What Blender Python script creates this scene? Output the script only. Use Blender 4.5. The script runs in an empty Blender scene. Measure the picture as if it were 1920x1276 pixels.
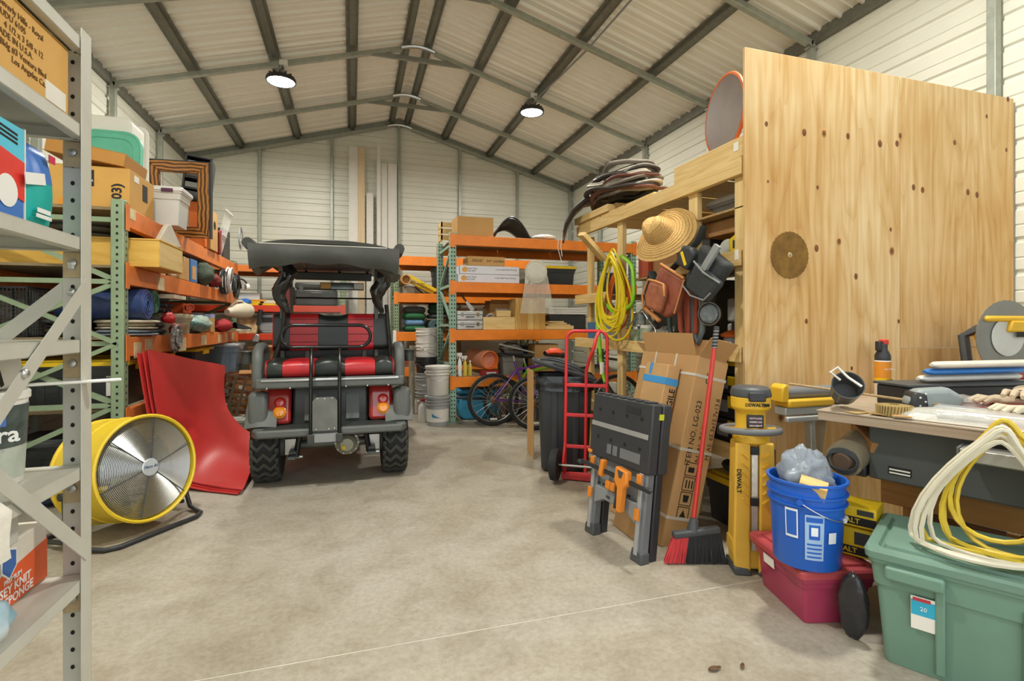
import bpy, math, random
from mathutils import Matrix, Vector, Euler
random.seed(7)
S = bpy.context.scene
C = S.collection
# ---------------------------------------------------------------- camera, world, exposure
CAM_H = 1.25
YAW = math.atan(300 / 970)
cd = bpy.data.cameras.new('camera'); cam = bpy.data.objects.new('camera', cd); C.objects.link(cam)
cd.sensor_width = 36; cd.lens = 36 * 970 / 1920; cd.shift_y = -30 / 1920
cd.clip_start = 0.05; cd.clip_end = 200
cam.location = (0, 0, CAM_H); cam.rotation_euler = (math.pi / 2, 0, -YAW)
S.camera = cam
S.view_settings.view_transform = 'Standard'; S.view_settings.look = 'None'
S.view_settings.gamma = 1; S.view_settings.use_curve_mapping = False
S.view_settings.exposure = 0.3
S.cycles.max_bounces = 8; S.cycles.diffuse_bounces = 5; S.cycles.glossy_bounces = 3
S.cycles.transmission_bounces = 4; S.cycles.transparent_max_bounces = 8
S.cycles.caustics_reflective = False; S.cycles.caustics_refractive = False
S.cycles.use_denoising = True
try: S.cycles.sample_clamp_indirect = 4
except Exception: pass
w = bpy.data.worlds.new('overcast_sky'); S.world = w; w.use_nodes = True
w.node_tree.nodes['Background'].inputs[0].default_value = (0.93, 0.97, 1.0, 1)
w.node_tree.nodes['Background'].inputs[1].default_value = 1.6
LAMP_W = 75

# ---------------------------------------------------------------- helpers
PI = math.pi; R = math.radians
def P(x, y, X=None, Y=None, Z=None):
    u = (x - 960) / 970; v = (608 - y) / 970
    c, s = math.cos(YAW), math.sin(YAW)
    dx = u * c + s; dy = c - u * s
    t = X / dx if X is not None else (Y / dy if Y is not None else (Z - CAM_H) / v)
    return Vector((t * dx, t * dy, CAM_H + t * v))
def lin(h):
    h = h.lstrip('#'); o = []
    for i in (0, 2, 4):
        a = int(h[i:i + 2], 16) / 255
        o.append(a / 12.92 if a <= .04045 else ((a + .055) / 1.055) ** 2.4)
    return (*o, 1)
MATS = {}
def mat(name, col='808080', rough=.55, metal=0, var=.10, scale=6, bump=0, bscale=None, col2=None, emit=0, alpha=1, trans=0, coat=0, stretch=None, fine=0):
    if name in MATS: return MATS[name]
    m = bpy.data.materials.new(name); m.use_nodes = True; MATS[name] = m
    nt = m.node_tree; N = nt.nodes; L = nt.links; b = N['Principled BSDF']
    b.inputs['Roughness'].default_value = rough; b.inputs['Metallic'].default_value = metal
    c1 = lin(col); b.inputs['Base Color'].default_value = c1
    tc = N.new('ShaderNodeTexCoord'); src = tc.outputs['Object']
    if stretch:
        mp = N.new('ShaderNodeMapping'); mp.inputs['Scale'].default_value = stretch; L.new(src, mp.inputs[0]); src = mp.outputs[0]
    if var or col2:
        n = N.new('ShaderNodeTexNoise'); n.inputs['Scale'].default_value = scale; n.inputs['Detail'].default_value = 6; n.inputs['Roughness'].default_value = .6
        L.new(src, n.inputs['Vector'])
        r = N.new('ShaderNodeValToRGB'); L.new(n.outputs['Fac'], r.inputs[0])
        r.color_ramp.elements[0].position = .3; r.color_ramp.elements[1].position = .7
        if col2: ca, cb = c1, lin(col2)
        else:
            ca = tuple(min(1, v * (1 - var)) for v in c1[:3]) + (1,); cb = tuple(min(1, v * (1 + var)) for v in c1[:3]) + (1,)
        r.color_ramp.elements[0].color = ca; r.color_ramp.elements[1].color = cb
        L.new(r.outputs[0], b.inputs['Base Color'])
    if bump:
        n2 = N.new('ShaderNodeTexNoise'); n2.inputs['Scale'].default_value = bscale or scale * 6; n2.inputs['Detail'].default_value = 4
        L.new(src, n2.inputs['Vector']); bp = N.new('ShaderNodeBump'); bp.inputs['Strength'].default_value = bump; bp.inputs['Distance'].default_value = .01
        L.new(n2.outputs['Fac'], bp.inputs['Height']); L.new(bp.outputs[0], b.inputs['Normal'])
    if emit:
        b.inputs['Emission Color'].default_value = c1; b.inputs['Emission Strength'].default_value = emit
    if alpha < 1: b.inputs['Alpha'].default_value = alpha
    if trans: b.inputs['Transmission Weight'].default_value = trans
    if coat: b.inputs['Coat Weight'].default_value = coat; b.inputs['Coat Roughness'].default_value = .1
    return m
def wood(name, c1, c2, rough=.6, stretch=(1, 1, .08), scale=14, dist=3.0, knots=0, ringscale=None):
    """grain along local z unless stretch says otherwise"""
    if name in MATS: return MATS[name]
    m = bpy.data.materials.new(name); m.use_nodes = True; MATS[name] = m
    nt = m.node_tree; N = nt.nodes; L = nt.links; b = N['Principled BSDF']; b.inputs['Roughness'].default_value = rough
    tc = N.new('ShaderNodeTexCoord'); mp = N.new('ShaderNodeMapping'); mp.inputs['Scale'].default_value = stretch
    L.new(tc.outputs['Object'], mp.inputs[0])
    n = N.new('ShaderNodeTexNoise'); n.inputs['Scale'].default_value = scale; n.inputs['Detail'].default_value = 8; n.inputs['Distortion'].default_value = dist
    L.new(mp.outputs[0], n.inputs['Vector'])
    n3 = N.new('ShaderNodeTexNoise'); n3.inputs['Scale'].default_value = scale * .22; n3.inputs['Detail'].default_value = 3
    L.new(mp.outputs[0], n3.inputs['Vector'])
    mx = N.new('ShaderNodeMath'); mx.operation = 'MULTIPLY_ADD'; L.new(n.outputs['Fac'], mx.inputs[0]); mx.inputs[1].default_value = .6
    mm = N.new('ShaderNodeMath'); mm.operation = 'MULTIPLY'; L.new(n3.outputs['Fac'], mm.inputs[0]); mm.inputs[1].default_value = .4
    L.new(mm.outputs[0], mx.inputs[2])
    r = N.new('ShaderNodeValToRGB'); L.new(mx.outputs[0], r.inputs[0])
    r.color_ramp.elements[0].position = .36; r.color_ramp.elements[1].position = .60
    r.color_ramp.elements[0].color = lin(c2); r.color_ramp.elements[1].color = lin(c1)
    L.new(r.outputs[0], b.inputs['Base Color'])
    return m
class G:
    """collects shapes of one mesh"""
    def __init__(self): self.v = []; self.f = []; self.mi = []; self.m = 0; self.T = Matrix()
    def at(self, loc=(0, 0, 0), rot=(0, 0, 0)): self.T = Matrix.Translation(loc) @ Euler([R(a) for a in rot]).to_matrix().to_4x4(); return self
    def add(self, vs, fs):
        o = len(self.v); T = self.T
        self.v += [tuple(T @ Vector(p)) for p in vs]
        self.f += [tuple(o + i for i in f) for f in fs]; self.mi += [self.m] * len(fs); return self
    def box(self, x0, x1, y0, y1, z0, z1):
        return self.add([(x0, y0, z0), (x1, y0, z0), (x1, y1, z0), (x0, y1, z0), (x0, y0, z1), (x1, y0, z1), (x1, y1, z1), (x0, y1, z1)],
                        [(0, 3, 2, 1), (4, 5, 6, 7), (0, 1, 5, 4), (1, 2, 6, 5), (2, 3, 7, 6), (3, 0, 4, 7)])
    def cb(self, c, s): return self.box(c[0] - s[0] / 2, c[0] + s[0] / 2, c[1] - s[1] / 2, c[1] + s[1] / 2, c[2] - s[2] / 2, c[2] + s[2] / 2)
    def bar(self, p, q, w, h, up=(0, 0, 1)):
        p, q = Vector(p), Vector(q); d = (q - p).normalized(); u = Vector(up)
        if abs(d.dot(u)) > .98: u = Vector((0, 1, 0))
        s = d.cross(u).normalized(); u = s.cross(d)
        a = s * w / 2; b = u * h / 2
        return self.add([p - a - b, p + a - b, p + a + b, p - a + b, q - a - b, q + a - b, q + a + b, q - a + b],
                        [(0, 1, 2, 3), (4, 7, 6, 5), (0, 4, 5, 1), (1, 5, 6, 2), (2, 6, 7, 3), (3, 7, 4, 0)])
    def cyl(self, p, q, r, r2=None, n=16, cap=True):
        r2 = r if r2 is None else r2
        p, q = Vector(p), Vector(q); d = (q - p).normalized()
        u = Vector((0, 0, 1)) if abs(d.z) < .9 else Vector((1, 0, 0)); a = d.cross(u).normalized(); b = a.cross(d)
        vs = []
        for c, rr in ((p, r), (q, r2)):
            for i in range(n): t = 2 * PI * i / n; vs.append(c + (a * math.cos(t) + b * math.sin(t)) * rr)
        fs = [(i, i + n, (i + 1) % n + n, (i + 1) % n) for i in range(n)]
        if cap: fs += [tuple(range(n)), tuple(range(2 * n - 1, n - 1, -1))]
        return self.add(vs, fs)
    def tube(self, pts, r, n=8, closed=False, flat=1, cap=True):
        pts = [Vector(p) for p in pts]; k = len(pts); vs = []; ref = None
        for i, p in enumerate(pts):
            d = (pts[(i + 1) % k] - pts[i - 1]) if closed else (pts[min(i + 1, k - 1)] - pts[max(i - 1, 0)])
            if d.length < 1e-9: d = Vector((0, 0, 1))
            d.normalize()
            if ref is None: ref = Vector((0, 0, 1)) if abs(d.z) < .9 else Vector((1, 0, 0))
            a = d.cross(ref)
            if a.length < 1e-6: a = d.cross(Vector((1, 0, 0)))
            a.normalize(); b = a.cross(d); ref = b
            rr = r[i] if isinstance(r, (list, tuple)) else r
            for j in range(n): t = 2 * PI * j / n; vs.append(p + a * math.cos(t) * rr + b * math.sin(t) * rr * flat)
        fs = []
        for i in range(k if closed else k - 1):
            o, q = i * n, ((i + 1) % k) * n
            fs += [(o + j, q + j, q + (j + 1) % n, o + (j + 1) % n) for j in range(n)]
        if cap and not closed: fs += [tuple(range(n)), tuple(range(k * n - 1, (k - 1) * n - 1, -1))]
        return self.add(vs, fs)
    def lathe(self, prof, n=24, sx=1, sy=1):
        k = len(prof); vs = []
        for r, z in prof:
            for i in range(n): t = 2 * PI * i / n; vs.append((r * math.cos(t) * sx, r * math.sin(t) * sy, z))
        fs = []
        for j in range(k - 1):
            fs += [(j * n + i, j * n + (i + 1) % n, (j + 1) * n + (i + 1) % n, (j + 1) * n + i) for i in range(n)]
        if prof[0][0] > 1e-5: fs.append(tuple(range(n - 1, -1, -1)))
        if prof[-1][0] > 1e-5: fs.append(tuple(range((k - 1) * n, k * n)))
        return self.add(vs, fs)
    def prism(self, poly, d0, d1, ax='y'):
        """poly in the two other axes; extruded along ax"""
        n = len(poly)
        mk = {'y': lambda a, b, d: (a, d, b), 'x': lambda a, b, d: (d, a, b), 'z': lambda a, b, d: (a, b, d)}[ax]
        vs = [mk(a, b, d0) for a, b in poly] + [mk(a, b, d1) for a, b in poly]
        fs = [tuple(range(n)), tuple(range(2 * n - 1, n - 1, -1))] + [(i, i + n, (i + 1) % n + n, (i + 1) % n) for i in range(n)]
        return self.add(vs, fs)
    def grid(self, fn, nu, nv, cu=False, cv=False):
        vs = [fn(i / (nu if cu else nu - 1), j / (nv if cv else nv - 1)) for i in range(nu) for j in range(nv)]
        fs = []
        for i in range(nu if cu else nu - 1):
            for j in range(nv if cv else nv - 1):
                a, b = i, (i + 1) % nu; c_, d = j, (j + 1) % nv
                fs.append((a * nv + c_, b * nv + c_, b * nv + d, a * nv + d))
        return self.add(vs, fs)
    def sph(self, c, rx, ry=None, rz=None, nu=16, nv=10, lo=0, hi=1):
        ry = rx if ry is None else ry; rz = rx if rz is None else rz
        def fn(a, b):
            t = 2 * PI * a; p = -PI / 2 + PI * (lo + (hi - lo) * b)
            return (c[0] + rx * math.cos(t) * math.cos(p), c[1] + ry * math.sin(t) * math.cos(p), c[2] + rz * math.sin(p))
        return self.grid(fn, nu, nv, cu=True)
    def slab(self, fn, nu, nv, th):
        """a closed sheet of thickness th: fn(u,v) top, copy shifted down along averaged z"""
        top = [Vector(fn(i / (nu - 1), j / (nv - 1))) for i in range(nu) for j in range(nv)]
        nrm = []
        for i in range(nu):
            for j in range(nv):
                a = top[min(i + 1, nu - 1) * nv + j] - top[max(i - 1, 0) * nv + j]; b = top[i * nv + min(j + 1, nv - 1)] - top[i * nv + max(j - 1, 0)]
                c = a.cross(b); nrm.append(c.normalized() if c.length > 1e-9 else Vector((0, 0, 1)))
        bot = [p - n_ * th for p, n_ in zip(top, nrm)]; k = nu * nv; fs = []
        for i in range(nu - 1):
            for j in range(nv - 1):
                q = (i * nv + j, (i + 1) * nv + j, (i + 1) * nv + j + 1, i * nv + j + 1); fs.append(q); fs.append(tuple(k + x for x in reversed(q)))
        rim = [i * nv for i in range(nu)] + [(nu - 1) * nv + j for j in range(1, nv)] + [i * nv + nv - 1 for i in range(nu - 2, -1, -1)] + [j for j in range(nv - 2, 0, -1)]
        for a, b in zip(rim, rim[1:] + rim[:1]): fs.append((a, k + a, k + b, b))
        return self.add(top + bot, fs)
def build(name, g, m, parent=None, smooth=35, bevel=0, seg=2, label=None, kind=None, loc=None, rot=None):
    me = bpy.data.meshes.new(name); me.from_pydata(g.v, [], g.f)
    for x in (m if isinstance(m, (list, tuple)) else [m]): me.materials.append(x)
    if any(g.mi): me.polygons.foreach_set('material_index', g.mi)
    if smooth is not None:
        me.polygons.foreach_set('use_smooth', [True] * len(me.polygons)); me.set_sharp_from_angle(angle=R(smooth))
    me.update()
    o = bpy.data.objects.new(name, me); C.objects.link(o)
    if parent is not None: o.parent = parent
    if loc: o.location = loc
    if rot: o.rotation_euler = [R(a) for a in rot]
    if bevel:
        b = o.modifiers.new('bevel', 'BEVEL'); b.width = bevel; b.segments = seg; b.limit_method = 'ANGLE'; b.angle_limit = R(40); b.harden_normals = False
    if label: o['label'] = label
    if kind: o['kind'] = kind
    return o
def tag(o, label, cat, group=None):
    o['label'] = label; o['category'] = cat
    if group: o['group'] = group
    return o
def thing(name, label, cat, loc=(0, 0, 0), rz=0, group=None, rot=None):
    o = bpy.data.objects.new(name, None); C.objects.link(o); o.empty_display_size = .05
    o.location = loc; o.rotation_euler = (0, 0, R(rz)) if rot is None else [R(a) for a in rot]
    return tag(o, label, cat, group)
def one(name, label, cat, g, m, loc=(0, 0, 0), rz=0, group=None, rot=None, **k):
    o = build(name, g, m, **k); o.location = loc; o.rotation_euler = (0, 0, R(rz)) if rot is None else [R(a) for a in rot]
    return tag(o, label, cat, group)
def dup(o, loc=None, rz=None, label=None, parent=None, rot=None):
    r = o.copy(); C.objects.link(r); r.parent = parent
    if loc is not None: r.location = loc
    if rz is not None: r.rotation_euler = (0, 0, R(rz))
    if rot is not None: r.rotation_euler = [R(a) for a in rot]
    if label: r['label'] = label
    for ch in list(o.children): dup(ch, parent=r)
    return r
TXT = {}
FACE = {'front': (90, 0, 0), 'right': (90, 0, 90), 'left': (90, 0, -90), 'top': (0, 0, 0), 'back': (90, 0, 180)}
def text(s, size, m, parent, loc, rot='front', name='lettering', bold=0, sx=1, align='CENTER', shear=0):
    key = (s, size, bold, sx, align, shear, m.name)
    if key not in TXT:
        cu = bpy.data.curves.new('lettering', 'FONT'); cu.body = s; cu.size = size; cu.align_x = align; cu.align_y = 'CENTER'
        cu.offset = bold * size; cu.extrude = .0004; cu.resolution_u = 2; cu.shear = shear
        t = bpy.data.objects.new('lettering', cu); C.objects.link(t); bpy.context.view_layer.update()
        me = bpy.data.meshes.new_from_object(t.evaluated_get(bpy.context.evaluated_depsgraph_get()))
        bpy.data.objects.remove(t); me.materials.clear(); me.materials.append(m)
        if sx != 1:
            for v in me.vertices: v.co.x *= sx
        TXT[key] = me
    o = bpy.data.objects.new(name, TXT[key]); C.objects.link(o); o.parent = parent; o.location = loc
    rot = FACE[rot] if isinstance(rot, str) else rot
    o.rotation_euler = [R(a) for a in rot]; return o
def arc(c, r, a0, a1, n, plane='xz', sx=1, sz=1):
    o = []
    for i in range(n):
        t = R(a0 + (a1 - a0) * i / (n - 1)); a, b = r * math.cos(t) * sx, r * math.sin(t) * sz
        o.append({'xz': (c[0] + a, c[1], c[2] + b), 'xy': (c[0] + a, c[1] + b, c[2]), 'yz': (c[0], c[1] + a, c[2] + b)}[plane])
    return o
def nz(x, y=0, z=0):
    from mathutils import noise
    return noise.noise(Vector((x, y, z)))
# ---------------------------------------------------------------- materials shared
CARD = mat('cardboard', 'c2975c', .8, var=.08, scale=3, bump=.05)
CARDD = mat('cardboard_inner', 'a5794a', .85, var=.1)
TAPE = mat('packing_tape', 'c9a874', .25, var=.05)
BLACKP = mat('black_plastic', '2d2f31', .45, var=.15, scale=4)
DARKP = mat('charcoal_plastic', '464a4c', .5, var=.12, scale=5)
GREYP = mat('grey_plastic', '8f9292', .5, var=.06)
WHITEP = mat('white_plastic', 'e6e5de', .4, var=.04)
YELP = mat('yellow_plastic', 'e8c11c', .42, var=.06)
STEEL = mat('bright_steel', 'c4c6c4', .28, .9, var=.05)
CHROME = mat('chrome', 'dcdcd8', .12, 1, var=0)
GALV = mat('galvanised_steel', '9aa09c', .42, .35, var=.14, scale=18)
ORANGE = mat('orange_rack_paint', 'ee8420', .45, var=.10, scale=9)
ORANGE2 = mat('worn_orange_rack_paint', 'e37e3a', .4, var=.14, scale=7)
REDB = mat('red_rack_paint', 'd2401f', .42, var=.1, scale=9)
GREENR = mat('green_rack_paint', '86997a', .5, var=.10, scale=10)
TEALR = mat('grey_green_rack_paint', '8fb09c', .5, var=.08, scale=10)
HOLE = mat('dark_hole', '14160f', .8, var=0)
PAPER = mat('paper_white', 'e9e6db', .7, var=.04)
INK = mat('black_ink', '1c1a18', .7, var=0)
WHITEI = mat('white_ink', 'f2f2ee', .6, var=0)
RUBBER = mat('black_rubber', '1f2020', .75, var=.2, scale=20)
LUMBER = wood('pine_lumber', 'e4c88a', 'cfa964', stretch=(1, .08, 1))
LUMBERZ = wood('pine_lumber_upright', 'e4c88a', 'cfa964', stretch=(1, 1, .08))
LUMBERX = wood('pine_lumber_cross', 'e2c484', 'cca660', stretch=(.08, 1, 1))
PLYBOX = wood('birch_plywood', 'ddb356', 'cf9f3e', stretch=(.2, .1, 1), scale=8)
CLEAR = mat('clear_film', 'e4e4dc', .15, alpha=.32, var=.1, scale=12, bump=.4, bscale=14)
MILK = mat('milky_plastic', 'e9e8e0', .35, alpha=.8, var=.03)
# ================================================================ the building
XL, XR, YB, YF = -2.71, 4.44, 10.1, -0.62
XM = (XL + XR) / 2; ZE = 4.12; ZR = 5.13
SL = (ZR - ZE) / (XR - XM)
def roofz(x): return ZR - SL * abs(x - XM)
def concrete():
    m = bpy.data.materials.new('concrete'); m.use_nodes = True; nt = m.node_tree; N = nt.nodes; L = nt.links; b = N['Principled BSDF']
    tc = N.new('ShaderNodeTexCoord')
    def nn(sc, det=6, rg=.6, dist=0):
        n = N.new('ShaderNodeTexNoise'); n.inputs['Scale'].default_value = sc; n.inputs['Detail'].default_value = det; n.inputs['Roughness'].default_value = rg; n.inputs['Distortion'].default_value = dist
        L.new(tc.outputs['Object'], n.inputs['Vector']); return n.outputs['Fac']
    def ramp(src, stops):
        r = N.new('ShaderNodeValToRGB'); L.new(src, r.inputs[0]); e = r.color_ramp.elements
        e[0].position, e[0].color = stops[0][0], lin(stops[0][1]); e[1].position, e[1].color = stops[-1][0], lin(stops[-1][1])
        for p, c in stops[1:-1]: k = e.new(p); k.color = lin(c)
        return r.outputs[0]
    a = ramp(nn(.45, 5, .6, .6), [(.32, 'a0957f'), (.5, 'aea798'), (.68, 'b8b4aa')])
    d = ramp(nn(3.2, 10, .72, .4), [(.3, 'b9ae98'), (.58, 'ffffff')])
    f = ramp(nn(38, 6, .7), [(.30, 'd2ccc0'), (.6, 'ffffff')])
    mx = N.new('ShaderNodeMix'); mx.data_type = 'RGBA'; mx.blend_type = 'MULTIPLY'; mx.inputs[0].default_value = .55; L.new(a, mx.inputs[6]); L.new(d, mx.inputs[7])
    my = N.new('ShaderNodeMix'); my.data_type = 'RGBA'; my.blend_type = 'MULTIPLY'; my.inputs[0].default_value = .6; L.new(mx.outputs[2], my.inputs[6]); L.new(f, my.inputs[7])
    L.new(my.outputs[2], b.inputs['Base Color'])
    rr = N.new('ShaderNodeMapRange'); L.new(nn(2.5), rr.inputs[0]); rr.inputs[3].default_value = .38; rr.inputs[4].default_value = .75; L.new(rr.outputs[0], b.inputs['Roughness'])
    bp = N.new('ShaderNodeBump'); bp.inputs['Strength'].default_value = .12; bp.inputs['Distance'].default_value = .01; L.new(nn(60), bp.inputs['Height']); L.new(bp.outputs[0], b.inputs['Normal'])
    return m
CONC = concrete()
JY = 1.92   # the sawn joint across the slab
jp = P(1390, 1092, Z=0); JY = jp.y
g = G(); g.box(XL - .1, XR + .1, JY + .004, YB + .1, -.15, 0); g.box(XL - .1, XR + .1, YF - .1, JY - .004, -.15, 0)
fl = build('floor', g, CONC, kind='structure', smooth=None)
g = G(); g.box(XL, XR, JY - .004, JY + .004, -.02, -.0015); build('control_joint', g, mat('joint_dust', 'c9c4b4', .9), fl)
g = G(); g.box(-14, 16, -22, YF - .1, -.17, -.03)
ap = build('ground', g, mat('outside_apron', 'b9b5aa', .85)); ap['kind'] = 'structure'
SIDE = mat('siding_paint', 'e0e0d2', .38, var=.03, scale=3)
ROOFM = mat('roof_sheet_inside', 'f0eee4', .4, 0, var=.03, scale=2)
def rib_profile(w, pitch=.2286, h=.017):
    """(s, depth) polyline across one 0.914 m sheet"""
    o = []; k = round(w / pitch)
    for i in range(k):
        s = i * pitch
        o += [(s, h), (s + .022, h), (s + .036, 0), (s + pitch * .46, 0), (s + pitch * .5, .008), (s + pitch * .54, 0), (s + pitch - .014, 0)]
    o.append((w, h)); return o
def sheet(u0, u1, w, f):
    """ribbed sheet: u along the ribs, s across; f(u, s, d) -> point"""
    g = G(); pr = rib_profile(w); n = len(pr)
    vs = [f(u, s, d) for u in (u0, u1) for s, d in pr]
    g.add(vs, [(i, i + 1, n + i + 1, n + i) for i in range(n - 1)]); return g
W = .9144
def struct(name, g, m, **k): return build(name, g, m, kind='structure', **k)
# side walls: ribs run along the building
for nm, X, sg in (('wall_right', XR, 1), ('wall_left', XL, -1)):
    g = G(); g.box(min(X + sg * .03, X + sg * .05), max(X + sg * .03, X + sg * .05), YF, YB + .05, 0, ZE + .05); root = struct(nm, g, GALV, smooth=None)
    k = 0; z = 0
    while z < ZE - .01:
        w_ = min(W, round((ZE - z) / .2286) * .2286)
        g = sheet(YF, YB, w_, lambda u, s, d, z=z, X=X, sg=sg: (X + sg * (.005 + d), u, z + s)); build('siding_panel', g, SIDE, root, smooth=20); z += W
# back wall
g = G(); g.prism([(XL, 0), (XR, 0), (XR, ZE + .09), (XM, ZR + .09), (XL, ZE + .09)], YB + .03, YB + .06); wb = struct('wall_back', g, GALV, smooth=None)
z = 0
while z < ZR:
    pr = rib_profile(W); g = G(); pts = []
    for s, d in pr:
        zz = min(z + s, ZR - .001)
        hw = (XR - XM) if zz < ZE else (ZR - zz) / SL
        pts.append((XM - hw, XM + hw, zz, YB + .005 + d))
    n = len(pts); g.add([(a, y, q) for a, b, q, y in pts] + [(b, y, q) for a, b, q, y in pts], [(i, n + i, n + i + 1, i + 1) for i in range(n - 1)])
    build('siding_panel', g, SIDE, wb, smooth=20); z += W
# front wall round the big door opening behind the camera
g = G(); g.box(XL, -2.1, YF - .06, YF, 0, ZE); g.box(3.8, XR, YF - .06, YF, 0, ZE)
g.prism([(XL, 3.75), (XR, 3.75), (XR, ZE), (XM, ZR), (XL, ZE)], YF - .06, YF); struct('wall_front', g, SIDE, smooth=None)
# roof
for nm, sg in (('ceiling', -1), ('ceiling', 1)):
    X0 = XM; X1 = XM + sg * (XR - XM)
    g = G(); n_ = 2
    g.prism([(X0, ZR + .06), (X1, roofz(X1) + .06), (X1, roofz(X1) + .08), (X0, ZR + .08)], YF - .2, YB + .1); root = struct(nm, g, GALV, smooth=None)
    y = YF - .2
    while y < YB + .05:
        g = sheet(0, 1, W, lambda u, s, d, y=y, X0=X0, X1=X1: (X0 + (X1 - X0) * u, y + s, roofz(X0 + (X1 - X0) * u) + .058 - d * 1.8))
        build('roof_panel', g, ROOFM, root, smooth=20); y += W
# hat-channel purlins along the roof, tied to a frame of square tube
PURL = mat('purlin_steel', '75766c', .45, .35, var=.18, scale=16)
TUBE = mat('frame_tube_steel', 'a3a89c', .4, .3, var=.14, scale=14)
fr = thing('roof_frame', 'galvanised square tube rafters and posts carrying the roof and the walls', 'building frame')
del fr['category']; del fr['label']; fr['kind'] = 'structure'
fr.name = 'trim_1'
def purlin(x, wd=.075):
    z = roofz(x) + .028; g = G(); a = math.atan(SL) * (1 if x < XM else -1)
    g.at((x, 0, z), (0, -math.degrees(a), 0))
    g.prism([(-wd, 0), (-wd, -.006), (-wd * .55, -.006), (-wd * .42, -.048), (wd * .42, -.048), (wd * .55, -.006), (wd, -.006), (wd, 0), (wd * .5, 0), (wd * .38, -.042), (-wd * .38, -.042), (-wd * .5, 0)], YF, YB)
    return build('purlin', g, PURL, fr, smooth=None)
g = G(); g.prism([(XL, ZE - .03), (XM, ZR - .03), (XR, ZE - .03), (XR, ZE + .08), (XM, ZR + .08), (XL, ZE + .08)], YB - .015, YB); build('gable_trim', g, TUBE, fr, smooth=None)
for x in (-1.86, -.94, 0, .72, 1.01, 1.73, 2.63, 3.58): purlin(x, .06 if .6 < x < 1.1 else .075)
FY = [-.58, .97, 2.52, 4.06, 5.6, 7.14, 8.69, 10.04]
T = .032
for i, y in enumerate(FY):
    for sg in (-1, 1):
        X1 = XM + sg * (XR - XM - .05); zt = ZE - .05
        g = G(); off = -.085
        g.bar((XM + sg * .22, y, roofz(XM + .22) + off), (X1, y, roofz(X1) + off), .06, .06, up=(0, 0, 1)); build('rafter', g, TUBE, fr, bevel=.006)
        g = G(); g.bar((X1, y, 0), (X1, y, roofz(X1) + off + .03), .06, .06); build('post', g, TUBE, fr, bevel=.006)
        g = G(); g.box(X1 - .05, X1 + .05, y - .034, y + .034, roofz(X1) + off - .05, roofz(X1) + off - .035); build('clip', g, STEEL, fr)
    # bent ridge piece and brace
    g = G(); zc = roofz(XM + .22) + off
    g.tube([(XM + t, y, zc + .05 - .05 * (abs(t) / .24) ** 2 + .012) for t in [-.24 + .48 * k / 10 for k in range(11)]], .03, n=8); build('ridge_bend', g, STEEL, fr)
    if i < len(FY) - 1:
        g = G(); zb = roofz(XM + .62) + off - .045
        g.prism([(XM - .62, zb + .01), (XM + .62, zb + .01), (XM + .60, zb + .07), (XM - .60, zb + .07)], y - .02, y + .02); build('peak_brace', g, mat('brace_steel', '8e9088', .4, .4, var=.1), fr, bevel=.004)
# gable posts of the back wall
for px in (487, 622, 748, 862, 970):
    p = P(px, 400, Y=YB - .05); g = G(); g.bar((p.x, YB - .05, 0), (p.x, YB - .05, roofz(p.x) - .1), .05, .06); build('post', g, TUBE, fr, bevel=.005)
# eave girt strips
for X in (XL + .02, XR - .02):
    g = G(); g.box(X - .02, X + .02, YF, YB, ZE - .075, ZE - .03); build('eave_angle', g, PURL, fr)
    sg = 1 if X > 0 else -1; g = G(); g.box(X - .02 + sg * .02, X + .02 + sg * .02, YF, YB, ZE - .06, ZE + .10); build('eave_closure', g, PURL, fr)
# conduit, boxes on the frame
g = G(); g.tube([(2.72, 5.0, roofz(2.7) - .05), (2.70, 5.7, roofz(2.7) - .06), (2.66, 6.5, roofz(2.66) - .05), (2.58, 7.05, roofz(2.6) - .09), (2.45, 7.12, roofz(2.45) - .12)], .012, n=6); build('conduit', g, GREYP, fr)
g = G(); g.tube([(2.70, 2.0, roofz(2.7) - .05), (2.74, 3.4, roofz(2.7) - .05), (2.72, 5.0, roofz(2.7) - .05)], .012, n=6); build('conduit', g, GREYP, fr)

# ---- round high-bay lamps hung from the rafters
LENS = mat('lamp_lens', 'fffdf2', .5, emit=55, var=0)
LENS2 = mat('lamp_lens_dim', 'fffdf4', .5, emit=4.5, var=0)
def highbay(x, y, z, label, on, watts):
    t = thing('high_bay_lamp', label, 'lamp', (x, y, z), group='round high-bay lamps')
    g = G(); g.lathe([(.001, .10), (.05, .10), (.055, .06), (.10, .05), (.17, .045), (.178, .03), (.178, -.004), (.165, -.008), (.155, .004), (.001, .004)], 32); build('housing', g, BLACKP, t)
    g = G(); g.lathe([(.001, .0035), (.154, .0035), (.154, -.003), (.001, -.005)], 32); build('lens', g, LENS if on else LENS2, t)
    g = G()
    for k in range(12):
        a = 2 * PI * k / 12; g.at((0, 0, 0), (0, 0, math.degrees(a))); g.box(.05, .15, -.004, .004, .045, .085)
    build('cooling_fins', g, BLACKP, t)
    zt = roofz(x) - .10 - z
    g = G(); g.tube([(0, 0, .10), (0, 0, .16)], .006, n=6); g.tube(arc((0, 0, .185), .025, -90, 200, 10), .005, n=6); g.tube([(0, .0, .2), (.03, 0, zt * .7), (.01, 0, zt)], .007, n=6); build('hanging_hook', g, DARKP, t)
    g = G(); g.cb((.03, 0, zt + .01), (.1, .06, .07)); build('junction_box', g, WHITEP, t, bevel=.008)
    ld = bpy.data.lights.new('lamp_light', 'AREA'); ld.shape = 'DISK'; ld.size = .3; ld.energy = watts; ld.color = (1, .97, .9)
    lo = bpy.data.objects.new('lamp_light', ld); C.objects.link(lo); lo.parent = t; lo.location = (0, 0, -.012)
p1 = P(527, 153, Y=7.1); p2 = P(997, 211, Y=7.1)
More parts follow.
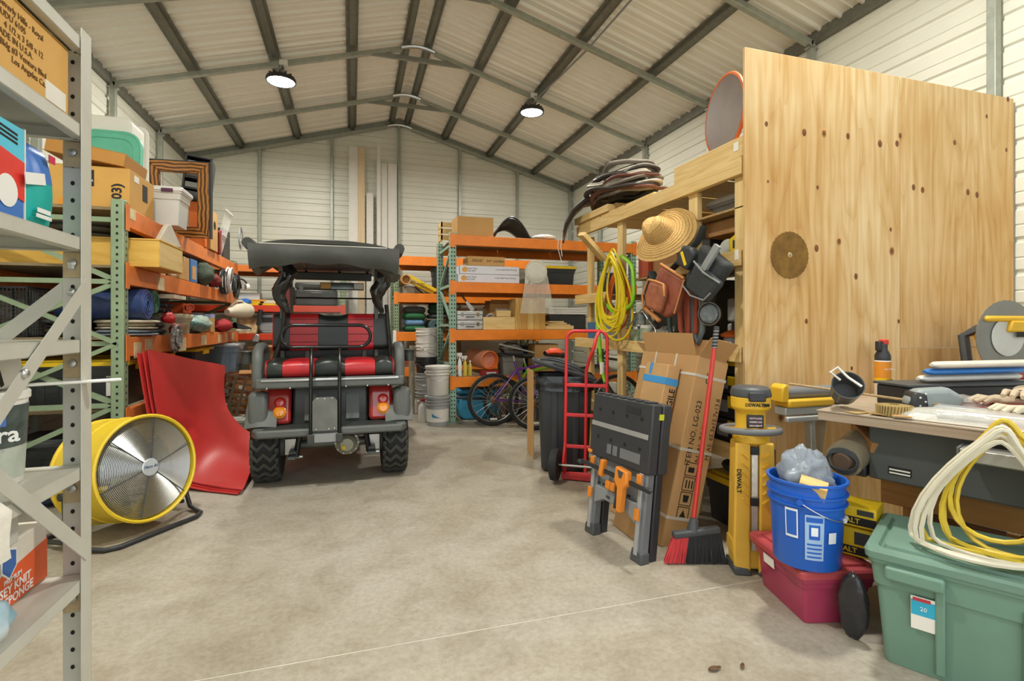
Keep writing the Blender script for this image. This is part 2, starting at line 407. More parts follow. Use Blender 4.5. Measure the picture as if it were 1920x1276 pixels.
highbay(p1.x, p1.y, p1.z, 'lit round high-bay lamp hanging on the left roof slope', True, LAMP_W)
highbay(p2.x, p2.y, p2.z, 'dimmer round high-bay lamp with black rim on the right roof slope', False, LAMP_W * .7)
highbay(p1.x, 2.2, p1.z, 'added unseen round high-bay lamp above the tall grey steel shelf', True, LAMP_W)  # extra lamp added out of view to brighten the front half
highbay(p2.x, 2.2, p1.z, 'added unseen round high-bay lamp above the work corner by the plywood', True, LAMP_W)  # likewise an added lamp, outside the view
# white boards leaning on the back wall
WBOARD = mat('white_trim_board', 'dedbd2', .5, var=.04)
WB2 = wood('bare_trim_board', 'dcc7a2', 'd0b68c')
boards = [(654, 275, 671, WBOARD, 'tall white trim board, leftmost of those leaning on the back wall'), (671, 275, 684, WB2, 'bare wood trim board beside the leftmost tall white board'),
          (687, 362, 700, WBOARD, 'short white trim board leaning between the two tall pairs'), (706, 268, 713, WBOARD, 'very narrow tall white strip leaning on the back wall'),
          (706, 305, 726, WBOARD, 'wide white trim board leaning right of the short one'), (727, 306, 744, WBOARD, 'white trim board with slanted edge, rightmost leaning on the back wall')]
for i, (x0, y0, x1, m_, lb) in enumerate(boards):
    yy = YB - .12 + .006 * i
    a = P(x0, y0, Y=yy); b = P(x1, y0, Y=yy); L_ = a.z
    lean = .18; ln = math.hypot(L_, lean)
    g = G(); wd = b.x - a.x
    g.prism([(0, 0), (wd, 0), (wd, ln), (0, ln - .01)], -.02, 0); g.prism([(wd * .1, 0), (wd * .9, 0), (wd * .9, ln), (wd * .1, ln)], -.024, -.019)
    one('leaning_board', lb, 'board', g, m_, loc=(a.x - .0, yy - lean - (.05 if i == 3 else 0) , 0), rot=(-math.degrees(math.atan2(lean, L_)), 0, 0), group='boards leaning on the back wall', bevel=.003)
# ================================================================ reusable builders
def carton(label, loc, size, rz=0, m=None, tape=True, opened=False, name='cardboard_box', group=None, rot=None, cat='box', lines=(), tapem=None, sticker=None):
    """box standing on loc (centre of its base); lines = (text, size, face, u, v)"""
    m = m or CARD; w, d, h = size; t = thing(name, label, cat, loc, rz, group, rot)
    g = G(); g.box(-w / 2, w / 2, -d / 2, d / 2, 0, h - .003 if not opened else h)
    if opened:
        g = G(); e = .006
        g.box(-w / 2, w / 2, -d / 2, d / 2, 0, .006)
        for a in ((-w / 2, w / 2, -d / 2, -d / 2 + e), (-w / 2, w / 2, d / 2 - e, d / 2), (-w / 2, -w / 2 + e, -d / 2, d / 2), (w / 2 - e, w / 2, -d / 2, d / 2)): g.box(*a, 0, h)
    build('body', g, m, t, bevel=min(.005, h * .05))
    fd = d / 2 - .002
    if opened:
        for sg in (-1, 1):
            g = G(); g.at((0, sg * d / 2, h), (sg * 38, 0, 0)); g.box(-w / 2, w / 2, -.002 if sg > 0 else -fd * .8, fd * .8 if sg > 0 else .002, -.002, .002); build('flap', g, CARDD, t)
            g = G(); g.at((sg * w / 2, 0, h), (0, sg * 50, 0)); g.box(0 if sg > 0 else -fd * .8, fd * .8 if sg > 0 else 0, -d / 2, d / 2, -.002, .002); build('flap', g, CARDD, t)
    else:
        for sg in (-1, 1):
            g = G(); g.box(-w / 2 + .001, w / 2 - .001, min(sg * .0015, sg * d / 2 * .995), max(sg * .0015, sg * d / 2 * .995), h - .003, h); build('flap', g, m, t)
        if tape:
            g = G(); tw = min(.025, d * .2); g.box(-w / 2 - .0008, w / 2 + .0008, -tw, tw, h - .0005, h + .001)
            for sg in (-1, 1): g.cb((sg * (w / 2 + .0005), 0, h - h * .12), (.0012, 2 * tw, h * .24))
            build('tape', g, tapem or TAPE, t)
    for tx, sz, face, u, v in lines:
        pos = {'front': (u, -d / 2 - .0012, v), 'right': (w / 2 + .0012, u, v), 'left': (-w / 2 - .0012, -u, v), 'top': (u, v, h + .0012)}[face]
        text(tx, sz, INK, t, pos, face)
    if sticker:
        face, u, v, sw, sh = sticker[:5]; sm = sticker[5] if len(sticker) > 5 else PAPER; g = G()
        if face == 'front': g.cb((u, -d / 2 - .0008, v), (sw, .0016, sh))
        elif face == 'right': g.cb((w / 2 + .0008, u, v), (.0016, sw, sh))
        elif face == 'left': g.cb((-w / 2 - .0008, u, v), (.0016, sw, sh))
        else: g.cb((u, v, h + .0008), (sw, sh, .0016))
        build('label', g, sm, t)
    return t
def tote(label, loc, size, rz=0, bm=None, lm=None, group=None, taper=.88, name='storage_tote', ribs=2, rot=None, latches=True, sticker=None):
    """plastic tub with a rimmed lid; size at the lid"""
    w, d, h = size; t = thing(name, label, 'tote', loc, rz, group, rot); bh = h - .03
    def ring(k, z, ex=0, n=5):
        a, b = w / 2 * k + ex, d / 2 * k + ex; r = .12 * min(a, b); o = []
        for cx, cy, a0 in ((a - r, b - r, 0), (-a + r, b - r, 90), (-a + r, -b + r, 180), (a - r, -b + r, 270)):
            for i in range(n): q = R(a0 + 90 * i / (n - 1)); o.append((cx + r * math.cos(q), cy + r * math.sin(q), z))
        return o
    def loft(g, rings, cap0=True, cap1=True):
        n = len(rings[0]); vs = [p for r_ in rings for p in r_]; fs = []
        for j in range(len(rings) - 1): fs += [(j * n + i, j * n + (i + 1) % n, (j + 1) * n + (i + 1) % n, (j + 1) * n + i) for i in range(n)]
        if cap0: fs.append(tuple(range(n - 1, -1, -1)))
        if cap1: fs.append(tuple(range((len(rings) - 1) * n, len(rings) * n)))
        g.add(vs, fs)
    g = G(); k1 = .955
    loft(g, [ring(taper - .01, 0), ring(taper, .01), ring(taper + (k1 - taper) * .72, bh * .72), ring(taper + (k1 - taper) * .73, bh * .725, .008), ring(k1, bh - .03, .008), ring(k1, bh - .028, .016), ring(k1, bh, .016)])
    body = build('body', g, bm, t)
    for sg in (-1, 1):
        for i in range(ribs):
            g = G()
            u = (i - (ribs - 1) / 2) * w * .72 / max(1, ribs - 1); z0, z1 = .03, bh * .7
            y0 = sg * (d / 2 * taper); y1 = sg * (d / 2 * (taper + (k1 - taper) * .7))
            g.bar((u, y0, z0), (u, y1, z1), w * .07, .012, up=(0, 1, 0)); build('rib', g, bm, t, bevel=.003)
    g = G(); loft(g, [ring(k1, bh - .012, .024), ring(k1, bh + .012, .026), ring(k1, bh + .022, .02), ring(k1, bh + .022, -.012), ring(k1, bh + .012, -.02), ring(k1 - .08, bh + .012), ring(k1 - .1, h), ring(k1 - .1, h)], cap0=True); build('lid', g, lm or bm, t)
    if latches:
        for sg in (-1, 1):
            g = G(); g.cb((sg * (w / 2 + .004), 0, bh - .02), (.024, d * .3, .07)); build('latch', g, lm or bm, t, bevel=.006)
    if sticker:
        u, v, sw, sh, sm = sticker; y = -(d / 2 * (taper + (k1 - taper) * v / bh)) - .006
        g = G(); g.cb((u, y, v), (sw, .002, sh)); build('label', g, sm, t, rot=(0, 0, 0))
    return t
def bucket(label, loc, m, rz=0, r=.15, h=.37, group=None, lid=None, handle=True, rot=None, inner=True, name='plastic_bucket', hz=-30):
    t = thing(name, label, 'bucket', loc, rz, group, rot); k = .86
    g = G(); pr = [(r * k, 0), (r * k + .002, .004), (r * .955, h * .70), (r * .957, h * .72), (r + .006, h * .725), (r + .006, h * .745), (r * .965, h * .75), (r * .97, h * .83), (r + .008, h * .835), (r + .008, h * .855), (r * .98, h * .86), (r * .985, h * .97), (r + .008, h * .972), (r + .008, h), (r - .003, h)]
    if not lid: pr += [(r * .95, h * .95), (r * k - .004, .02), (.001, .02)]
    else: pr += [(.001, h)]
    g.lathe(pr, 32); build('body', g, m, t)
    if lid:
        g = G(); g.lathe([(r + .010, h - .025), (r + .013, h - .02), (r + .013, h + .008), (r + .004, h + .012), (r - .012, h + .012), (r - .018, h + .004), (.001, h + .004)], 32); build('lid', g, lid, t)
    if handle:
        g = G(); rr = r * 1.10; n = 20; pts = []
        for i in range(n + 1):
            a = PI * i / n; pts.append((rr * math.cos(a), -rr * math.sin(a) * math.cos(R(hz)) , h * .8 + rr * math.sin(a) * math.sin(R(hz)) * 1.1))
        g.tube(pts, .0022, n=6); b = build('bail', g, STEEL, t)
        g = G(); g.cyl(Vector(pts[9]), Vector(pts[11]), .009, n=10); build('grip', g, WHITEP, b)
        for sg in (-1, 1):
            g = G(); g.cyl((sg * r * .95, 0, h * .8), (sg * (rr + .004), 0, h * .8), .013, n=10); build('ear', g, m, t)
    return t
def holes(g, c, ax, z0, z1, step, r=.011, cols=(0,)):
    """dark hole discs on a post face; c centre xy, ax 'x+','x-','y-','y+' outward"""
    z = z0
    while z < z1:
        for u in cols:
            n = 8; vs = []
            for i in range(n):
                a = 2 * PI * i / n; p, q = r * math.cos(a) + u, r * 1.25 * math.sin(a) + z
                vs.append({'y-': (c[0] + p, c[1] - .001, q), 'y+': (c[0] - p, c[1] + .001, q), 'x+': (c[0] + .001, c[1] + p, q), 'x-': (c[0] - .001, c[1] - p, q)}[ax])
            g.add(vs, [tuple(range(n))])
        z += step
def rack(name, label, x0, x1, y0, y1, levels, top, axis, pm, bm, pw=.075, bh=.12, deckm=None, faces=('y-', 'x+'), holecols=(-.018, .018), stickers=(), decks=True, beams=True, label_=None, rear_beams=True, rearh=None):
    """pallet rack filling x0..x1, y0..y1; axis = direction of its beams ('x' or 'y')"""
    t = thing(name, label, 'rack', (0, 0, 0))
    ends = ((x0, x1) if axis == 'x' else (y0, y1))
    for e, s_ in zip(ends, (1, -1)):
        posts = []
        for q in ((y0, y1) if axis == 'x' else (x0, x1)):
            a0, a1 = sorted((e, e + s_ * pw)); q0, q1 = sorted((q, q + (pw if q in (y0, x0) else -pw)))
            g = G()
            if axis == 'x': g.box(a0, a1, q0, q1, .006, top); cx, cy = (a0 + a1) / 2, (q0 + q1) / 2
            else: g.box(q0, q1, a0, a1, .006, top); cx, cy = (q0 + q1) / 2, (a0 + a1) / 2
            po = build('upright_post', g, pm, t, bevel=.008); posts.append((cx, cy))
            g = G()
            for fc in faces:
                off = {'y-': (0, -pw / 2), 'y+': (0, pw / 2), 'x+': (pw / 2, 0), 'x-': (-pw / 2, 0)}[fc]
                holes(g, (cx + off[0], cy + off[1]), fc, .08, top - .03, .051, .0085, holecols)
            h_ = build('hole_row', g, HOLE, po, smooth=None); h_['kind'] = 'stuff'
            g = G(); g.cb((cx, cy, .004), (pw + .05, pw + .03, .008)); build('foot_plate', g, pm, po)
        (ax_, ay_), (bx_, by_) = posts
        zs = [.2 + i * (top - .35) / 4 for i in range(5)]
        for i, z in enumerate(zs):
            g = G(); g.bar((ax_, ay_, z), (bx_, by_, z), .03, .035); build('frame_strut', g, pm, t)
            if i < 4:
                a, b = ((ax_, ay_, z), (bx_, by_, zs[i + 1])) if i % 2 == 0 else ((bx_, by_, z), (ax_, ay_, zs[i + 1]))
                g = G(); g.bar(a, b, .03, .035); build('frame_brace', g, pm, t)
                if axis == 'y' and i in (1, 2):
                    g = G(); g.bar((a[0], a[1] - .03, b[2]), (b[0], b[1] - .03, a[2]), .03, .03); build('frame_brace', g, pm, t)
    for lv, z in enumerate(levels):
        for side in (0, 1):
            if side == 1 and not rear_beams: continue
            g = G(); bd = .045
            if axis == 'x':
                y = (y0 - .012, y0 - .012 + bd) if side == 0 else (y1 - bd + .012, y1 + .012)
                g.box(x0 + pw * .55, x1 - pw * .55, y[0], y[1], z - bh, z)
                g.box(x0 + pw * .55, x1 - pw * .55, y[1] if side == 0 else y[0] - .025, y[1] + .025 if side == 0 else y[0], z - bh, z - .045)
            else:
                x = (x1 - bd + .012, x1 + .012) if side == 0 else (x0 - .012, x0 - .012 + bd)
                g.box(x[0], x[1], y0 + pw * .55, y1 - pw * .55, z - bh, z)
                g.box(x[0] - .025 if side == 0 else x[1], x[0] if side == 0 else x[1] + .025, y0 + pw * .55, y1 - pw * .55, z - bh, z - .045)
            bmo = build('load_beam', g, bm[lv] if isinstance(bm, list) else bm, t, bevel=.004)
            for e, s_ in zip(ends, (1, -1)):
                g = G()
                if axis == 'x': g.box(*sorted((e + s_ * .0, e + s_ * pw * .75)), y[0] - .004 if side == 0 else y[1], y[0] if side == 0 else y[1] + .004, z - bh - .03, z + .02)
                else: g.box(x[1] if side == 0 else x[0] - .004, x[1] + .004 if side == 0 else x[0], *sorted((e, e + s_ * pw * .75)), z - bh - .03, z + .02)
                build('connector', g, bm[lv] if isinstance(bm, list) else bm, bmo)
        if decks:
            n = 3; L = (x1 - x0 if axis == 'x' else y1 - y0) - 2 * pw
            for i in range(n):
                g = G()
                if axis == 'x': a = x0 + pw + L * i / n; g.box(a + .004, a + L / n - .004, y0 + .03, y1 - .03, z - .018, z + .002)
                else: a = y0 + pw + L * i / n; g.box(x0 + .03, x1 - .03, a + .004, a + L / n - .004, z - .018, z + .002)
                build('deck_board', g, deckm, t)
    for (px, py, w_, h_) in stickers:
        p = P(px, py, X=x1 + .012) if axis == 'y' else P(px, py, Y=y0 - .012); g = G()
        if axis == 'y': g.cb((p.x + .001, p.y, p.z), (.002, w_, h_))
        else: g.cb((p.x, p.y - .001, p.z), (w_, .002, h_))
        build('old_label', g, mat('old_paper', 'd8c9a0', .8, var=.15, scale=25), t)
    return t
def folded(name, label, cat, loc, size, layers, m, rz=0, group=None, wob=.02, seed=0, rot=None):
    """a stack of folded cloth or film: soft rounded slabs, each a layer"""
    w, d, h = size; ms = m if isinstance(m, list) else [m]
    t = thing(name, label, cat, loc, rz, group, rot); th = h / layers
    for i in range(layers):
        def fn(a, b, i=i):
            q = 2 * PI * a; r_ = .5; ex = 3.2
            cx = math.copysign(abs(math.cos(q)) ** (2 / ex), math.cos(q)); cy = math.copysign(abs(math.sin(q)) ** (2 / ex), math.sin(q))
            p = PI * (b - .5); k = math.cos(p) ** .35 if abs(p) < PI / 2 - .01 else 0
            s_ = 1 - .06 * ((i * 7 + seed) % 3)
            n1 = nz(cx * 2 + seed, cy * 2, i * 3.1); n2 = nz(cx * 5, cy * 5 + seed, i)
            return (w / 2 * cx * k * s_ + wob * n1, d / 2 * cy * k * s_ + wob * n2, max(.001, th * (i + .5) + math.sin(p) * th * (.62 if i else .5) + (wob * .4 * n1 * n2 if i else 0)))
        g = G(); g.grid(fn, 28, 9, cu=True); build('fold', g, ms[i % len(ms)], t, smooth=80)
    return t
def blob(name, label, cat, loc, size, m, rz=0, group=None, amp=.25, fr=2.2, seed=0, rot=None, flat=True):
    """crumpled soft bag or rag"""
    w, d, h = size
    def fn(a, b):
        q = 2 * PI * a; p = PI * (b - .5); v = Vector((math.cos(q) * math.cos(p), math.sin(q) * math.cos(p), math.sin(p)))
        k = 1 + amp * nz(v.x * fr + seed, v.y * fr, v.z * fr) + amp * .5 * nz(v.x * fr * 2.7, v.y * fr * 2.7 + seed, v.z * fr * 2.7)
        z = v.z * k * h / 2 + h / 2
        return (v.x * k * w / 2, v.y * k * d / 2, max(0, z) if flat else z)
    g = G(); g.grid(fn, 26, 15, cu=True)
    return one(name, label, cat, g, m, loc, rz, group, rot, smooth=70)
def roll(name, label, cat, p, q, r, m, group=None, hole=None, inner=None, turns=3, rest=True):
    """a rolled sheet or tube lying from p to q with a spiral end"""
    t = thing(name, label, cat, p); d = Vector(q) - Vector(p); g = G(); n = 18
    a = Vector((0, 0, 0)); g.cyl(a, d, r, n=24, cap=False); ax = d.normalized()
    rings = []
    u = Vector((0, 0, 1)) if abs(ax.z) < .9 else Vector((1, 0, 0)); e1 = ax.cross(u).normalized(); e2 = e1.cross(ax)
    ir = hole or r * .2
    for base, sgn in ((a, -1), (d, 1)):
        prof = [(r, 0), (r * .97, .006), ((r + ir) / 2, .003), (ir * 1.03, .006), (ir, 0), (ir, -.08)]
        vs = []; k = 24
        for rr, off in prof:
            for i in range(k): ang = 2 * PI * i / k; vs.append(base + ax * sgn * off + (e1 * math.cos(ang) + e2 * math.sin(ang)) * rr)
        fs = [(j * k + i, j * k + (i + 1) % k, (j + 1) * k + (i + 1) % k, (j + 1) * k + i) for j in range(len(prof) - 1) for i in range(k)]; fs.append(tuple(range((len(prof) - 1) * k, len(prof) * k)))
        g.add(vs, fs)
    build('tube' if hole else 'rolled_sheet', g, m, t)
    if not hole:
        for base, sgn in ((a, -1), (d, 1)):
            g = G(); pts = [base + ax * sgn * .006 + (e1 * math.cos(t_) + e2 * math.sin(t_)) * (r * (.25 + .7 * t_ / (2 * PI * turns))) for t_ in [2 * PI * turns * i / 60 for i in range(61)]]
            g.tube(pts, r * .03, n=5); build('spiral_edge', g, inner or m, t)
    else:
        for base, sgn in ((a, -1), (d, 1)):
            g = G(); g.tube([base + ax * sgn * .003 + (e1 * math.cos(2 * PI * i / 24) + e2 * math.sin(2 * PI * i / 24)) * (r + hole) / 2 for i in range(24)], (r - hole) / 2, n=6, closed=True)
            build('rim', g, inner or m, t)
    return t
# ================================================================ grey steel shelf in the left foreground
SHP = mat('grey_shelf_paint', 'c3c2b6', .42, var=.06, scale=8)
RUST = mat('rusty_bracket', 'b3a184', .6, .2, var=.3, scale=40, col2='c9b48a')
sx0, sx1, sy0, sy1 = -1.2, -.74, .92, 1.83
sh = thing('steel_shelf_unit', 'tall grey steel shelf unit with punched corner posts and diagonal braces', 'shelf unit')
SZ = [.518, .840, 1.206, 1.50, 1.824, 2.075]
for X, sg in ((sx1, -1), (sx0, 1)):
    for Y, sy in ((sy1, -1), (sy0, 1)):
        g = G(); g.box(*sorted((X, X + sg * .003)), *sorted((Y + sy * -.01, Y + sy * .05)), 0, 2.10); g.box(*sorted((X, X + sg * .07)), *sorted((Y - sy * .01, Y - sy * .007)), 0, 2.10)
        po = build('corner_post', g, SHP, sh, bevel=.0012)
        g = G()
        if Y == sy1: holes(g, (X + sg * .045, Y + .0065), 'y-', .04, 2.09, .0508, .0055)
        else: holes(g, (X, Y + sy * .02), 'x+', .04, 2.09, .0508, .0055)
        if g.v: build('punched_holes', g, HOLE, po, smooth=None)['kind'] = 'stuff'
        if Y == sy1 and X == sx1:
            for z in SZ[:5]:
                g = G(); g.cb((X - .045, Y + .003, z - .075), (.042, .004, .075)); b_ = build('bracket', g, RUST, po, bevel=.004)
                g = G(); g.lathe([(.012, 0), (.011, .006), (.004, .008)], 10); build('bolt', g, STEEL, b_, loc=(X - .043, Y, z - .07), rot=(90, 0, 0))
for z in SZ:
    g = G(); e = .0025
    g.box(sx0 + .004, sx1 - .004, sy0 + .01, sy1 - .004, z - e, z)
    for a in ((sx1 - .007, sx1 - .0045, sy0 + .01, sy1 - .004), (sx0 + .0045, sx0 + .007, sy0 + .01, sy1 - .004), (sx0 + .006, sx1 - .006, sy1 - .007, sy1 - .0045), (sx0 + .006, sx1 - .006, sy0 + .01, sy0 + .0125)): g.box(*a, z - .036, z)
    g.box(sx0 + .02, sx1 - .02, sy1 - .03, sy1 - .006, z - .038, z - .036); g.box(sx1 - .03, sx1 - .006, sy0 + .02, sy1 - .02, z - .038, z - .036)
    s_ = build('shelf', g, SHP, sh, bevel=.001)
for a, b in (((1.815, 1.37), (.94, .68)), ((1.815, .58), (.94, 1.30))):
    g = G(); g.bar((sx1 + .002, a[0], a[1]), (sx1 + .002, b[0], b[1]), .003, .04, up=(0, 0, 1)); build('brace', g, SHP, sh)
for a, b in (((-.76, 1.40), (-1.18, 1.0)),):
    g = G(); g.bar((a[0], sy1 + .014, a[1]), (b[0], sy1 + .014, b[1]), .003, .04); build('brace', g, SHP, sh)
    for zz in (1.42, 1.345):
        g = G(); g.sph((sx1 - .045, sy1 + .004, zz), .013, .009, .013, 10, 6); build('brace_bolt', g, STEEL, sh)
g = G(); g.sph((-.735, 1.50, 1.135), .01, .012, .012, 10, 6); build('brace_bolt', g, STEEL, sh)
# things on it
t = carton('long brown cardboard box with printed text, on the top bay of the grey steel shelf', (-.955, 1.40, SZ[4] + .001), (.37, .76, .205), m=mat('cardboard_tan', 'd7a85c', .7, var=.06),
       sticker=('right', .31, .045, .10, .05))
for i, (tx, u) in enumerate((('Beverly Hills - Royal', .16), ('BUDU 6105', .12), ('4 1/2 x 3 5/8 x 12', .17), ('MADE IN U.S.A.', .13), ('Bldg #3 Ventura Blvd', .17), ('Los Angeles Ca.', .19))): text(tx, .022, mat('brown_ink', '6d4a1c', .8), t, (.186, u, .168 - .023 * i), 'right')
# appliance gift box, blue with printed jug
t = thing('appliance_box', 'light blue retail box picturing a kitchen appliance, on the grey steel shelf', 'box', (-.90, 1.36, SZ[3] + .001))
BLU = mat('box_blue', '3f78c4', .45); CYA = mat('box_cyan', '54c4e0', .45)
g = G(); g.box(-.10, .10, -.26, .27, 0, .245); build('body', g, BLU, t, bevel=.003)
g = G(); g.prism([(-.26, .10), (.27, .07), (.27, .243), (-.26, .243)], .1003, .1015, 'x'); build('printed_band', g, CYA, t)
g = G(); g.prism([(.10, .09), (.268, .06), (.268, .16), (.10, .185)], .1016, .1022, 'x'); build('printed_red_panel', g, mat('box_red', 'e0382a', .45), t)
g = G(); g.prism([(-.24, .04), (.06, .03), (.10, .10), (.07, .15), (.09, .19), (-.24, .2)], .1016, .1021, 'x'); build('printed_jug', g, mat('print_grey', '5b5f63', .4), t)
g = G(); g.prism([(-.24, .165), (.08, .155), (.075, .19), (-.24, .2)], .1022, .1026, 'x'); build('printed_food', g, mat('print_orange', 'dd8f35', .5, col2='f0c060', scale=60), t)
g = G(); g.at((.1016, .2, .075), (0, 90, 0)); g.lathe([(.04, 0), (.04, .0008), (.001, .0008)], 20); build('printed_badge', g, WHITEI, t)
g = G()
for k in range(3): g.prism([(.13, .205 + k * .011), (.24, .196 + k * .011), (.24, .202 + k * .011), (.13, .211 + k * .011)], .1016, .1022, 'x')
build('printed_logo', g, INK, t)
g = G(); g.box(-.101, .102, .268, .274, 0, .247); build('white_edge', g, WHITEP, t)
# teal and blue soft pack
def pack(name, label, loc, w, d, h, m, top=None, rz=0, band=None):
    t = thing(name, label, 'package', loc, rz)
    def fn(a, b):
        q = 2 * PI * a; k = .25 + .75 * math.sin(PI * min(1, .12 + b * .88)) ** .45; ex = 2 / 4
        cx = math.copysign(abs(math.cos(q)) ** ex, math.cos(q)); cy = math.copysign(abs(math.sin(q)) ** ex, math.sin(q))
        return (w / 2 * cx * k, d / 2 * cy * (1 - .1 * (1 - k)), max(.001, h * b + .004 * nz(cx * 3, cy * 3, b * 6)))
    g = G(); g.grid(fn, 32, 14, cu=True); g.v += []; build('pouch', g, m, t, smooth=70)
    return t, fn
t, fn = pack('laundry_pack', 'teal and blue soft package standing beside the appliance box on the grey shelf', (-.85, 1.70, SZ[3] + .001), .12, .14, .235, mat('pack_teal', '1fb3ab', .35))
g = G(); g.grid(lambda a, b: tuple(Vector(fn(a, .56 + .44 * b)) * 1.006), 32, 8, cu=True); build('printed_band', g, mat('pack_blue', '4a7fd0', .35), t, smooth=70)
g = G(); g.cb((.063, -.02, .135), (.002, .09, .03)); build('printed_flash', g, WHITEI, t, rot=(12, 0, 0))
g = G(); g.cb((.063, .03, .20), (.002, .03, .02)); build('printed_logo', g, mat('print_red', 'd5405a', .4), t)
g = G(); g.cb((.064, -.01, .05), (.002, .06, .012)); g.cb((.064, -.01, .035), (.002, .07, .01)); build('printed_text', g, WHITEI, t)
blob('clear_bag', 'crumpled clear plastic bag at the back of the grey shelf', 'bag', (-1.06, 1.70, SZ[3] + .002), (.15, .15, .24), CLEAR, amp=.3, seed=3)
g = G(); g.cb((0, 0, .11), (.05, .05, .22)); g.prism([(-.03, .2), (.03, .21), (.03, .25), (-.03, .245)], -.027, .027); one('cleaning_bottle', 'small white carton with dark cap behind the teal package', 'carton', g, mat('carton_white', 'd8dad8', .4), (-.95, 1.62, SZ[3] + .001), bevel=.004)
# paint bucket with lid
t = thing('paint_bucket', 'white paint bucket with dark label reading mera, on the grey steel shelf', 'bucket', (-.915, 1.648, SZ[1] + .001))
g = G(); g.lathe([(.092, 0), (.095, .004), (.105, .215), (.11, .22), (.11, .235), (.106, .24), (.1, .24), (.001, .238)], 36); build('body', g, WHITEP, t)
g = G(); g.lathe([(.1012, .10), (.1062, .205)], 36); build('dark_label', g, mat('label_dark', '37413d', .4, col2='5d6a66', scale=30), t)
g = G(); g.lathe([(.0975, .02), (.1008, .098)], 36); build('green_label', g, mat('label_grey_green', 'a4b2a4', .45, col2='c4cabd', scale=20), t)
text('mera', .055, WHITEI, t, (.077, -.080, .135), (90, 0, 44), bold=.02)
g = G(); g.cb((0, 0, 0), (.05, .002, .05)); build('blue_badge', g, mat('badge_blue', '3f6fb8', .4), t, loc=(.080, -.074, .182), rot=(0, 0, 44))
t = thing('white_canister', 'white plastic canister with black stripe standing on the paint bucket', 'canister', (-.91, 1.62, SZ[1] + .245))
g = G(); g.box(-.07, .07, -.09, .09, 0, .085); build('body', g, WHITEP, t, bevel=.012); g = G(); g.bar((.0712, .0, .01), (.0712, -.03, .08), .002, .012); build('stripe', g, INK, t)
g = G(); g.prism([(0, -.012), (.20, -.016), (.225, -.008), (.225, .006), (.20, .014), (0, .012)], 0, .008, 'z'); one('stirring_paddle', 'white plastic paddle poking out between bucket and canister on the grey shelf', 'paddle', g, WHITEP, (-.86, 1.725, SZ[1] + .2415), rz=28, bevel=.003)
# orange and white carton with shield print
t = thing('sponge_carton', 'orange and white carton with blue shield print on the low grey shelf', 'box', (-.965, 1.50, SZ[0] + .001))
g = G(); g.box(-.12, .12, -.33, .33, 0, .165); build('body', g, mat('carton_white2', 'e3ddd0', .5), t, bevel=.003)
g = G(); g.prism([(-.33, .003), (.33, .003), (.33, .115), (.05, .085), (-.15, .075), (-.33, .07)], .1205, .1215, 'x'); build('orange_print', g, mat('print_orange2', 'e4602c', .5), t)
g = G(); g.box(-.1195, .1195, .3302, .3312, .003, .11); build('orange_print', g, MATS['print_orange2'], t)
for k, (sc, mm, off) in enumerate(((1, WHITEI, .1216), (.86, mat('shield_blue', '3f6db4', .4), .1222))):
    g = G(); g.prism([(.155 + a * sc, .115 + b * sc) for a, b in ((0, .042), (.032, .03), (.032, -.015), (0, -.042), (-.032, -.015), (-.032, .03))], off, off + .0006, 'x'); build('shield_print', g, mm, t)
text('PREMIUM', .018, WHITEI, t, (.1225, .17, .072), 'right', bold=.01); text('JERSEY KNIT', .032, WHITEI, t, (.1225, .16, .048), 'right', bold=.02); text('RAG SPONGE', .032, WHITEI, t, (.1225, .16, .02), 'right', bold=.02)
g = G(); g.box(-.10, .10, -.25, .12, 0, .085); t2 = thing('grey_carton', 'pale grey carton lying on the orange and white carton', 'box', (-.93, 1.55, SZ[0] + .167)); build('body', g, mat('carton_grey', 'cfd0ca', .6), t2, bevel=.004); g = G(); g.box(-.101, .101, -.02, .02, .0848, .0862); build('tape', g, TAPE, t2)
def ragf(a, b):
    x = -.15 + .245 * min(1, a / .7); z_ = .01 + .05 * math.sin(PI * min(1, a / .7)) * (.7 + .5 * nz(b * 4, 2)) if a < .7 else .008 - (a - .7) * .40
    return (x + (.0 if a < .7 else .012 + .006 * math.sin(b * 14)), -.17 + .34 * b + .015 * nz(a * 5, b * 4), z_ + (.006 * abs(nz(a * 7, b * 7)) if a < .7 else .015 * nz(b * 5, 4) * (a - .7)))
g = G(); g.slab(ragf, 24, 20, .004); one('white_rag', 'white cotton rag hanging over the edge of the grey shelf below the paint bucket', 'rag', g, mat('rag_cotton', 'e8e3d6', .9, bump=.4, bscale=60), (-.835, 1.255, SZ[1] + .0045), smooth=70)
blob('blue_white_bag', 'crumpled white and light blue plastic bag on the lowest visible grey shelf', 'bag', (-.79, 1.42, SZ[0] + .001), (.085, .24, .11), mat('bag_blue_white', 'dfe6e8', .3, col2='6fb9d8', scale=7), seed=5)

# ================================================================ left pallet rack
DECK = mat('particle_deck', '8c7a5c', .8, var=.15)
rxf, rxb, ry0, ry1 = -1.6, -2.64, 4.47, 8.36
RL = [.62, 1.155, 1.69, 2.12]
rack('left_pallet_rack', 'long pallet rack along the left wall, green uprights and worn orange beams', rxb, rxf, ry0, ry1, RL, 2.17, 'y', GREENR, ORANGE2, pw=.085, bh=.145, deckm=DECK,
     faces=('y-', 'x+'), holecols=(0.0,), stickers=((302, 532, .16, .11), (258, 656, .14, .12), (279, 645, .16, .09), (342, 645, .22, .13), (382, 637, .22, .11), (412, 634, .16, .1), (425, 632, .12, .1), (436, 630, .14, .09), (249, 402, .10, .08)))
bpy.data.objects['left_pallet_rack'].name = 'pallet_rack'
def RY(px, X=-1.62): return P(px, 600, X=X).y
def RZ(px, py, X=-1.62): return P(px, py, X=X).z
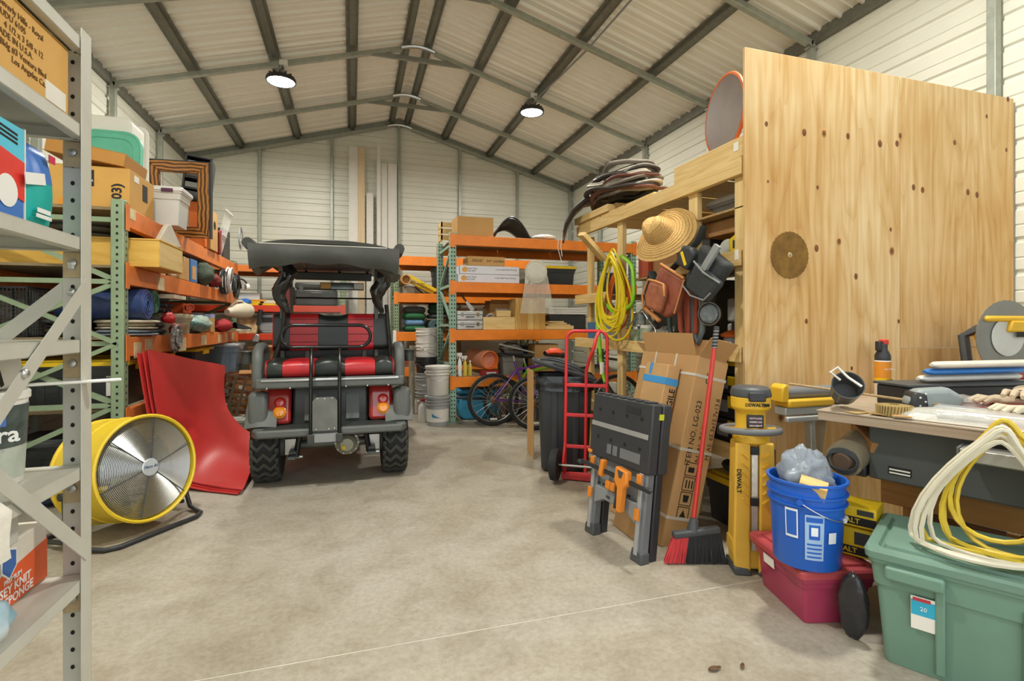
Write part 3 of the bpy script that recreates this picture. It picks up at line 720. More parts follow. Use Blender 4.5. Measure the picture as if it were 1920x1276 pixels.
# --- top level
z = RL[3] + .003
p = P(238, 390, Y=4.53)
t = carton('square cardboard box with black printed label at the near top corner of the left rack', (-1.85, 4.825, z), (.5, .5, .30), m=mat('cardboard_gold', 'c99a4e', .75, var=.06), tape=False)
g = G(); g.cb((-.04, -.2512, .21), (.13, .002, .12)); build('black_label', g, INK, t); text('WAREHOUSE', .02, WHITEI, t, (-.04, -.2526, .19)); text('M', .04, WHITEI, t, (-.04, -.2526, .225), bold=.04)
g = G(); g.cb((-.13, -.2512, .03), (.12, .002, .05)); build('orange_label', g, mat('label_orange', 'd98e20', .6), t); text('(03)', .09, INK, t, (.17, -.2515, .11), (90, -90, 0), bold=.03)
g = G(); g.cb((.2512, .05, .18), (.002, .1, .13)); build('black_label', g, INK, t); g = G(); g.cb((.2512, -.12, .25), (.002, .09, .05)); build('white_label', g, PAPER, t)
t = carton('flat brown cardboard box lying tilted on the square box of the left rack', (-1.90, 4.83, z + .345), (.50, .44, .10), m=mat('cardboard_brown', 'b5813c', .75, var=.06), tape=False, rot=(0, 9, 0), sticker=('front', -.03, .05, .09, .04)); t.location.z = z + .36
# big white tub on end with teal lid in front
def roundrect(w, h, r, n=6):
    o = []
    for cx, cy, a0 in ((w / 2 - r, h - r, 0), (-w / 2 + r, h - r, 90), (-w / 2 + r, r, 180), (w / 2 - r, r, 270)):
        for i in range(n): q = R(a0 + 90 * i / (n - 1)); o.append((cx + r * math.cos(q), cy + r * math.sin(q)))
    return o
t = thing('white_tub', 'large white plastic tub standing on end at the top of the left rack', 'tub', (-2.09, 5.42, z))
g = G(); g.prism(roundrect(.50, .93, .06), -.12, .2); build('shell', g, mat('tub_white', 'e4e1d6', .35, var=.02), t, bevel=.015)
g = G(); g.prism(roundrect(.55, .97, .08), .2, .22); build('rim', g, MATS['tub_white'], t, bevel=.006)
for u in (-.13, .13): g = G(); g.cb((u, -.122, .45), (.035, .006, .6)); build('moulded_rib', g, MATS['tub_white'], t, bevel=.003)
t = thing('teal_lid', 'teal plastic tub lid leaning on the white tub', 'lid', (-1.96, 5.15, z + .02), rot=(-4, 0, 0))
TEAL = mat('teal_plastic', '62b89a', .4)
g = G(); g.prism(roundrect(.46, .74, .13), -.012, .012); build('panel', g, TEAL, t, bevel=.004)
rr = roundrect(.46, .74, .13); g = G(); g.tube([(a, 0, b) for a, b in rr], .018, n=8, closed=True); build('rim', g, TEAL, t)
rr = roundrect(.36, .64, .10); g = G(); g.tube([(a, -.012, b + .05) for a, b in rr], .008, n=6, closed=True); build('ridge', g, TEAL, t)
t = tote('small clear tub with white lid and purple latch on the left rack', (-1.60, 5.36, z), (.32, .30, .34), bm=MILK, lm=WHITEP, ribs=0, latches=False, taper=.84, name='clear_tub')
g = G(); g.cb((.06, -.166, .30), (.09, .014, .03)); build('latch', g, mat('purple_plastic', '5a3355', .4), t, bevel=.003)
g = G(); g.box(-.13, .13, -.115, .115, .01, .13); build('grey_contents', g, mat('tub_contents', '6e7880', .7), t)
# heavy wooden picture frame
p = P(350, 440, Y=5.92)
t = thing('picture_frame', 'empty dark-striped wooden picture frame standing on the left rack', 'frame', (-1.66, 5.95, z), rz=-4)
FW = wood('striped_frame_wood', 'b97c35', '4d2c14', rough=.3, stretch=(1, 1, 1), scale=7, dist=1.5)
def striped(name, ax):
    m = bpy.data.materials.new(name); m.use_nodes = True; nt = m.node_tree; N = nt.nodes; L = nt.links; b_ = N['Principled BSDF']; b_.inputs['Roughness'].default_value = .3
    tc = N.new('ShaderNodeTexCoord'); wv = N.new('ShaderNodeTexWave'); wv.bands_direction = ax; wv.inputs['Scale'].default_value = 9; wv.inputs['Distortion'].default_value = 5; wv.inputs['Detail'].default_value = 3; wv.inputs['Detail Scale'].default_value = .6
    L.new(tc.outputs['Object'], wv.inputs['Vector']); rp = N.new('ShaderNodeValToRGB'); L.new(wv.outputs['Fac'], rp.inputs[0]); rp.color_ramp.elements[0].color = lin('3a1d0c'); rp.color_ramp.elements[1].color = lin('c08038'); L.new(rp.outputs[0], b_.inputs['Base Color']); return m
FWX, FWZ = striped('striped_wood_rail', 'Z'), striped('striped_wood_stile', 'X')
fw, fh, fb = .56, .76, .11
for nm, poly, mm in (('rail', [(-fw / 2, 0), (fw / 2, 0), (fw / 2 - fb, fb), (-fw / 2 + fb, fb)], FWX), ('rail', [(-fw / 2, fh), (fw / 2, fh), (fw / 2 - fb, fh - fb), (-fw / 2 + fb, fh - fb)], FWX), ('stile', [(-fw / 2, 0), (-fw / 2 + fb, fb), (-fw / 2 + fb, fh - fb), (-fw / 2, fh)], FWZ), ('stile', [(fw / 2, 0), (fw / 2 - fb, fb), (fw / 2 - fb, fh - fb), (fw / 2, fh)], FWZ)):
    g = G(); g.prism(poly, -.02, .02); build(nm, g, mm, t, bevel=.006)
g = G()
for a in ((-fw / 2 - .012, -fw / 2, 0, fh), (fw / 2, fw / 2 + .012, 0, fh)): g.box(a[0], a[1], -.012, .05, a[2], a[3])
g.box(-fw / 2 - .012, fw / 2 + .012, -.012, .05, fh, fh + .012); build('black_edge', g, BLACKP, t)
# boxes and organiser beyond the frame
carton('narrow orange box standing on the left rack beyond the picture frame', (-1.66, 6.62, z), (.16, .10, .50), m=mat('box_orange', 'd9722a', .55), tape=False, name='orange_box')
t = carton('upright cardboard box with round cut-out beside the narrow orange box', (-1.66, 6.90, z), (.20, .34, .46), tape=True); g = G(); g.at((.101, .02, .3), (0, 90, 0)); g.lathe([(.05, 0), (.05, .0012), (.001, .0012)], 18); build('hand_hole', g, HOLE, t)
t = thing('drawer_organiser', 'black drawer organiser tilted on top of the boxes of the left rack', 'organiser', (-1.71, 6.74, z + .51), rot=(0, 6, 8))
g = G(); fr_ = .02
for a in ((-.13, -.11), (.11, .13)): g.box(a[0], a[1], -.2, .2, 0, .50)
g.box(-.13, .13, .18, .2, 0, .5)
for k in range(5): g.box(-.13, .13, -.2, .2, k * .12, k * .12 + .016)
build('body', g, BLACKP, t, bevel=.003)
for k in range(4): g = G(); g.box(-.105, .105, -.19, .17, k * .12 + .02, k * .12 + .10 - .02 * (k % 2)); build('drawer', g, [DARKP, GREYP][k % 2], t, bevel=.004)
for i, (cc, lb, dh) in enumerate((('8e2f2a', 'dark red book standing on the left rack past the cut-out box', .26), ('a04a35', 'rust-coloured book beside the dark red book', .24), ('d96a7a', 'pink paperback behind the rust-coloured book', .30))):
    g = G(); g.box(-.1, .1, -.022, .022, 0, dh); g.m = 1; g.box(-.095, .099, -.018, .018, .004, dh - .004); g.m = 0
    t = thing('book', lb, 'book', (-1.66, 7.16 + i * .05, z), group='books on the left rack'); h_ = G(); h_.box(-.1, .1, -.02, -.016, 0, dh); h_.box(-.1, .1, .016, .02, 0, dh); h_.box(.096, .1, -.02, .02, 0, dh); build('cover', h_, mat('cover_' + cc, cc, .5), t); h_ = G(); h_.box(-.096, .095, -.0155, .0155, .005, dh - .005); build('pages', h_, PAPER, t)
t = thing('wire_rack', 'white wire shelf leaning among the things at the far top of the left rack', 'wire shelf', (-1.68, 7.55, z), rot=(0, 14, 0))
g = G()
for k in range(9): g.tube([(0, -.18 + k * .045, 0), (0, -.18 + k * .045, .62)], .004, n=5)
for zz in (.02, .3, .6): g.tube([(0.006, -.2, zz), (.006, .2, zz)], .006, n=6)
build('wires', g, WHITEP, t)
g = G()
for k in range(6): g.tube(arc((0, .36, .30), .10 + .012 * k, 0, 360, 20, 'yz'), .003, n=5)
for k in range(8): a = 2 * PI * k / 8; g.tube([(0, .36 + .04 * math.cos(a), .3 + .04 * math.sin(a)), (0, .36 + .16 * math.cos(a), .3 + .16 * math.sin(a))], .003, n=5)
one('wire_basket', 'round grey wire basket hanging behind the white wire shelf', 'basket', g, GREYP, (-1.50, 7.75, z + .04))
carton('white flat carton standing behind the books of the left rack', (-1.76, 7.42, z), (.10, .3, .50), m=mat('carton_white3', 'dcdad2', .6), tape=False, name='white_carton')
t = carton('black cardboard case at the far end of the left rack top', (-1.82, 7.95, z), (.35, .4, .42), m=BLACKP, tape=False, name='black_case')
carton('dark cardboard box deep in the left rack top behind the clear tub', (-2.3, 6.4, z), (.4, .6, .4), m=mat('cardboard_dark', '8d6c42', .8))
# --- third level: long plywood box etc.
z = RL[2] + .003
t = thing('plywood_box', 'long yellow plywood box jutting out of the left rack', 'box', (-2.0, 4.92, z))
g = G(); g.box(-.6, .575, -.29, .29, 0, .205); build('body', g, PLYBOX, t, bevel=.003)
g = G(); g.box(-.605, .58, -.295, .295, .205, .217); build('lid', g, PLYBOX, t, bevel=.002); g = G(); g.box(.5751, .577, -.28, .28, .01, .195); build('end_panel', g, wood('pale_ply', 'e3c888', 'd6b670', stretch=(1, .1, 1), scale=7), t)
g = G(); g.prism([(-.16, 0), (.16, 0), (.02, .17), (-.03, .17)], -.02, .02); one('paper_cone', 'peaked white paper wrapper on the long plywood box', 'wrapper', g, mat('glassine', 'd9d4c4', .5, alpha=.85), (-1.47, 4.98, z + .2185), rz=75, bevel=.006)
folded('grey_blankets', 'folded grey moving blankets deep under the top beam of the left rack', 'blanket', (-2.15, 5.0, z + .225), (.8, .5, .16), 3, mat('blanket_grey', '625e52', .95, bump=.5), wob=.03)
t = thing('jug', 'white plastic jug with brown cap on the left rack next to the plywood box', 'jug', (-1.68, 5.42, z)); g = G(); g.lathe([(.055, 0), (.06, .01), (.06, .17), (.045, .2), (.022, .21), (.022, .225)], 18); build('body', g, WHITEP, t); g = G(); g.lathe([(.026, .22), (.026, .25), (.001, .252)], 14); build('cap', g, mat('cap_brown', '8a6a4a', .5), t)
t = thing('picture_frame_small', 'small white picture frame leaning below the jug on the left rack', 'frame', (-1.60, 5.56, z), rz=78)
t.name = 'picture_frame'
for a in ((-.07, -.05, 0, .17), (.05, .07, 0, .17), (-.07, .07, 0, .02), (-.07, .07, .15, .17)): g = G(); g.box(a[0], a[1], -.008, .008, a[2], a[3]); build('frame_side', g, mat('frame_tan', 'b98f5a', .5), t)
g = G(); g.box(-.05, .05, -.002, .002, .02, .15); build('picture', g, PAPER, t)
carton('small cardboard box on the left rack beside the small picture frame', (-1.68, 5.86, z), (.18, .34, .23), tape=True)
t = carton('blue retail package with food print on the left rack', (-1.65, 6.20, z), (.12, .24, .24), m=mat('pack_blue2', '3a7fc4', .45), tape=False, name='blue_package', sticker=('right', 0, .1, .14, .14, mat('food_print', 'c88a4a', .6, col2='e0b070', scale=50)))
blob('netting_bundle', 'dark green netting bundle on the left rack beside the blue package', 'netting', (-1.64, 6.62, z), (.28, .44, .26), mat('net_green', '38453a', .9, bump=1, bscale=90, col2='5d6a58', scale=20), seed=2)
blob('red_strap_bundle', 'small dark red strap bundle between netting and headphones', 'strap', (-1.58, 6.98, z), (.16, .2, .16), mat('strap_red', '7c2b2a', .8, bump=.8, bscale=60), seed=8)
def coil(name, label, cat, loc, loops, r, tr, m, rz=0, rot=None, jit=.25, sx=1, sz=1, seed=0, group=None, n=22, plane='xz', hang=0, zmin=None):
    rnd = random.Random(seed); pts = []; N_ = loops * n; k0 = [(rnd.uniform(-1, 1), rnd.uniform(-1, 1), rnd.uniform(-1, 1)) for _ in range(loops + 1)]
    for i in range(N_):
        q = 2 * PI * i / n; l = i / n; a = int(l); f = l - a; k = [k0[a][j] * (1 - f) + k0[a + 1][j] * f for j in range(3)]
        rr = r * (1 + jit * k[0]); x = rr * math.cos(q) * sx + jit * .5 * r * k[1]; zz = rr * math.sin(q) * sz + jit * .4 * r * k[2]
        yy = tr * 2.2 * k[1] * math.sin(q * .5 + k[2]) * 1.5
        if hang: f2 = .5 - .5 * zz / (r * sz); x *= .30 + .85 * max(0, min(1.15, f2)) ** .7; zz -= hang * max(0, f2) * (.5 + .5 * k[0]); x += .35 * r * k[1] * f2
        if zmin is not None and zz < zmin: yy -= (zmin - zz) * .9; zz = zmin + tr * (1 + k[0])
        pts.append((x, yy, zz) if plane == 'xz' else (x, zz, abs(yy) + tr))
    g = G(); g.tube(pts, tr, n=6); return one(name, label, cat, g, m, loc, rz, group, rot)
for i, (dy, dz, lb, cc) in enumerate(((0, .15, 'tangle of black cable hanging over the third beam of the left rack', BLACKP), (.16, .19, 'tangle of white cable beside the black one on the left rack', WHITEP), (.32, .12, 'looped black cord at the far end of the third beam of the left rack', BLACKP))):
    coil('cable_tangle', lb, 'cable', (-1.545 + .04 * i, 7.32 + dy, z + dz - .06), 7, .13, .010, cc, rz=90, seed=i, jit=.35)
t = thing('headphones', 'white and black headphones hanging at the far end of the left rack', 'headphones', (-1.46, 7.85, z + .09), rz=30)
g = G(); g.tube(arc((0, 0, 0), .09, 0, 180, 14), .012, n=8); build('headband', g, BLACKP, t)
for sg in (-1, 1): g = G(); g.lathe([(.045, -.02), (.05, 0), (.045, .02), (.001, .024)], 18); build('ear_cup', g, WHITEP, t, loc=(sg * .09, 0, -.02), rot=(0, 90 * sg, 0))
# --- second level: tarps and soft things
z = RL[1] + .003
BTARP = mat('blue_tarp', '2c4070', .45, var=.2, bump=.8, bscale=14)
roll('tarp_roll', 'rolled dark blue tarp, its end showing right of the near green post', 'tarp', (-1.56, 4.80, z + .252), (-2.12, 4.80, z + .252), .120, BTARP, inner=mat('blue_tarp_edge', '45609c', .5))
roll('tarp_roll', 'rolled dark green tarp behind the blue one on the left rack', 'tarp', (-1.58, 5.03, z + .28), (-2.12, 5.03, z + .28), .095, mat('green_tarp', '2f5a45', .5, var=.2, bump=.6, bscale=14))
folded('canvas_drop_cloth', 'folded off-white canvas drop cloth tied with cord, at the near end of the left rack', 'drop cloth', (-1.73, 4.90, z + .052), (.40, .46, .075), 3, mat('canvas', 'c9c0a8', .95, bump=.5, bscale=40), wob=.03, seed=1)
folded('grey_mat', 'flat grey folded mat under the canvas cloth on the left rack', 'mat', (-1.73, 4.90, z), (.38, .50, .05), 2, mat('mat_grey', '7f8790', .8), wob=.01)
folded('black_chair_bags', 'black bagged folding chairs stacked on the near left rack', 'chair bag', (-2.07, 4.84, z), (.26, .46, .13), 4, [BLACKP, mat('bag_olive', '5a5a45', .8), BLACKP, DARKP], wob=.03, seed=3)
t = thing('wire_crate', 'black expanded-wire crate at the near left of the rack', 'crate', (-2.38, 4.80, z))
g = G(); cw, ch = .28, .36
for k in range(13):
    for kk in range(0, 1): g.tube([(-cw / 2 + cw * k / 12, -.2, 0), (-cw / 2 + cw * k / 12, -.2, ch)], .0025, n=4)
for k in range(1, 15): g.tube([(-cw / 2, -.2, ch * k / 14), (cw / 2, -.2, ch * k / 14 + .0)], .0025, n=4)
for k in range(13): g.tube([(cw / 2, -.2 + .4 * k / 12, 0), (cw / 2, -.2 + .4 * k / 12, ch)], .0025, n=4)
for k in range(1, 15): g.tube([(cw / 2, -.2, ch * k / 14), (cw / 2, .2, ch * k / 14)], .0025, n=4)
build('wire_mesh', g, DARKP, t)
g = G()
for a in ((-1, -1), (1, -1), (1, 1), (-1, 1)): g.bar((a[0] * cw / 2, a[1] * .2, 0), (a[0] * cw / 2, a[1] * .2, ch + .01), .012, .012)
for zz in (.006, ch): 
    for a, b in (((-1, -1), (1, -1)), ((1, -1), (1, 1)), ((1, 1), (-1, 1)), ((-1, 1), (-1, -1))): g.bar((a[0] * cw / 2, a[1] * .2, zz), (b[0] * cw / 2, b[1] * .2, zz), .012, .012)
build('crate_frame', g, BLACKP, t)
t = thing('tripod_bundle', 'bundle of black folded tripod legs on the left rack behind the canvas cloth', 'tripod', (-1.70, 5.45, z + .20))
for k in range(5): g = G(); g.tube([(-.5, -.1 + .02 * k, .05 * (k % 3)), (.10, -.12 + .06 * k, .045 * (k % 3) + .02)], .016, n=8); build('leg', g, BLACKP, t)
folded('dark_tent_bag', 'black tent bag under the tripod bundle on the left rack', 'bag', (-1.84, 5.52, z), (.36, .34, .17), 3, [DARKP, BLACKP, mat('bag_grey', '4d4d48', .8)], seed=9)
carton('flat cream box lying on the tripod bundle of the left rack', (-1.80, 5.60, z + .33), (.5, .35, .035), m=mat('box_cream', 'cfc6ae', .6), tape=False, name='cream_box')
for i, (y_, cc, lb) in enumerate(((5.42, 'c22a2e', 'bright red pouch on the left rack next to the canvas cloth'), (5.62, 'b92c2c', 'red and white pouch with emblem below the bright red pouch'))):
    blob('red_pouch', lb, 'pouch', (-1.58, y_ - .05, z + (.10 if i == 0 else 0)), (.1, .18, .10), mat('pouch_' + cc, cc, .5, bump=.4), seed=i + 20)
tote('small cloudy plastic bin beside the red pouches on the left rack', (-1.70, 5.93, z), (.22, .26, .20), rz=90, bm=mat('cloudy', 'c9bf9c', .4, alpha=.85), lm=mat('cloudy_lid', 'd3caa8', .4), ribs=0, latches=False, name='cloudy_bin')
blob('clear_supply_bag', 'clear bag of teal and white supplies on the left rack', 'bag', (-1.62, 6.42, z), (.26, .6, .20), mat('bag_mixed', 'c2c9b8', .35, col2='2f7f80', scale=9, bump=.6), seed=31, amp=.18)
t = carton('tall narrow carton with purple top on the left rack', (-1.68, 6.92, z), (.2, .2, .21), m=CARD, tape=False); g = G(); g.box(-.101, .101, -.101, .101, .17, .214); build('purple_band', g, mat('lilac', '9da2cc', .6), t)
roll('orange_tube', 'short orange plastic tube lying on the supplies of the left rack', 'tube', (-1.52, 5.80, z + .26), (-1.66, 6.25, z + .27), .035, mat('tube_orange', 'e8682a', .4), hole=.03)
carton('orange tool case on the left rack behind the orange tube', (-1.80, 6.38, z + .21), (.2, .3, .11), m=mat('case_orange', 'd95a22', .5), tape=False, name='orange_case')
coil('rope_bundle', 'black and white rope hanging down over the second beam of the left rack', 'rope', (-1.535, 5.42, z - .04), 8, .075, .012, mat('rope_mix', '2c2c2a', .9, col2='b9b5aa', scale=45), rz=90, sz=1.3, seed=4, jit=.3)
t = thing('vacuum_head', 'cream hand vacuum lying at the far end of the left rack', 'vacuum', (-1.45, 7.75, z + .20), rz=70)
CREAM = mat('cream_plastic', 'cfc8b0', .35)
g = G(); g.tube([(-.28, 0, .05), (-.2, 0, .06), (-.05, 0, .07), (.12, 0, .08), (.2, 0, .08)], [.04, .07, .10, .11, .10], n=18); build('body', g, CREAM, t)
g = G(); g.tube([(-.2, 0, .13), (-.1, 0, .2), (.05, 0, .21), (.12, 0, .18)], .016, n=8); build('handle', g, CREAM, t); g = G(); g.at((.2, 0, .08), (0, 90, 0)); g.lathe([(.10, 0), (.08, .012), (.001, .012)], 18); build('end_cap', g, BLACKP, t)
t = thing('shoe', 'black and cream athletic shoe on the far end of the left rack', 'shoe', (-1.42, 7.78, z + .0), rz=60)
g = G(); g.grid(lambda a, b: (-.14 + .28 * b, .05 * math.cos(2 * PI * a) * (.6 + .5 * math.sin(PI * (.15 + b * .8))), .025 + max(-.0, .05 * math.sin(2 * PI * a)) * (1.6 - b) + .02 * (1 - b)), 16, 12, cu=True); build('upper', g, BLACKP, t, smooth=60)
g = G(); g.prism([(-.15, -.045), (.08, -.05), (.15, -.02), (.155, .02), (.08, .05), (-.15, .045)], 0, .03, 'z'); build('sole', g, CREAM, t, bevel=.008)
blob('red_glove', 'dark red work glove beside the shoe on the far left rack', 'glove', (-1.58, 7.42, z), (.22, .3, .16), mat('glove_red', 'a32c30', .8, bump=.4), seed=40)
# --- lowest level and floor
z = RL[0] + .003
tote('black tote with yellow lid and white label behind the near green post', (-2.03, 4.86, z), (.80, .52, .36), bm=BLACKP, lm=YELP, ribs=5, sticker=(.31, .17, .09, .16, PAPER))
tote('black tote with yellow lid deep in the lowest level of the left rack', (-2.03, 5.55, z), (.75, .5, .36), bm=BLACKP, lm=YELP, ribs=4)
tote('black tote with yellow lid at the far end of the left rack', (-2.0, 7.05, z), (.62, .80, .36), bm=BLACKP, lm=YELP, ribs=2)
tote('blue-grey clear tote at the far left rack next to the red mat', (-1.70, 7.85, z), (.5, .5, .38), bm=mat('tote_blue_clear', '7b93a8', .35, alpha=.8), lm=mat('tote_lid_grey', 'aab4b8', .4), ribs=2)
tote('black tote on the floor under the left rack near the drum fan', (-2.05, 4.85, 0.001), (.72, .5, .40), bm=BLACKP, lm=DARKP, ribs=4)
blob('blue_bag', 'dark blue fabric bag on the floor under the left rack', 'bag', (-1.98, 4.38, .001), (.34, .24, .22), mat('navy_fabric', '31435e', .85, bump=.5), seed=50)
t = thing('cordless_tool', 'black and yellow cordless tool on the floor under the left rack', 'tool', (-1.68, 4.36, .002), rz=20)
g = G(); g.box(-.16, .12, -.03, .03, .01, .09); build('body', g, BLACKP, t, bevel=.012); g = G(); g.box(-.13, .02, -.032, .032, .06, .095); build('yellow_cover', g, YELP, t, bevel=.006); g = G(); g.cyl((.12, 0, .05), (.24, 0, .05), .015, n=10); build('shaft', g, STEEL, t)
# ---------------------------------------------------------------- red gym mat draped from the rack to the floor
REDV = mat('red_vinyl', 'c43432', .38, var=.06, scale=2, bump=.15, bscale=3)
Lp = [(-1.50, 4.62, 1.055), (-1.44, 4.60, .62), (-1.37, 4.57, .30), (-1.24, 4.51, .085), (-.98, 4.36, .035), (-.77, 4.22, .03)]
Rp = [(-1.33, 6.30, .80), (-1.27, 6.02, .56), (-1.18, 5.80, .40), (-1.03, 5.66, .24), (-.90, 5.60, .15), (-.78, 5.56, .12)]
def cr(pts, t):
    n = len(pts) - 1; x = min(n - 1e-6, t * n); i = int(x); f = x - i
    p0, p1, p2, p3 = (Vector(pts[max(0, min(n, k))]) for k in (i - 1, i, i + 1, i + 2))
    return .5 * ((2 * p1) + (p2 - p0) * f + (2 * p0 - 5 * p1 + 4 * p2 - p3) * f * f + (3 * p1 - p0 - 3 * p2 + p3) * f ** 3)
t = thing('gym_mat', 'folded red vinyl gym mat draped from the left rack down to the floor', 'mat')
for k in range(3):
    def mf(u, v, k=k):
        a, b = cr(Lp, v), cr(Rp, v); p = a.lerp(b, u)
        w_ = .02 * math.sin(u * 9 + v * 5) * (.3 + v) * (1 if k == 2 else .4); n_ = Vector((.8 * (1 - v) + .1, 0, .2 + .8 * v)).normalized()
        p = p + n_ * (w_ + (k - 2) * -.0) ; p += Vector((-.032, 0, 0)) * (2 - k) * (1 - v) + Vector((0, 0, -.011)) * (2 - k) * 1.0
        p.z = max(p.z, .004 + .010 * k + .0045); p.x += -.012 * (2 - k) * v; p.y += -.012 * (2 - k) * (1 - u)
        return p
    g = G(); g.slab(mf, 26, 26, -.0085 if False else .009); o = build('mat_layer', g, REDV, t, smooth=60)
g = G(); g.tube([cr(Lp, i / 24) + Vector((.004, -.006, .004)) for i in range(25)], .006, n=6); build('seam', g, mat('red_vinyl_seam', '9e2426', .5), t)
# ---------------------------------------------------------------- yellow drum fan
FYE = mat('fan_yellow', 'e3c330', .4, var=.08)
fx, fy, fz = -1.285, 3.72, .368
fan = thing('drum_fan', 'yellow drum fan with wire grille standing on a black tube base', 'fan', (fx, fy, 0), rz=math.degrees(math.atan2(-.57, .82)) + 90)
# local: -y is the face direction
r0 = .31
ax = thing('x', '', ''); bpy.data.objects.remove(ax)
TL = 8   # tilt up
def fbuild(nm, g, m, **k): return build(nm, g, m, fan, loc=(0, 0, fz), rot=(-TL, 0, 0), **k)
def ringy(g, R_, y, tr, n=48, k=6): g.tube([(R_ * math.cos(2 * PI * i / n), y, R_ * math.sin(2 * PI * i / n)) for i in range(n)], tr, n=k, closed=True)
g = G(); n = 48
for rr, ys in (((r0, r0), (-.13, .22)),):
    g.add([(r0 * math.cos(2 * PI * i / n), y, r0 * math.sin(2 * PI * i / n)) for y in (-.13, .22) for i in range(n)] + [((r0 - .006) * math.cos(2 * PI * i / n), y, (r0 - .006) * math.sin(2 * PI * i / n)) for y in (-.13, .22) for i in range(n)],
          [(i, (i + 1) % n, n + (i + 1) % n, n + i) for i in range(n)] + [(2 * n + i, 3 * n + i, 3 * n + (i + 1) % n, 2 * n + (i + 1) % n) for i in range(n)])
fbuild('drum', g, FYE)
g = G(); ringy(g, r0, -.132, .011); ringy(g, r0, .222, .011); ringy(g, r0, .05, .006); fbuild('drum_rim', g, FYE)
g = G()
for i in range(30): ringy(g, .05 + i * (r0 - .06) / 30, -.142 + .03 * (i / 30) ** 2, .0030, 40, 4)
gr = fbuild('front_grille', g, STEEL); gr['kind'] = 'stuff'
g = G()
for i in range(10): ringy(g, .05 + i * (r0 - .06) / 10, .215, .0015, 36, 4)
gr2 = fbuild('rear_grille', g, STEEL); gr2['kind'] = 'stuff'
for i in range(6):
    a = 2 * PI * i / 6 + .28; g = G(); g.tube([(.04 * math.cos(a), -.146, .04 * math.sin(a)), (.17 * math.cos(a), -.138, .17 * math.sin(a)), (r0 * math.cos(a), -.128, r0 * math.sin(a))], .0035, n=5); fbuild('grille_spoke', g, DARKP)
g = G(); g.at((0, -.142, 0), (90, 0, 0)); g.lathe([(.052, -.02), (.052, .006), (.046, .010), (.001, .012)], 28); fbuild('hub_badge', g, mat('badge_silver', 'c9d2d6', .3, .3), smooth=30)
bd = text('Maxx Air', .024, mat('badge_ink', '2b4a78', .5), fan, (0, 0, 0), (90, 0, 0), shear=.3); bd.location = Euler((R(-TL), 0, 0)).to_matrix() @ Vector((0, -.156, .004)) + Vector((0, 0, fz)); bd.rotation_euler = (R(90 - TL), 0, 0)
g = G()
for i in range(3):
    a0 = 2 * PI * i / 3
    g.grid(lambda u, v, a0=a0: ((.05 + .23 * u) * math.cos(a0 + (v - .5) * 1.2), .03 + .11 * (v - .5) * (1 - .3 * u), (.05 + .23 * u) * math.sin(a0 + (v - .5) * 1.2)), 8, 8)
fbuild('blades', g, mat('blade_alu', '8b8d8b', .8, 0), smooth=60)
g = G(); g.cyl((0, .0, 0), (0, .17, 0), .055, n=20); fbuild('motor', g, BLACKP)
# base tubes
g = G()
pts = [(-.36, .02, .30), (-.365, 0, .10), (-.35, -.05, .025), (-.30, -.20, .016), (-.24, -.235, .016), (.24, -.235, .016), (.30, -.20, .016), (.35, -.05, .025), (.365, 0, .10), (.36, .02, .30)]
g.tube(pts, .014, n=8); g.tube([(-.355, .02, .05), (-.33, .26, .018), (-.28, .30, .016), (.28, .30, .016), (.33, .26, .018), (.355, .02, .05)], .014, n=8); build('base_frame', g, BLACKP, fan, smooth=60)
for sg in (-1, 1): g = G(); g.cyl((sg * .31, .02, fz - .06), (sg * .385, .02, fz - .06), .022, n=12); build('pivot_knob', g, BLACKP, fan)
g = G(); g.tube([(.1, .34, .01), (-.2, .36, .008), (-.45, .2, .008), (-.6, .3, .008), (-.8, .25, .008)], .006, n=6); build('power_cord', g, YELP, fan)
# ================================================================ golf cart seen from behind
cart = thing('golf_cart', 'black and red lifted golf cart with rear seat, parked facing the back wall', 'golf cart', (-.145, 4.55, 0))
CB = mat('cart_black', '3b3f3c', .38, var=.08); CG = mat('cart_grey_trim', '5c605d', .5, var=.1); CR = mat('cart_red_paint', 'a02420', .16, var=.05, coat=.8)
VB = mat('seat_vinyl_black', '252b27', .34, var=.06, bump=.1, bscale=60); VR = mat('seat_vinyl_red', 'b9262b', .36, var=.05, bump=.1, bscale=60)
CANV = mat('roof_canvas', '34352f', .6, var=.12, scale=12, bump=.3, bscale=8); BTUBE = mat('black_tube', '1d1f1e', .2, .3, var=0)
def cp(nm, g, m, par=None, **k): return build(nm, g, m, par or cart, **k)
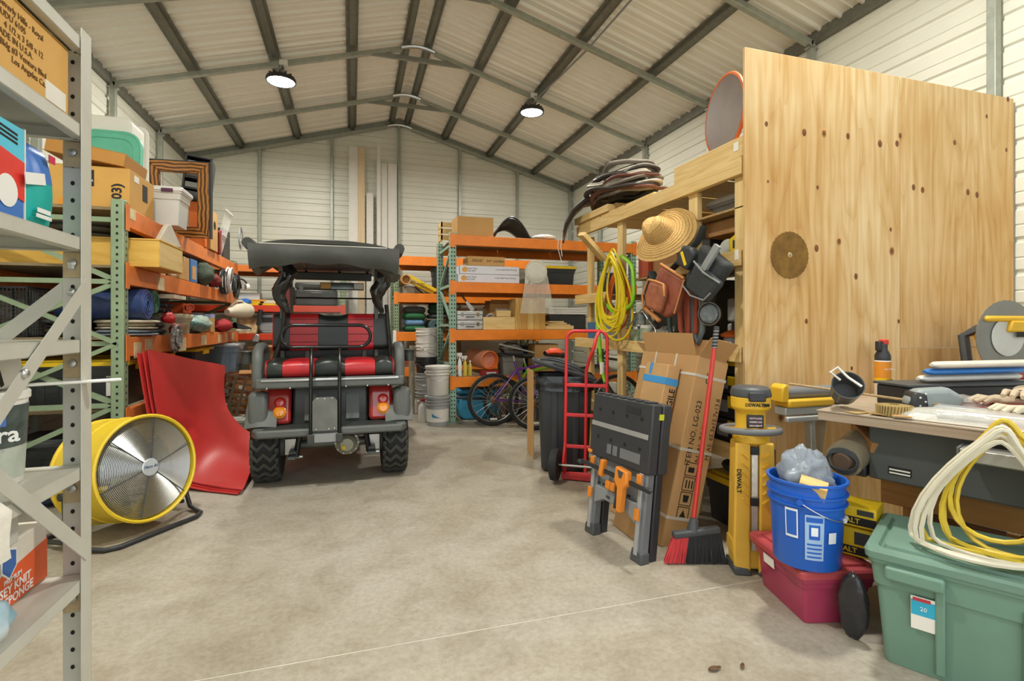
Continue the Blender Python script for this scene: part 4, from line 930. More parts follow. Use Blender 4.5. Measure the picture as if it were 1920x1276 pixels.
# wheels
def wheel(x, y, sg):
    w_, r_ = .21, .288
    g = G(); pr = []
    for i in range(13):
        a = -1 + 2 * i / 12; rr = r_ - .012 - .05 * abs(a) ** 5; pr.append((rr, a * w_ / 2))
    pr = [(.13, -w_ / 2 + .01)] + [(.19, -w_ / 2)] + pr + [(.19, w_ / 2), (.13, w_ / 2 - .01)]
    g.lathe(pr, 44); t_ = cp('tire', g, RUBBER, loc=(x, y, r_), rot=(0, 90, 0))
    g = G(); n = 22
    for i in range(n):
        for k, (z0, z1, da) in enumerate(((-.09, -.045, .16), (-.045, 0, -.16), (0, .045, .16), (.045, .09, -.16))):
            a = 2 * PI * i / n; a0, a1 = a - da / 2, a + da / 2; h_ = .055
            q = []
            for rr in (r_ - .018, r_ + .0015):
                for aa, zz in ((a0 - h_, z0), (a0 + h_, z0), (a1 + h_, z1), (a1 - h_, z1)): q.append((rr * math.cos(aa), rr * math.sin(aa), zz))
            g.add(q, [(0, 3, 2, 1), (4, 5, 6, 7), (0, 1, 5, 4), (1, 2, 6, 5), (2, 3, 7, 6), (3, 0, 4, 7)])
        for s_ in (-1, 1):
            a = 2 * PI * (i + .5) / n; g.at((0, 0, 0), (0, 0, math.degrees(a))); g.box(r_ - .05, r_ - .016, -.022, .022, s_ * .088 - .012, s_ * .088 + .012); g.T = Matrix()
    tr = build('tread_lugs', g, mat('tire_lug', '42443f', .8, var=.15, scale=30), t_, smooth=None); tr['kind'] = 'stuff'
    g = G(); g.lathe([(.145, -.08), (.14, -.05), (.06, -.03), (.05, sg * .06), (.001, sg * .06)], 24); build('rim', g, BTUBE, t_)
for x, sg in ((-.492, -1), (.486, 1)): wheel(x, 0, sg); wheel(x, 1.72, sg)
# chassis, axle, differential, springs
g = G(); g.box(-.32, .32, -.1, 1.95, .34, .42); g.box(-.40, .40, .45, 1.45, .36, .44); cp('chassis', g, CB, bevel=.01)
g = G(); g.cyl((-.40, 0, .27), (.40, 0, .27), .035, n=14); ax_ = cp('rear_axle', g, mat('axle_grey', '6b6d66', .5, .4), smooth=40)
g = G(); g.at((.105, -.02, .27), (90, 0, 0)); g.lathe([(.001, .11), (.05, .105), (.075, .08), (.08, .02), (.098, .015), (.098, -.015), (.08, -.02), (.075, -.09)], 24); cp('differential', g, mat('alu_cast', 'a5a48f', .45, .3))
for k in range(10):
    a = 2 * PI * k / 10; g = G(); g.cyl((.105 + .09 * math.cos(a), -.048, .27 + .09 * math.sin(a)), (.105 + .09 * math.cos(a), -.035, .27 + .09 * math.sin(a)), .007, n=6); cp('cover_bolt', g, STEEL)
g = G(); g.cb((.08, -.137, .25), (.03, .004, .03)); cp('warning_sticker', g, YELP)
for sg in (-1, 1):
    x = sg * .30; g = G(); g.cb((x, 0, .22), (.06, .5, .025)); g.cb((x, 0, .245), (.055, .36, .02)); cp('leaf_spring', g, CG, bevel=.004)
    g = G(); g.tube([(x - .02 * sg, -.12, .20), (x - .05 * sg, -.10, .40)], .022, n=10); g.tube([(x - .05 * sg, -.10, .40), (x - .06 * sg, -.09, .5)], .014, n=8); cp('shock_absorber', g, BTUBE)
    g = G(); g.cb((x + .02 * sg, -.06, .27), (.1, .012, .13)); g.cyl((x - .05, -.08, .19), (x + .07, -.08, .19), .014, n=10); cp('spring_bracket', g, STEEL, bevel=.004)
    g = G(); g.cyl((sg * .372, -.01, .288), (sg * .40, -.01, .288), .10, n=22); cp('brake_drum', g, CG)
# rear platform
g = G(); g.prism([(-.56, -.20), (-.56, -.36), (-.52, -.43), (.52, -.43), (.56, -.36), (.56, -.20)], .415, .475, 'z'); cp('foot_platform', g, CG, bevel=.015)
g = G(); 
for k in range(9): g.box(-.48, .48, -.41 + k * .022, -.40 + k * .022, .475, .479)
cp('platform_grip', g, CB)['kind'] = 'stuff'
g = G(); g.box(-.15, .06, -.45, -.42, .37, .44); cp('platform_step_plate', g, GREYP, bevel=.004)
# rear body
g = G(); g.prism([(-.20, .47), (-.14, .77), (.35, .77), (.35, .42), (-.18, .42)], -.30, .27, 'x'); cp('rear_bucket', g, CB, bevel=.02)
g = G(); g.prism([(-.213, .50), (-.165, .70), (-.16, .70), (-.2, .49)], -.21, -.12, 'x'); g.prism([(-.213, .50), (-.165, .70), (-.16, .70), (-.2, .49)], .1, .2, 'x'); cp('rear_panel_relief', g, CG)
for nm, x0, x1 in (('quarter_panel', -.49, -.305), ('quarter_panel', .275, .465)):
    g = G(); prof = [(-.26, .485), (-.245, .56), (-.215, .66), (-.18, .77), (.35, .78), (.5, .60), (.5, .45)]
    g.prism(prof, x0, x1, 'x'); qp = cp(nm, g, CR, bevel=.03, seg=4)
    xc = (x0 + x1) / 2 + .015 * (1 if x0 < 0 else 1)
    for z, mm, r_ in ((.648, mat('lens_red', 'c4201c', .15, coat=1), .034), (.578, mat('lens_amber', 'e08a12', .15, coat=1), .038)):
        yb = -.272 + (z - .485) * .28; g = G(); g.lathe([(r_ + .008, 0), (r_ + .008, .008), (r_, .012), (r_ * .8, .02), (.001, .024)], 22); l_ = build('tail_light', g, mm, qp, loc=(xc, yb - .002, z), rot=(74, 0, 0))
for sg in (-1, 1):
    def ff(a, b, sg=sg):
        q = R(12 + 140 * a); rr = .335 + .02 * math.sin(PI * b)
        return (sg * (.40 + .22 * b), rr * math.cos(q) * 1.02, .29 + rr * math.sin(q) * 1.18 + .0)
    g = G(); g.slab(lambda a, b: ff(a, b), 22, 6, .012 * sg); cp('fender_flare', g, CG, smooth=50)
    g = G(); g.box(*sorted((sg * .465, sg * .60)), -.30, -.16, .47, .74); cp('flare_end', g, CG, bevel=.035, seg=4)
    g = G(); g.slab(lambda a, b, sg=sg: (sg * (.40 + .22 * b), 1.72 + .335 * math.cos(R(15 + 150 * a)), .29 + .36 * math.sin(R(15 + 150 * a))), 18, 5, .012 * sg); cp('fender_flare', g, CG, smooth=50)
# seat base trim
g = G(); g.box(-.545, .545, -.34, .20, .765, .845); cp('seat_base', g, CG, bevel=.015)
g = G(); g.box(-.50, .50, -.347, -.335, .822, .838); cp('trim_strip', g, STEEL, bevel=.003)
for x in (-.46, -.30, .10, .26, .42): g = G(); g.sph((x, -.342, .772), .008, .006, .008, 8, 5); cp('trim_screw', g, STEEL)
# cushions as stripes
def stripes(nm, xs, prof, dips, yoff=0, zoff=0):
    for (x0, x1, m_), dp in zip(xs, dips):
        n = 9; g = G(); k = len(prof); vs = []
        for i in range(n):
            f = i / (n - 1); x = x0 + (x1 - x0) * f; bul = 4 * f * (1 - f)
            for (y, z) in prof: vs.append((x, y - (dp * bul if y < -.0 else 0) * .3 + yoff, z + dp * bul * (1 if z > sum(p[1] for p in prof) / k else 0) + zoff))
        fs = [(i * k + j, i * k + (j + 1) % k, (i + 1) * k + (j + 1) % k, (i + 1) * k + j) for i in range(n - 1) for j in range(k)] + [tuple(range(k)), tuple(range(n * k - 1, (n - 1) * k - 1, -1))]
        g.add(vs, fs); cp(nm, g, m_, smooth=50)
def rr_prof(y0, y1, z0, z1, r, n=6):
    o = []
    for cy, cz, a0 in ((y1 - r, z1 - r, 0), (y0 + r, z1 - r, 90), (y0 + r, z0 + r, 180), (y1 - r, z0 + r, 270)):
        for i in range(n): q = R(a0 + 90 * i / (n - 1)); o.append((cy + r * math.cos(q), cz + r * math.sin(q)))
    return o
E_ = .002
stripes('cushion_panel', [(-.47, -.36, VB), (-.36 + E_, -.13, VR), (-.13 + E_, .09, VB), (.09 + E_, .32, VR), (.32 + E_, .46, VB)], rr_prof(-.31, .16, .845, .965, .055), (.015, .008, .025, .008, .025), zoff=.0)
for x in (-.472, .462):
    g = G(); g.tube([(x, y, z) for y, z in rr_prof(-.31, .16, .848, .968, .055)], .006, n=6, closed=True); cp('seat_piping', g, VR)
BK = rr_prof(.12, .24, 1.03, 1.345, .05)
BK = [(y + (z - 1.03) * .12, z) for y, z in BK]
stripes('backrest_panel', [(-.477, -.355, VB), (-.355 + E_, -.13, VR), (-.13 + E_, .11, VB), (.11 + E_, .325, VR), (.325 + E_, .45, VB)], BK, (.005, .0, -.025, .0, .005))
g = G()
for z in (1.10, 1.165, 1.23, 1.29):
    for x0, x1 in ((-.35, -.135), (.115, .32)): g.box(x0, x1, .117 + (z - 1.03) * .12, .125 + (z - 1.03) * .12, z, z + .005)
cp('stitch_line', g, mat('seam_dark', '5c1518', .6))['kind'] = 'stuff'
for x in (-.48, .452): g = G(); g.tube([(x, y, z) for y, z in BK], .006, n=6, closed=True); cp('seat_piping', g, VR)
for x in (-.22, .25): g = G(); g.box(x - .018, x + .018, .20, .22, .68, 1.06); cp('backrest_bracket', g, CG, bevel=.004)
g = G(); g.prism(rr_prof(.34, .86, .72, .88, .05), -.47, .46, 'x'); cp('front_seat_cushion', g, VB, smooth=50)
g = G(); g.prism(rr_prof(.24, .32, .90, 1.33, .035), -.47, .46, 'x'); cp('front_seat_back', g, VB, smooth=50)
# arm rests with cup holders
for sg, xo in ((-1, -.535), (1, .515)):
    g = G(); pts = [(xo, -.27, .78), (xo, -.275, .95), (xo, -.25, 1.04), (xo, -.15, 1.075), (xo, .0, 1.07), (xo, .08, 1.03), (xo, .10, .9), (xo, .10, .78)]
    g.tube(pts, .036, n=10, flat=1.1); cp('arm_rest', g, CG, smooth=60)
    g = G(); g.lathe([(.042, 0), (.046, .085), (.052, .09), (.052, .1), (.044, .1), (.04, .01), (.001, .01)], 20); ch = cp('cup_holder', g, CB, loc=(xo + sg * .09, -.12, .945))
    g = G(); g.lathe([(.06, .09), (.064, .094), (.06, .1), (.05, .1)], 20); build('cup_rim', g, CB, ch)
# grab bar with ladder legs
g = G(); x0, x1, z0, z1, yb = -.365, .285, 1.075, 1.245, -.30; rr = .085
loop = [(x0 + rr, yb, z1), (x1 - rr, yb, z1)] + arc((x1 - rr, yb, z1 - rr), rr, 80, -80, 9) + [(x1 - rr, yb, z0), (x0 + rr, yb, z0)] + arc((x0 + rr, yb, z0 + rr), rr, -100, -260, 9)
g.tube(loop, .014, n=10, closed=True); cp('grab_bar_loop', g, BTUBE, smooth=60)
for x in (-.148, .055): g = G(); g.tube([(x, -.30, 1.075), (x, -.40, .95), (x, -.44, .80), (x, -.445, .43)], .0135, n=10); cp('grab_bar_leg', g, BTUBE, smooth=60); g = G(); g.cb((x, -.445, .40), (.05, .035, .07)); cp('hinge_bracket', g, CB, bevel=.006)
g = G(); g.cyl((-.148, -.445, .78), (.055, -.445, .78), .010, n=8); cp('grab_bar_rung', g, BTUBE)
g = G(); g.prism([(-.135, .46), (.04, .46), (.04, .68), (.015, .71), (-.11, .71), (-.135, .68)], -.462, -.456); fp = cp('foot_plate', g, mat('scuffed_plate', '6f716c', .45, .3, var=.2, scale=9))
for x, z in ((-.10, .70), (-.05, .698), (-.0, .70), (-.11, .472), (-.02, .472), (.02, .475)): g = G(); g.sph((x, -.464, z), .007, .004, .007, 8, 5); build('screw', g, STEEL, fp)
# roof, struts, rolled curtains
def roofz2(x, y): return 1.845 + .10 * (1 - (x / .56) ** 2) * (1 if abs(x) < .56 else 0) + .03 * math.sin(PI * min(1, max(0, (y + .35) / 2.0)))
xo = -.04
g = G(); g.slab(lambda a, b: (xo - .55 + 1.10 * a, -.36 + 2.0 * b, 1.825 + .15 * (1 - abs(2 * a - 1) ** 3.2) * min(1, .45 + b * 2.2)), 28, 18, .03); roof = cp('roof', g, CANV, smooth=60)
g = G(); g.box(xo - .47, xo + .45, -.372, -.362, 1.845, 1.853); cp('roof_edge_strip', g, mat('strip_white', 'cfcdc0', .4))
for sg in (-1, 1): g = G(); g.tube([(xo + sg * .545, -.37 + .25 * k, 1.83 + (.02 if k == 0 else .015)) for k in range(9)], [.04, .045, .04, .04, .04, .04, .04, .04, .03], n=10); cp('roof_side_roll', g, CANV, smooth=60)
def flap(a, b):
    x = xo - .545 + 1.09 * a; sag = .03 * math.sin(PI * a) + .012 * math.sin(a * 23) * b
    return (x * (1 - .02 * b), -.372 - .02 * math.sin(PI * b) + .015 * math.sin(a * 17) * b, 1.845 - (.15 + .04 * abs(2 * a - 1) ** 2 - sag * .6) * b)
g = G(); g.slab(flap, 40, 8, .006); cp('rear_curtain', g, CANV, smooth=70)
for sg, xp in ((-1, -.415), (1, .35)):
    g = G(); g.bar((xp, .20, .70), (xp, .14, 1.82), .032, .032, up=(0, 1, 0)); cp('rear_strut', g, CG, bevel=.005)
    g = G(); g.bar((sg * .45, 1.30, .95), (sg * .44, 1.05, 1.82), .03, .03, up=(0, 1, 0)); cp('front_strut', g, CG, bevel=.005)
    # rolled clear curtain hanging from the roof corner
    FILM = mat('smoky_film', '2a2a28', .08, var=.5, scale=7, bump=.9, bscale=9)
    xs = sg * 1.0
    g = G(); pts = [(xo + sg * .50, -.28, 1.66), (xo + sg * .43, -.2, 1.72), (xo + sg * .36, -.1, 1.78)] if sg < 0 else [(xo + sg * .52, -.30, 1.62), (xo + sg * .44, -.22, 1.70), (xo + sg * .36, -.14, 1.78)]
    g.tube(pts, .045, n=12); cp('rolled_curtain', g, mat('curtain_roll', '4c4942', .4, var=.3, scale=20), smooth=60)
    def cf(a, b, sg=sg):
        q = 2 * PI * a; n1 = nz(math.cos(q) * 1.6 + sg * 4, math.sin(q) * 1.6, b * 5); rr = (.05 + .03 * math.sin(PI * b)) * (1 + .7 * n1) * (1 - .55 * b)
        return (xo + sg * (.36 if sg < 0 else .43) + sg * -.02 * b + rr * math.cos(q) + .03 * math.sin(b * 7) , .05 + rr * math.sin(q), 1.77 - .42 * b)
    g = G(); g.grid(cf, 18, 14, cu=True); cp('gathered_curtain', g, FILM, smooth=80)
    g = G(); g.tube([(xo + sg * (.34 if sg < 0 else .47), .06, 1.42), (xo + sg * (.36 if sg < 0 else .49), .1, 1.2), (sg * .47, .1, .95)], .018, n=8); cp('curtain_strap', g, FILM, smooth=60)
# ceiling ribs inside roof, console bar, dash, wheel, windscreen frame
g = G(); g.box(xo - .50, xo + .50, .1, 1.55, 1.795, 1.815); cp('roof_liner', g, CB)
for x in (-.25, .02, .25): g = G(); g.bar((x, .1, 1.79), (x * 1.25, 1.4, 1.79), .025, .02); cp('roof_rib', g, BTUBE)
g = G(); g.box(-.40, .34, 1.02, 1.06, 1.70, 1.78); cp('windscreen_header', g, CB, bevel=.01)
g = G(); g.box(-.44, .38, 1.16, 1.165, 1.0, 1.72); cp('windscreen', g, mat('windscreen_tint', 'cfd6d0', .03, alpha=.12, var=0))
g = G(); g.tube([(-.40, 1.08, 1.52), (.36, 1.08, 1.52)], .008, n=8); cp('windscreen_bar', g, BTUBE)
t_ = G(); t_.prism(rr_prof(.98, 1.02, 1.60, 1.675, .018), -.16, .26, 'x'); mr = cp('rear_view_mirror', t_, CB)
g = G(); g.box(-.155, -.06, .977, .98, 1.61, 1.667); build('painted_amber_reflection', g, mat('mirror_amber', 'd8a83a', .3), mr); g = G(); g.box(-.055, .16, .977, .98, 1.61, 1.667); build('mirror_glass', g, mat('mirror_dark', '6c6f6a', .1, .8), mr); g = G(); g.box(.165, .255, .977, .98, 1.61, 1.667); build('white_strip', g, WHITEP, mr)  # amber reflection is painted on the mirror face, beside a flat white strip
g = G(); g.prism([(1.05, .55), (1.35, .55), (1.30, 1.0), (1.10, 1.02)], -.50, .46, 'x'); cp('dashboard', g, CB, bevel=.03)
g = G(); g.prism([(1.15, .45), (2.1, .42), (2.15, .60), (1.9, .78), (1.32, 1.0), (1.15, .95)], -.52, .48, 'x'); cp('front_cowl', g, CR, bevel=.04)
g = G(); g.tube([(-.25 + .17 * math.cos(2 * PI * i / 20), .92 + .10 * math.sin(2 * PI * i / 20), 1.12 + .13 * math.sin(2 * PI * i / 20)) for i in range(20)], .013, n=8, closed=True); g.tube([(-.25, .92, 1.12), (-.25, 1.12, .92)], .02, n=8); g.tube([(-.41, .92, 1.12), (-.09, .92, 1.12)], .012, n=6); cp('steering_wheel', g, BTUBE, smooth=60)
g = G(); g.box(-.50, .46, .5, 1.3, .42, .455); cp('floor_pan', g, CB)
g = G(); g.box(-.49, .45, .22, .9, .45, .70); cp('seat_box', g, CB, bevel=.02)
g = G(); g.prism([(.97, 0), (1.03, 0), (1.03, .35), (.97, .35)], 0, .02, 'y') if False else g.cb((.50, .1, 1.0), (.03, .035, .40)); cp('side_bolster_strap', g, WHITEP, bevel=.006)
# ================================================================ racks at the back
BR = [.58, 1.18, 1.79, 2.39]
rack('pallet_rack', 'pallet rack with bright orange beams standing behind the bicycles and the bin', 1.185, 3.86, 6.5, 7.57, BR, 2.43, 'x', TEALR, ORANGE, pw=.085, bh=.13, deckm=DECK, faces=('y-', 'x-'))
RR = [P(790, y, Y=8.73).z for y in (688, 622, 550, 481)]
rack('pallet_rack', 'rear orange pallet rack against the back wall behind the buckets', .66, 3.2, 8.73, 9.58, RR, 2.40, 'x', GREENR, ORANGE, pw=.085, bh=.15, deckm=DECK, faces=('y-',))
RD = [P(480, y, Y=8.73).z for y in (625, 572, 497)]
rack('pallet_rack', 'red-beamed pallet rack against the back wall behind the golf cart', -2.62, -.10, 8.73, 9.58, RD, 2.28, 'x', GREENR, [REDB, REDB, ORANGE2], pw=.085, bh=.10, deckm=DECK, faces=('y-',))
YF_ = 6.52
def slot(px0, px1, Y=YF_):
    a, b = P(px0, 600, Y=Y).x, P(px1, 600, Y=Y).x; return (a + b) / 2, b - a
def hz_(px, py0, py1, Y=YF_): return P(px, py0, Y=Y).z - P(px, py1, Y=Y).z
# --- top of the bright orange rack
z = BR[3] + .003
x, w_ = slot(858, 926); carton('wide cardboard box with a raised flap on top of the bright orange rack', (x, 6.74, z), (w_, .40, .25), tape=False)
x, w_ = slot(836, 847, 7.1); t = thing('wooden_crate', 'small open wooden crate behind the wide box on the bright orange rack', 'crate', (x + .02, 7.2, z))
for k in range(3): g = G(); g.box(-.13, .13, -.12, -.105, .02 + k * .09, .085 + k * .09); build('slat', g, LUMBERX, t); g = G(); g.box(-.13, -.115, -.12, .12, .02 + k * .09, .085 + k * .09); build('slat', g, LUMBER, t)
for a in ((-1, -1), (1, -1), (1, 1), (-1, 1)): g = G(); g.cb((a[0] * .12, a[1] * .11, .14), (.02, .02, .28)); build('corner_post', g, LUMBERZ, t)
x, w_ = slot(930, 1000); t = thing('ribbed_liner', 'black ribbed plastic truck liner standing on the bright orange rack', 'liner', (x, 6.72, z))
for k in range(8):
    f = k / 7; g = G(); pts = [(-w_ / 2 + w_ * i / 14 * (1) * (1 - .0 * f), -.12 + .05 * k - .03 * f, max(.012, (.29 * (1 - .05 * k)) * (1 - abs(2 * i / 14 - .95) ** 1.8))) for i in range(15)]
    g.tube(pts, .014, n=6); build('rib', g, BLACKP, t, smooth=60)
g = G(); g.slab(lambda a, b: (-w_ / 2 + w_ * a, -.10 + .36 * b, max(.008, .27 * (1 - .05 * 7 * b) * (1 - abs(2 * a - .95) ** 1.8))), 18, 10, .006); build('shell', g, BLACKP, t, smooth=60)
x, w_ = slot(1008, 1046); blob('white_sack', 'flat white sack lying at the right on top of the bright orange rack', 'sack', (x, 6.68, z), (w_ * 1.2, .3, .09), WHITEP, seed=3, amp=.15)
# --- third level
z = BR[2] + .003
x, w_ = slot(858, 974); hb = hz_(900, 497, 528) / 2
for i in range(2):
    t = carton(['lower long white carton with orange logo on the bright orange rack', 'upper long white carton with orange logo on the bright orange rack'][i], (x + .012 * i, 6.67, z + i * (hb + .003)), (w_ - .03 * i, .3, hb), m=mat('carton_lilac_white', 'dcdce2', .5, var=.02), tape=False, name='white_carton', group='long white cartons', lines=(('Quartz Vinyl', .03, 'front', -.25, hb * .65), ('OAK 5MM', .026, 'front', -.25, hb * .35), ('Luxury Rigid Plank Flooring', .026, 'front', .22, hb * .6)))
    g = G(); g.at((-w_ / 2 + .08, -.151, hb * .5), (90, 0, 0)); g.lathe([(.035, 0), (.035, .001), (.001, .001)], 16); build('round_logo', g, mat('logo_orange', 'd9a03c', .5), t)
x, w_ = slot(878, 948); carton('brown carton with printed letters lying on the white cartons', (x, 6.70, z + 2 * hb + .009), (w_, .3, .12), tape=False, lines=(('MS347', .05, 'front', -.12, .06), ('INT OSMBN', .045, 'front', .12, .06)))
x, w_ = slot(1020, 1087); tote('black tote with yellow lid on the third level of the bright orange rack', (x, 6.85, z), (w_, .42, .27), bm=BLACKP, lm=YELP, ribs=0)
x, w_ = slot(982, 1030)
t = thing('covered_hat', 'white bucket hat under a clear plastic bag hanging over the orange beam', 'hat', (x - .05, 6.415, z))
g = G(); g.sph((0, 0, .15), .145, .045, .14, 24, 14); g.tube([(.145 * math.cos(2 * PI * i / 28), -.01, .15 + .14 * math.sin(2 * PI * i / 28)) for i in range(28)], .012, n=6, closed=True); build('hat_body', g, mat('hat_white', 'd9d7c8', .9), t, smooth=60)
g = G(); g.grid(lambda a, b: ((.14 + .09 * b + .012 * math.sin(9 * 2 * PI * a)) * math.cos(2 * PI * a), (-.045 - .03 * b) + .035 * math.sin(2 * PI * a), .10 - .50 * b), 40, 12, cu=True); build('clear_bag', g, mat('clear_drape', 'dcdacb', .12, alpha=.30, var=.3, scale=25, bump=.6, bscale=25), t, smooth=70)
t2 = tote('small grey bin behind the white hat on the bright orange rack', (x - .2, 6.95, z), (.3, .3, .22), bm=mat('bin_sage', 'a39f8a', .5), ribs=0, latches=False); t2.name = 'grey_bin'
# --- second level
z = BR[1] + .003
x, w_ = slot(857, 906); ALU = mat('alu_case', 'c9cac6', .3, .5)
for i in range(2):
    hh = .12; t = thing('aluminium_case', ['lower aluminium tool case on the bright orange rack', 'upper aluminium tool case on the bright orange rack'][i], 'case', (x, 6.66, z + i * (hh + .004)), group='stacked aluminium cases')
    g = G(); g.box(-w_ / 2, w_ / 2, -.13, .13, 0, hh); build('shell', g, ALU, t, bevel=.01)
    g = G(); g.box(-w_ / 2 - .003, w_ / 2 + .003, -.133, .133, hh * .55, hh * .62); build('seam', g, DARKP, t)
    for sg in (-1, 1): g = G(); g.box(sg * w_ * .3 - .018, sg * w_ * .3 + .018, -.138, -.13, hh * .4, hh * .8); build('latch', g, CHROME, t, bevel=.002)
    g = G(); g.tube([(-.05, -.131, hh * .35), (-.05, -.15, hh * .35), (.05, -.15, hh * .35), (.05, -.131, hh * .35)], .006, n=6); build('handle', g, DARKP, t)
g = G(); g.prism([(0, 0), (.03, .0), (.16, .2), (.13, .22)], -.01, .01); one('trowel', 'steel trowel standing on the aluminium cases', 'trowel', g, STEEL, (x - .12 + .0, 6.66, z + .25), rz=0, rot=(0, -70, 0), bevel=.003) if False else None
t = thing('trowel', 'steel trowel with dark handle leaning on the aluminium cases', 'trowel', (x + .06, 6.62, z + .250), rot=(0, -38, 0)); g = G(); g.prism([(-.03, 0), (.03, 0), (.015, .15), (-.015, .15)], -.002, .002); build('blade', g, STEEL, t); g = G(); g.cyl((0, 0, .15), (0, 0, .27), .013, n=8); build('handle', g, mat('dark_red_handle', '5a2622', .5), t)
x, w_ = slot(906, 966)
t = thing('wooden_box', 'low pale wooden box beside the aluminium cases', 'box', (x, 6.64, z)); g = G(); hh = .165
for a in ((-w_ / 2, w_ / 2, -.12, -.105), (-w_ / 2, w_ / 2, .105, .12)): g = G(); g.box(*a, 0, hh); build('board', g, LUMBERX, t, bevel=.002)
for sg in (-1, 1): g = G(); g.box(*sorted((sg * w_ / 2, sg * (w_ / 2 - .015))), -.105, .105, 0, hh); build('board', g, LUMBERX, t)
g = G(); g.box(-w_ / 2 + .015, w_ / 2 - .015, -.105, .105, .0, .10); build('bottom', g, LUMBERX, t)
g = G(); g.box(-.1, .1, -.05, .05, 0, .085); one('pine_offcut', 'short pine block lying in the low pale wooden box', 'block', g, LUMBERX, (x + .08, 6.64, z + .167), bevel=.003)
coil('wire_coil', 'small coil of white and purple wire in the low wooden box', 'wire', (x - .1, 6.63, z + .15), 5, .05, .008, mat('wire_mix', '6a5a80', .5, col2='d8d4d0', scale=40), seed=3)
x, w_ = slot(966, 1022); t = thing('wooden_block_box', 'tall box of vertical pine boards on the bright orange rack', 'box', (x, 6.66, z)); n_ = 5; hh = hz_(995, 558, 617)
for k in range(n_): g = G(); g.box(-w_ / 2 + w_ * k / n_ + .001, -w_ / 2 + w_ * (k + 1) / n_ - .001, -.15, -.13 - .002 * (k % 2), 0, hh - .004 * (k % 3)); build('board', g, [wood('pine_a', 'd3a85c', 'b98a44'), wood('pine_b', 'c99a4c', 'b5843a'), wood('pine_c', 'ddb86e', 'c79d50')][k % 3], t)
g = G(); g.box(-w_ / 2, w_ / 2, -.13, .15, 0, hh - .01); build('body', g, LUMBERX, t)
x, w_ = slot(942, 968); carton('small open cardboard box behind the pine block', (x - .02, 7.0, z), (.3, .22, .35), opened=True, sticker=('front', .03, .26, .2, .05))
x, w_ = slot(1024, 1078)
for k in range(4):
    g = G(); g.box(-w_ / 2 + .04 * (k % 2), w_ / 2 - .05 * k, -.08, .08, 0, .05 if k == 0 else .018); one('wood_offcut', ['thick pine offcut at the bottom of the offcut pile on the orange rack', 'thin offcut second in the pile on the orange rack', 'thin offcut third in the pile on the orange rack', 'short thin offcut on top of the pile on the orange rack'][k], 'offcut', g, LUMBERX, (x, 6.64, z + (.001 if k == 0 else .052 + (k - 1) * .021)), rz=[0, 4, -5, 7][k], group='pine offcuts on the orange rack', bevel=.002)
x, w_ = slot(1030, 1096)
for k in range(3): g = G(); g.box(-.30, .30, -.1, .1, 0, .028); g.box(-.30, .30, -.104, -.1, .006, .022); one('shelf_slab', ['lowest white shelf panel lying above the offcuts', 'middle white shelf panel lying above the offcuts', 'topmost white shelf panel lying above the offcuts'][k], 'panel', g, WHITEP, (x + .12, 6.85, z + .21 + k * .032), group='white shelf panels', bevel=.004)
g = G(); g.box(-.28, .28, -.1, .1, 0, .205); one('dark_case', 'dark tool case under the white shelf panels', 'case', g, BLACKP, (x + .12, 6.87, z + .001), bevel=.01)
# --- lowest level
z = BR[0] + .003
def bottle(label, loc, m, h=.28, r=.045, spray=True, capm=None, rz=0, name='spray_bottle', group=None):
    t = thing(name, label, 'bottle', loc, rz, group); g = G(); g.lathe([(r * .96, 0), (r, .008), (r, h * .55), (r * .8, h * .66), (r * .35, h * .76), (r * .33, h * .82)], 18, sy=.75); build('body', g, m, t)
    g = G()
    if spray: g.box(-.012, .012, -.055, .03, h * .86, h); g.cyl((0, 0, h * .8), (0, 0, h * .88), .016, n=10); g.bar((0, -.045, h * .9), (0, -.035, h * .74), .01, .012)
    else: g.cyl((0, 0, h * .8), (0, 0, h * .9), r * .45, n=12)
    build('trigger' if spray else 'cap', g, capm or WHITEP, t, bevel=.003); return t
for i, (px, m_, lb) in enumerate(((864, WHITEP, 'white spray bottle at the left end of the low orange shelf'), (872, mat('bottle_yellow', 'd9c04a', .35), 'taller yellow spray bottle on the low orange shelf'), (880, mat('bottle_yellow2', 'c9b84a', .35), 'shorter yellow-green bottle next to the tall yellow one'))):
    x, _ = slot(px, px + 1); bottle(lb, (x + .012 * i, 6.60, z), m_, h=.30 - .04 * i, r=.03, spray=i < 2, rz=-60)
x, w_ = slot(912, 936); t = roll('orange_cone', 'wide orange plastic tube lying open end forward on the low orange shelf', 'tube', (P(918, 677, Y=6.56).x, 6.56, z + .20), (P(890, 677, Y=7.1).x, 7.2, z + .20), .125, mat('tube_pink', 'e09a7a', .45), hole=.108, inner=mat('tube_orange2', 'f07a1e', .4))
g = G(); g.cyl((0, 0, 0), (P(890, 677, Y=7.1).x - P(918, 677, Y=6.56).x, .6, 0), .106, n=24, cap=False); build('inner_wall', g, MATS['tube_orange2'], t)
x, w_ = slot(906, 931); g = G(); g.box(-.11, .11, -.06, .06, 0, .07); t = thing('red_box', 'flat red box with white label below the orange tube', 'box', (x, 6.555, z)); build('body', g, mat('box_red2', 'a8282a', .45), t, bevel=.004); g = G(); g.box(-.05, .08, -.0615, -.06, .015, .05); build('label', g, PAPER, t)
x, w_ = slot(944, 985); tote('grey bin with dark rags on the low orange shelf behind the bicycle saddle', (x, 6.72, z), (w_, .34, .28), bm=mat('bin_grey', '8f9087', .5), lm=DARKP, ribs=0, latches=False, name='grey_bin')
blob('rag_heap', 'heap of dark and white rags on the grey bin behind the bicycles', 'rags', (x, 6.70, z + .285), (w_, .3, .14), mat('rag_mix', '3c3f38', .8, col2='8d8f86', scale=14, bump=.8), seed=12)
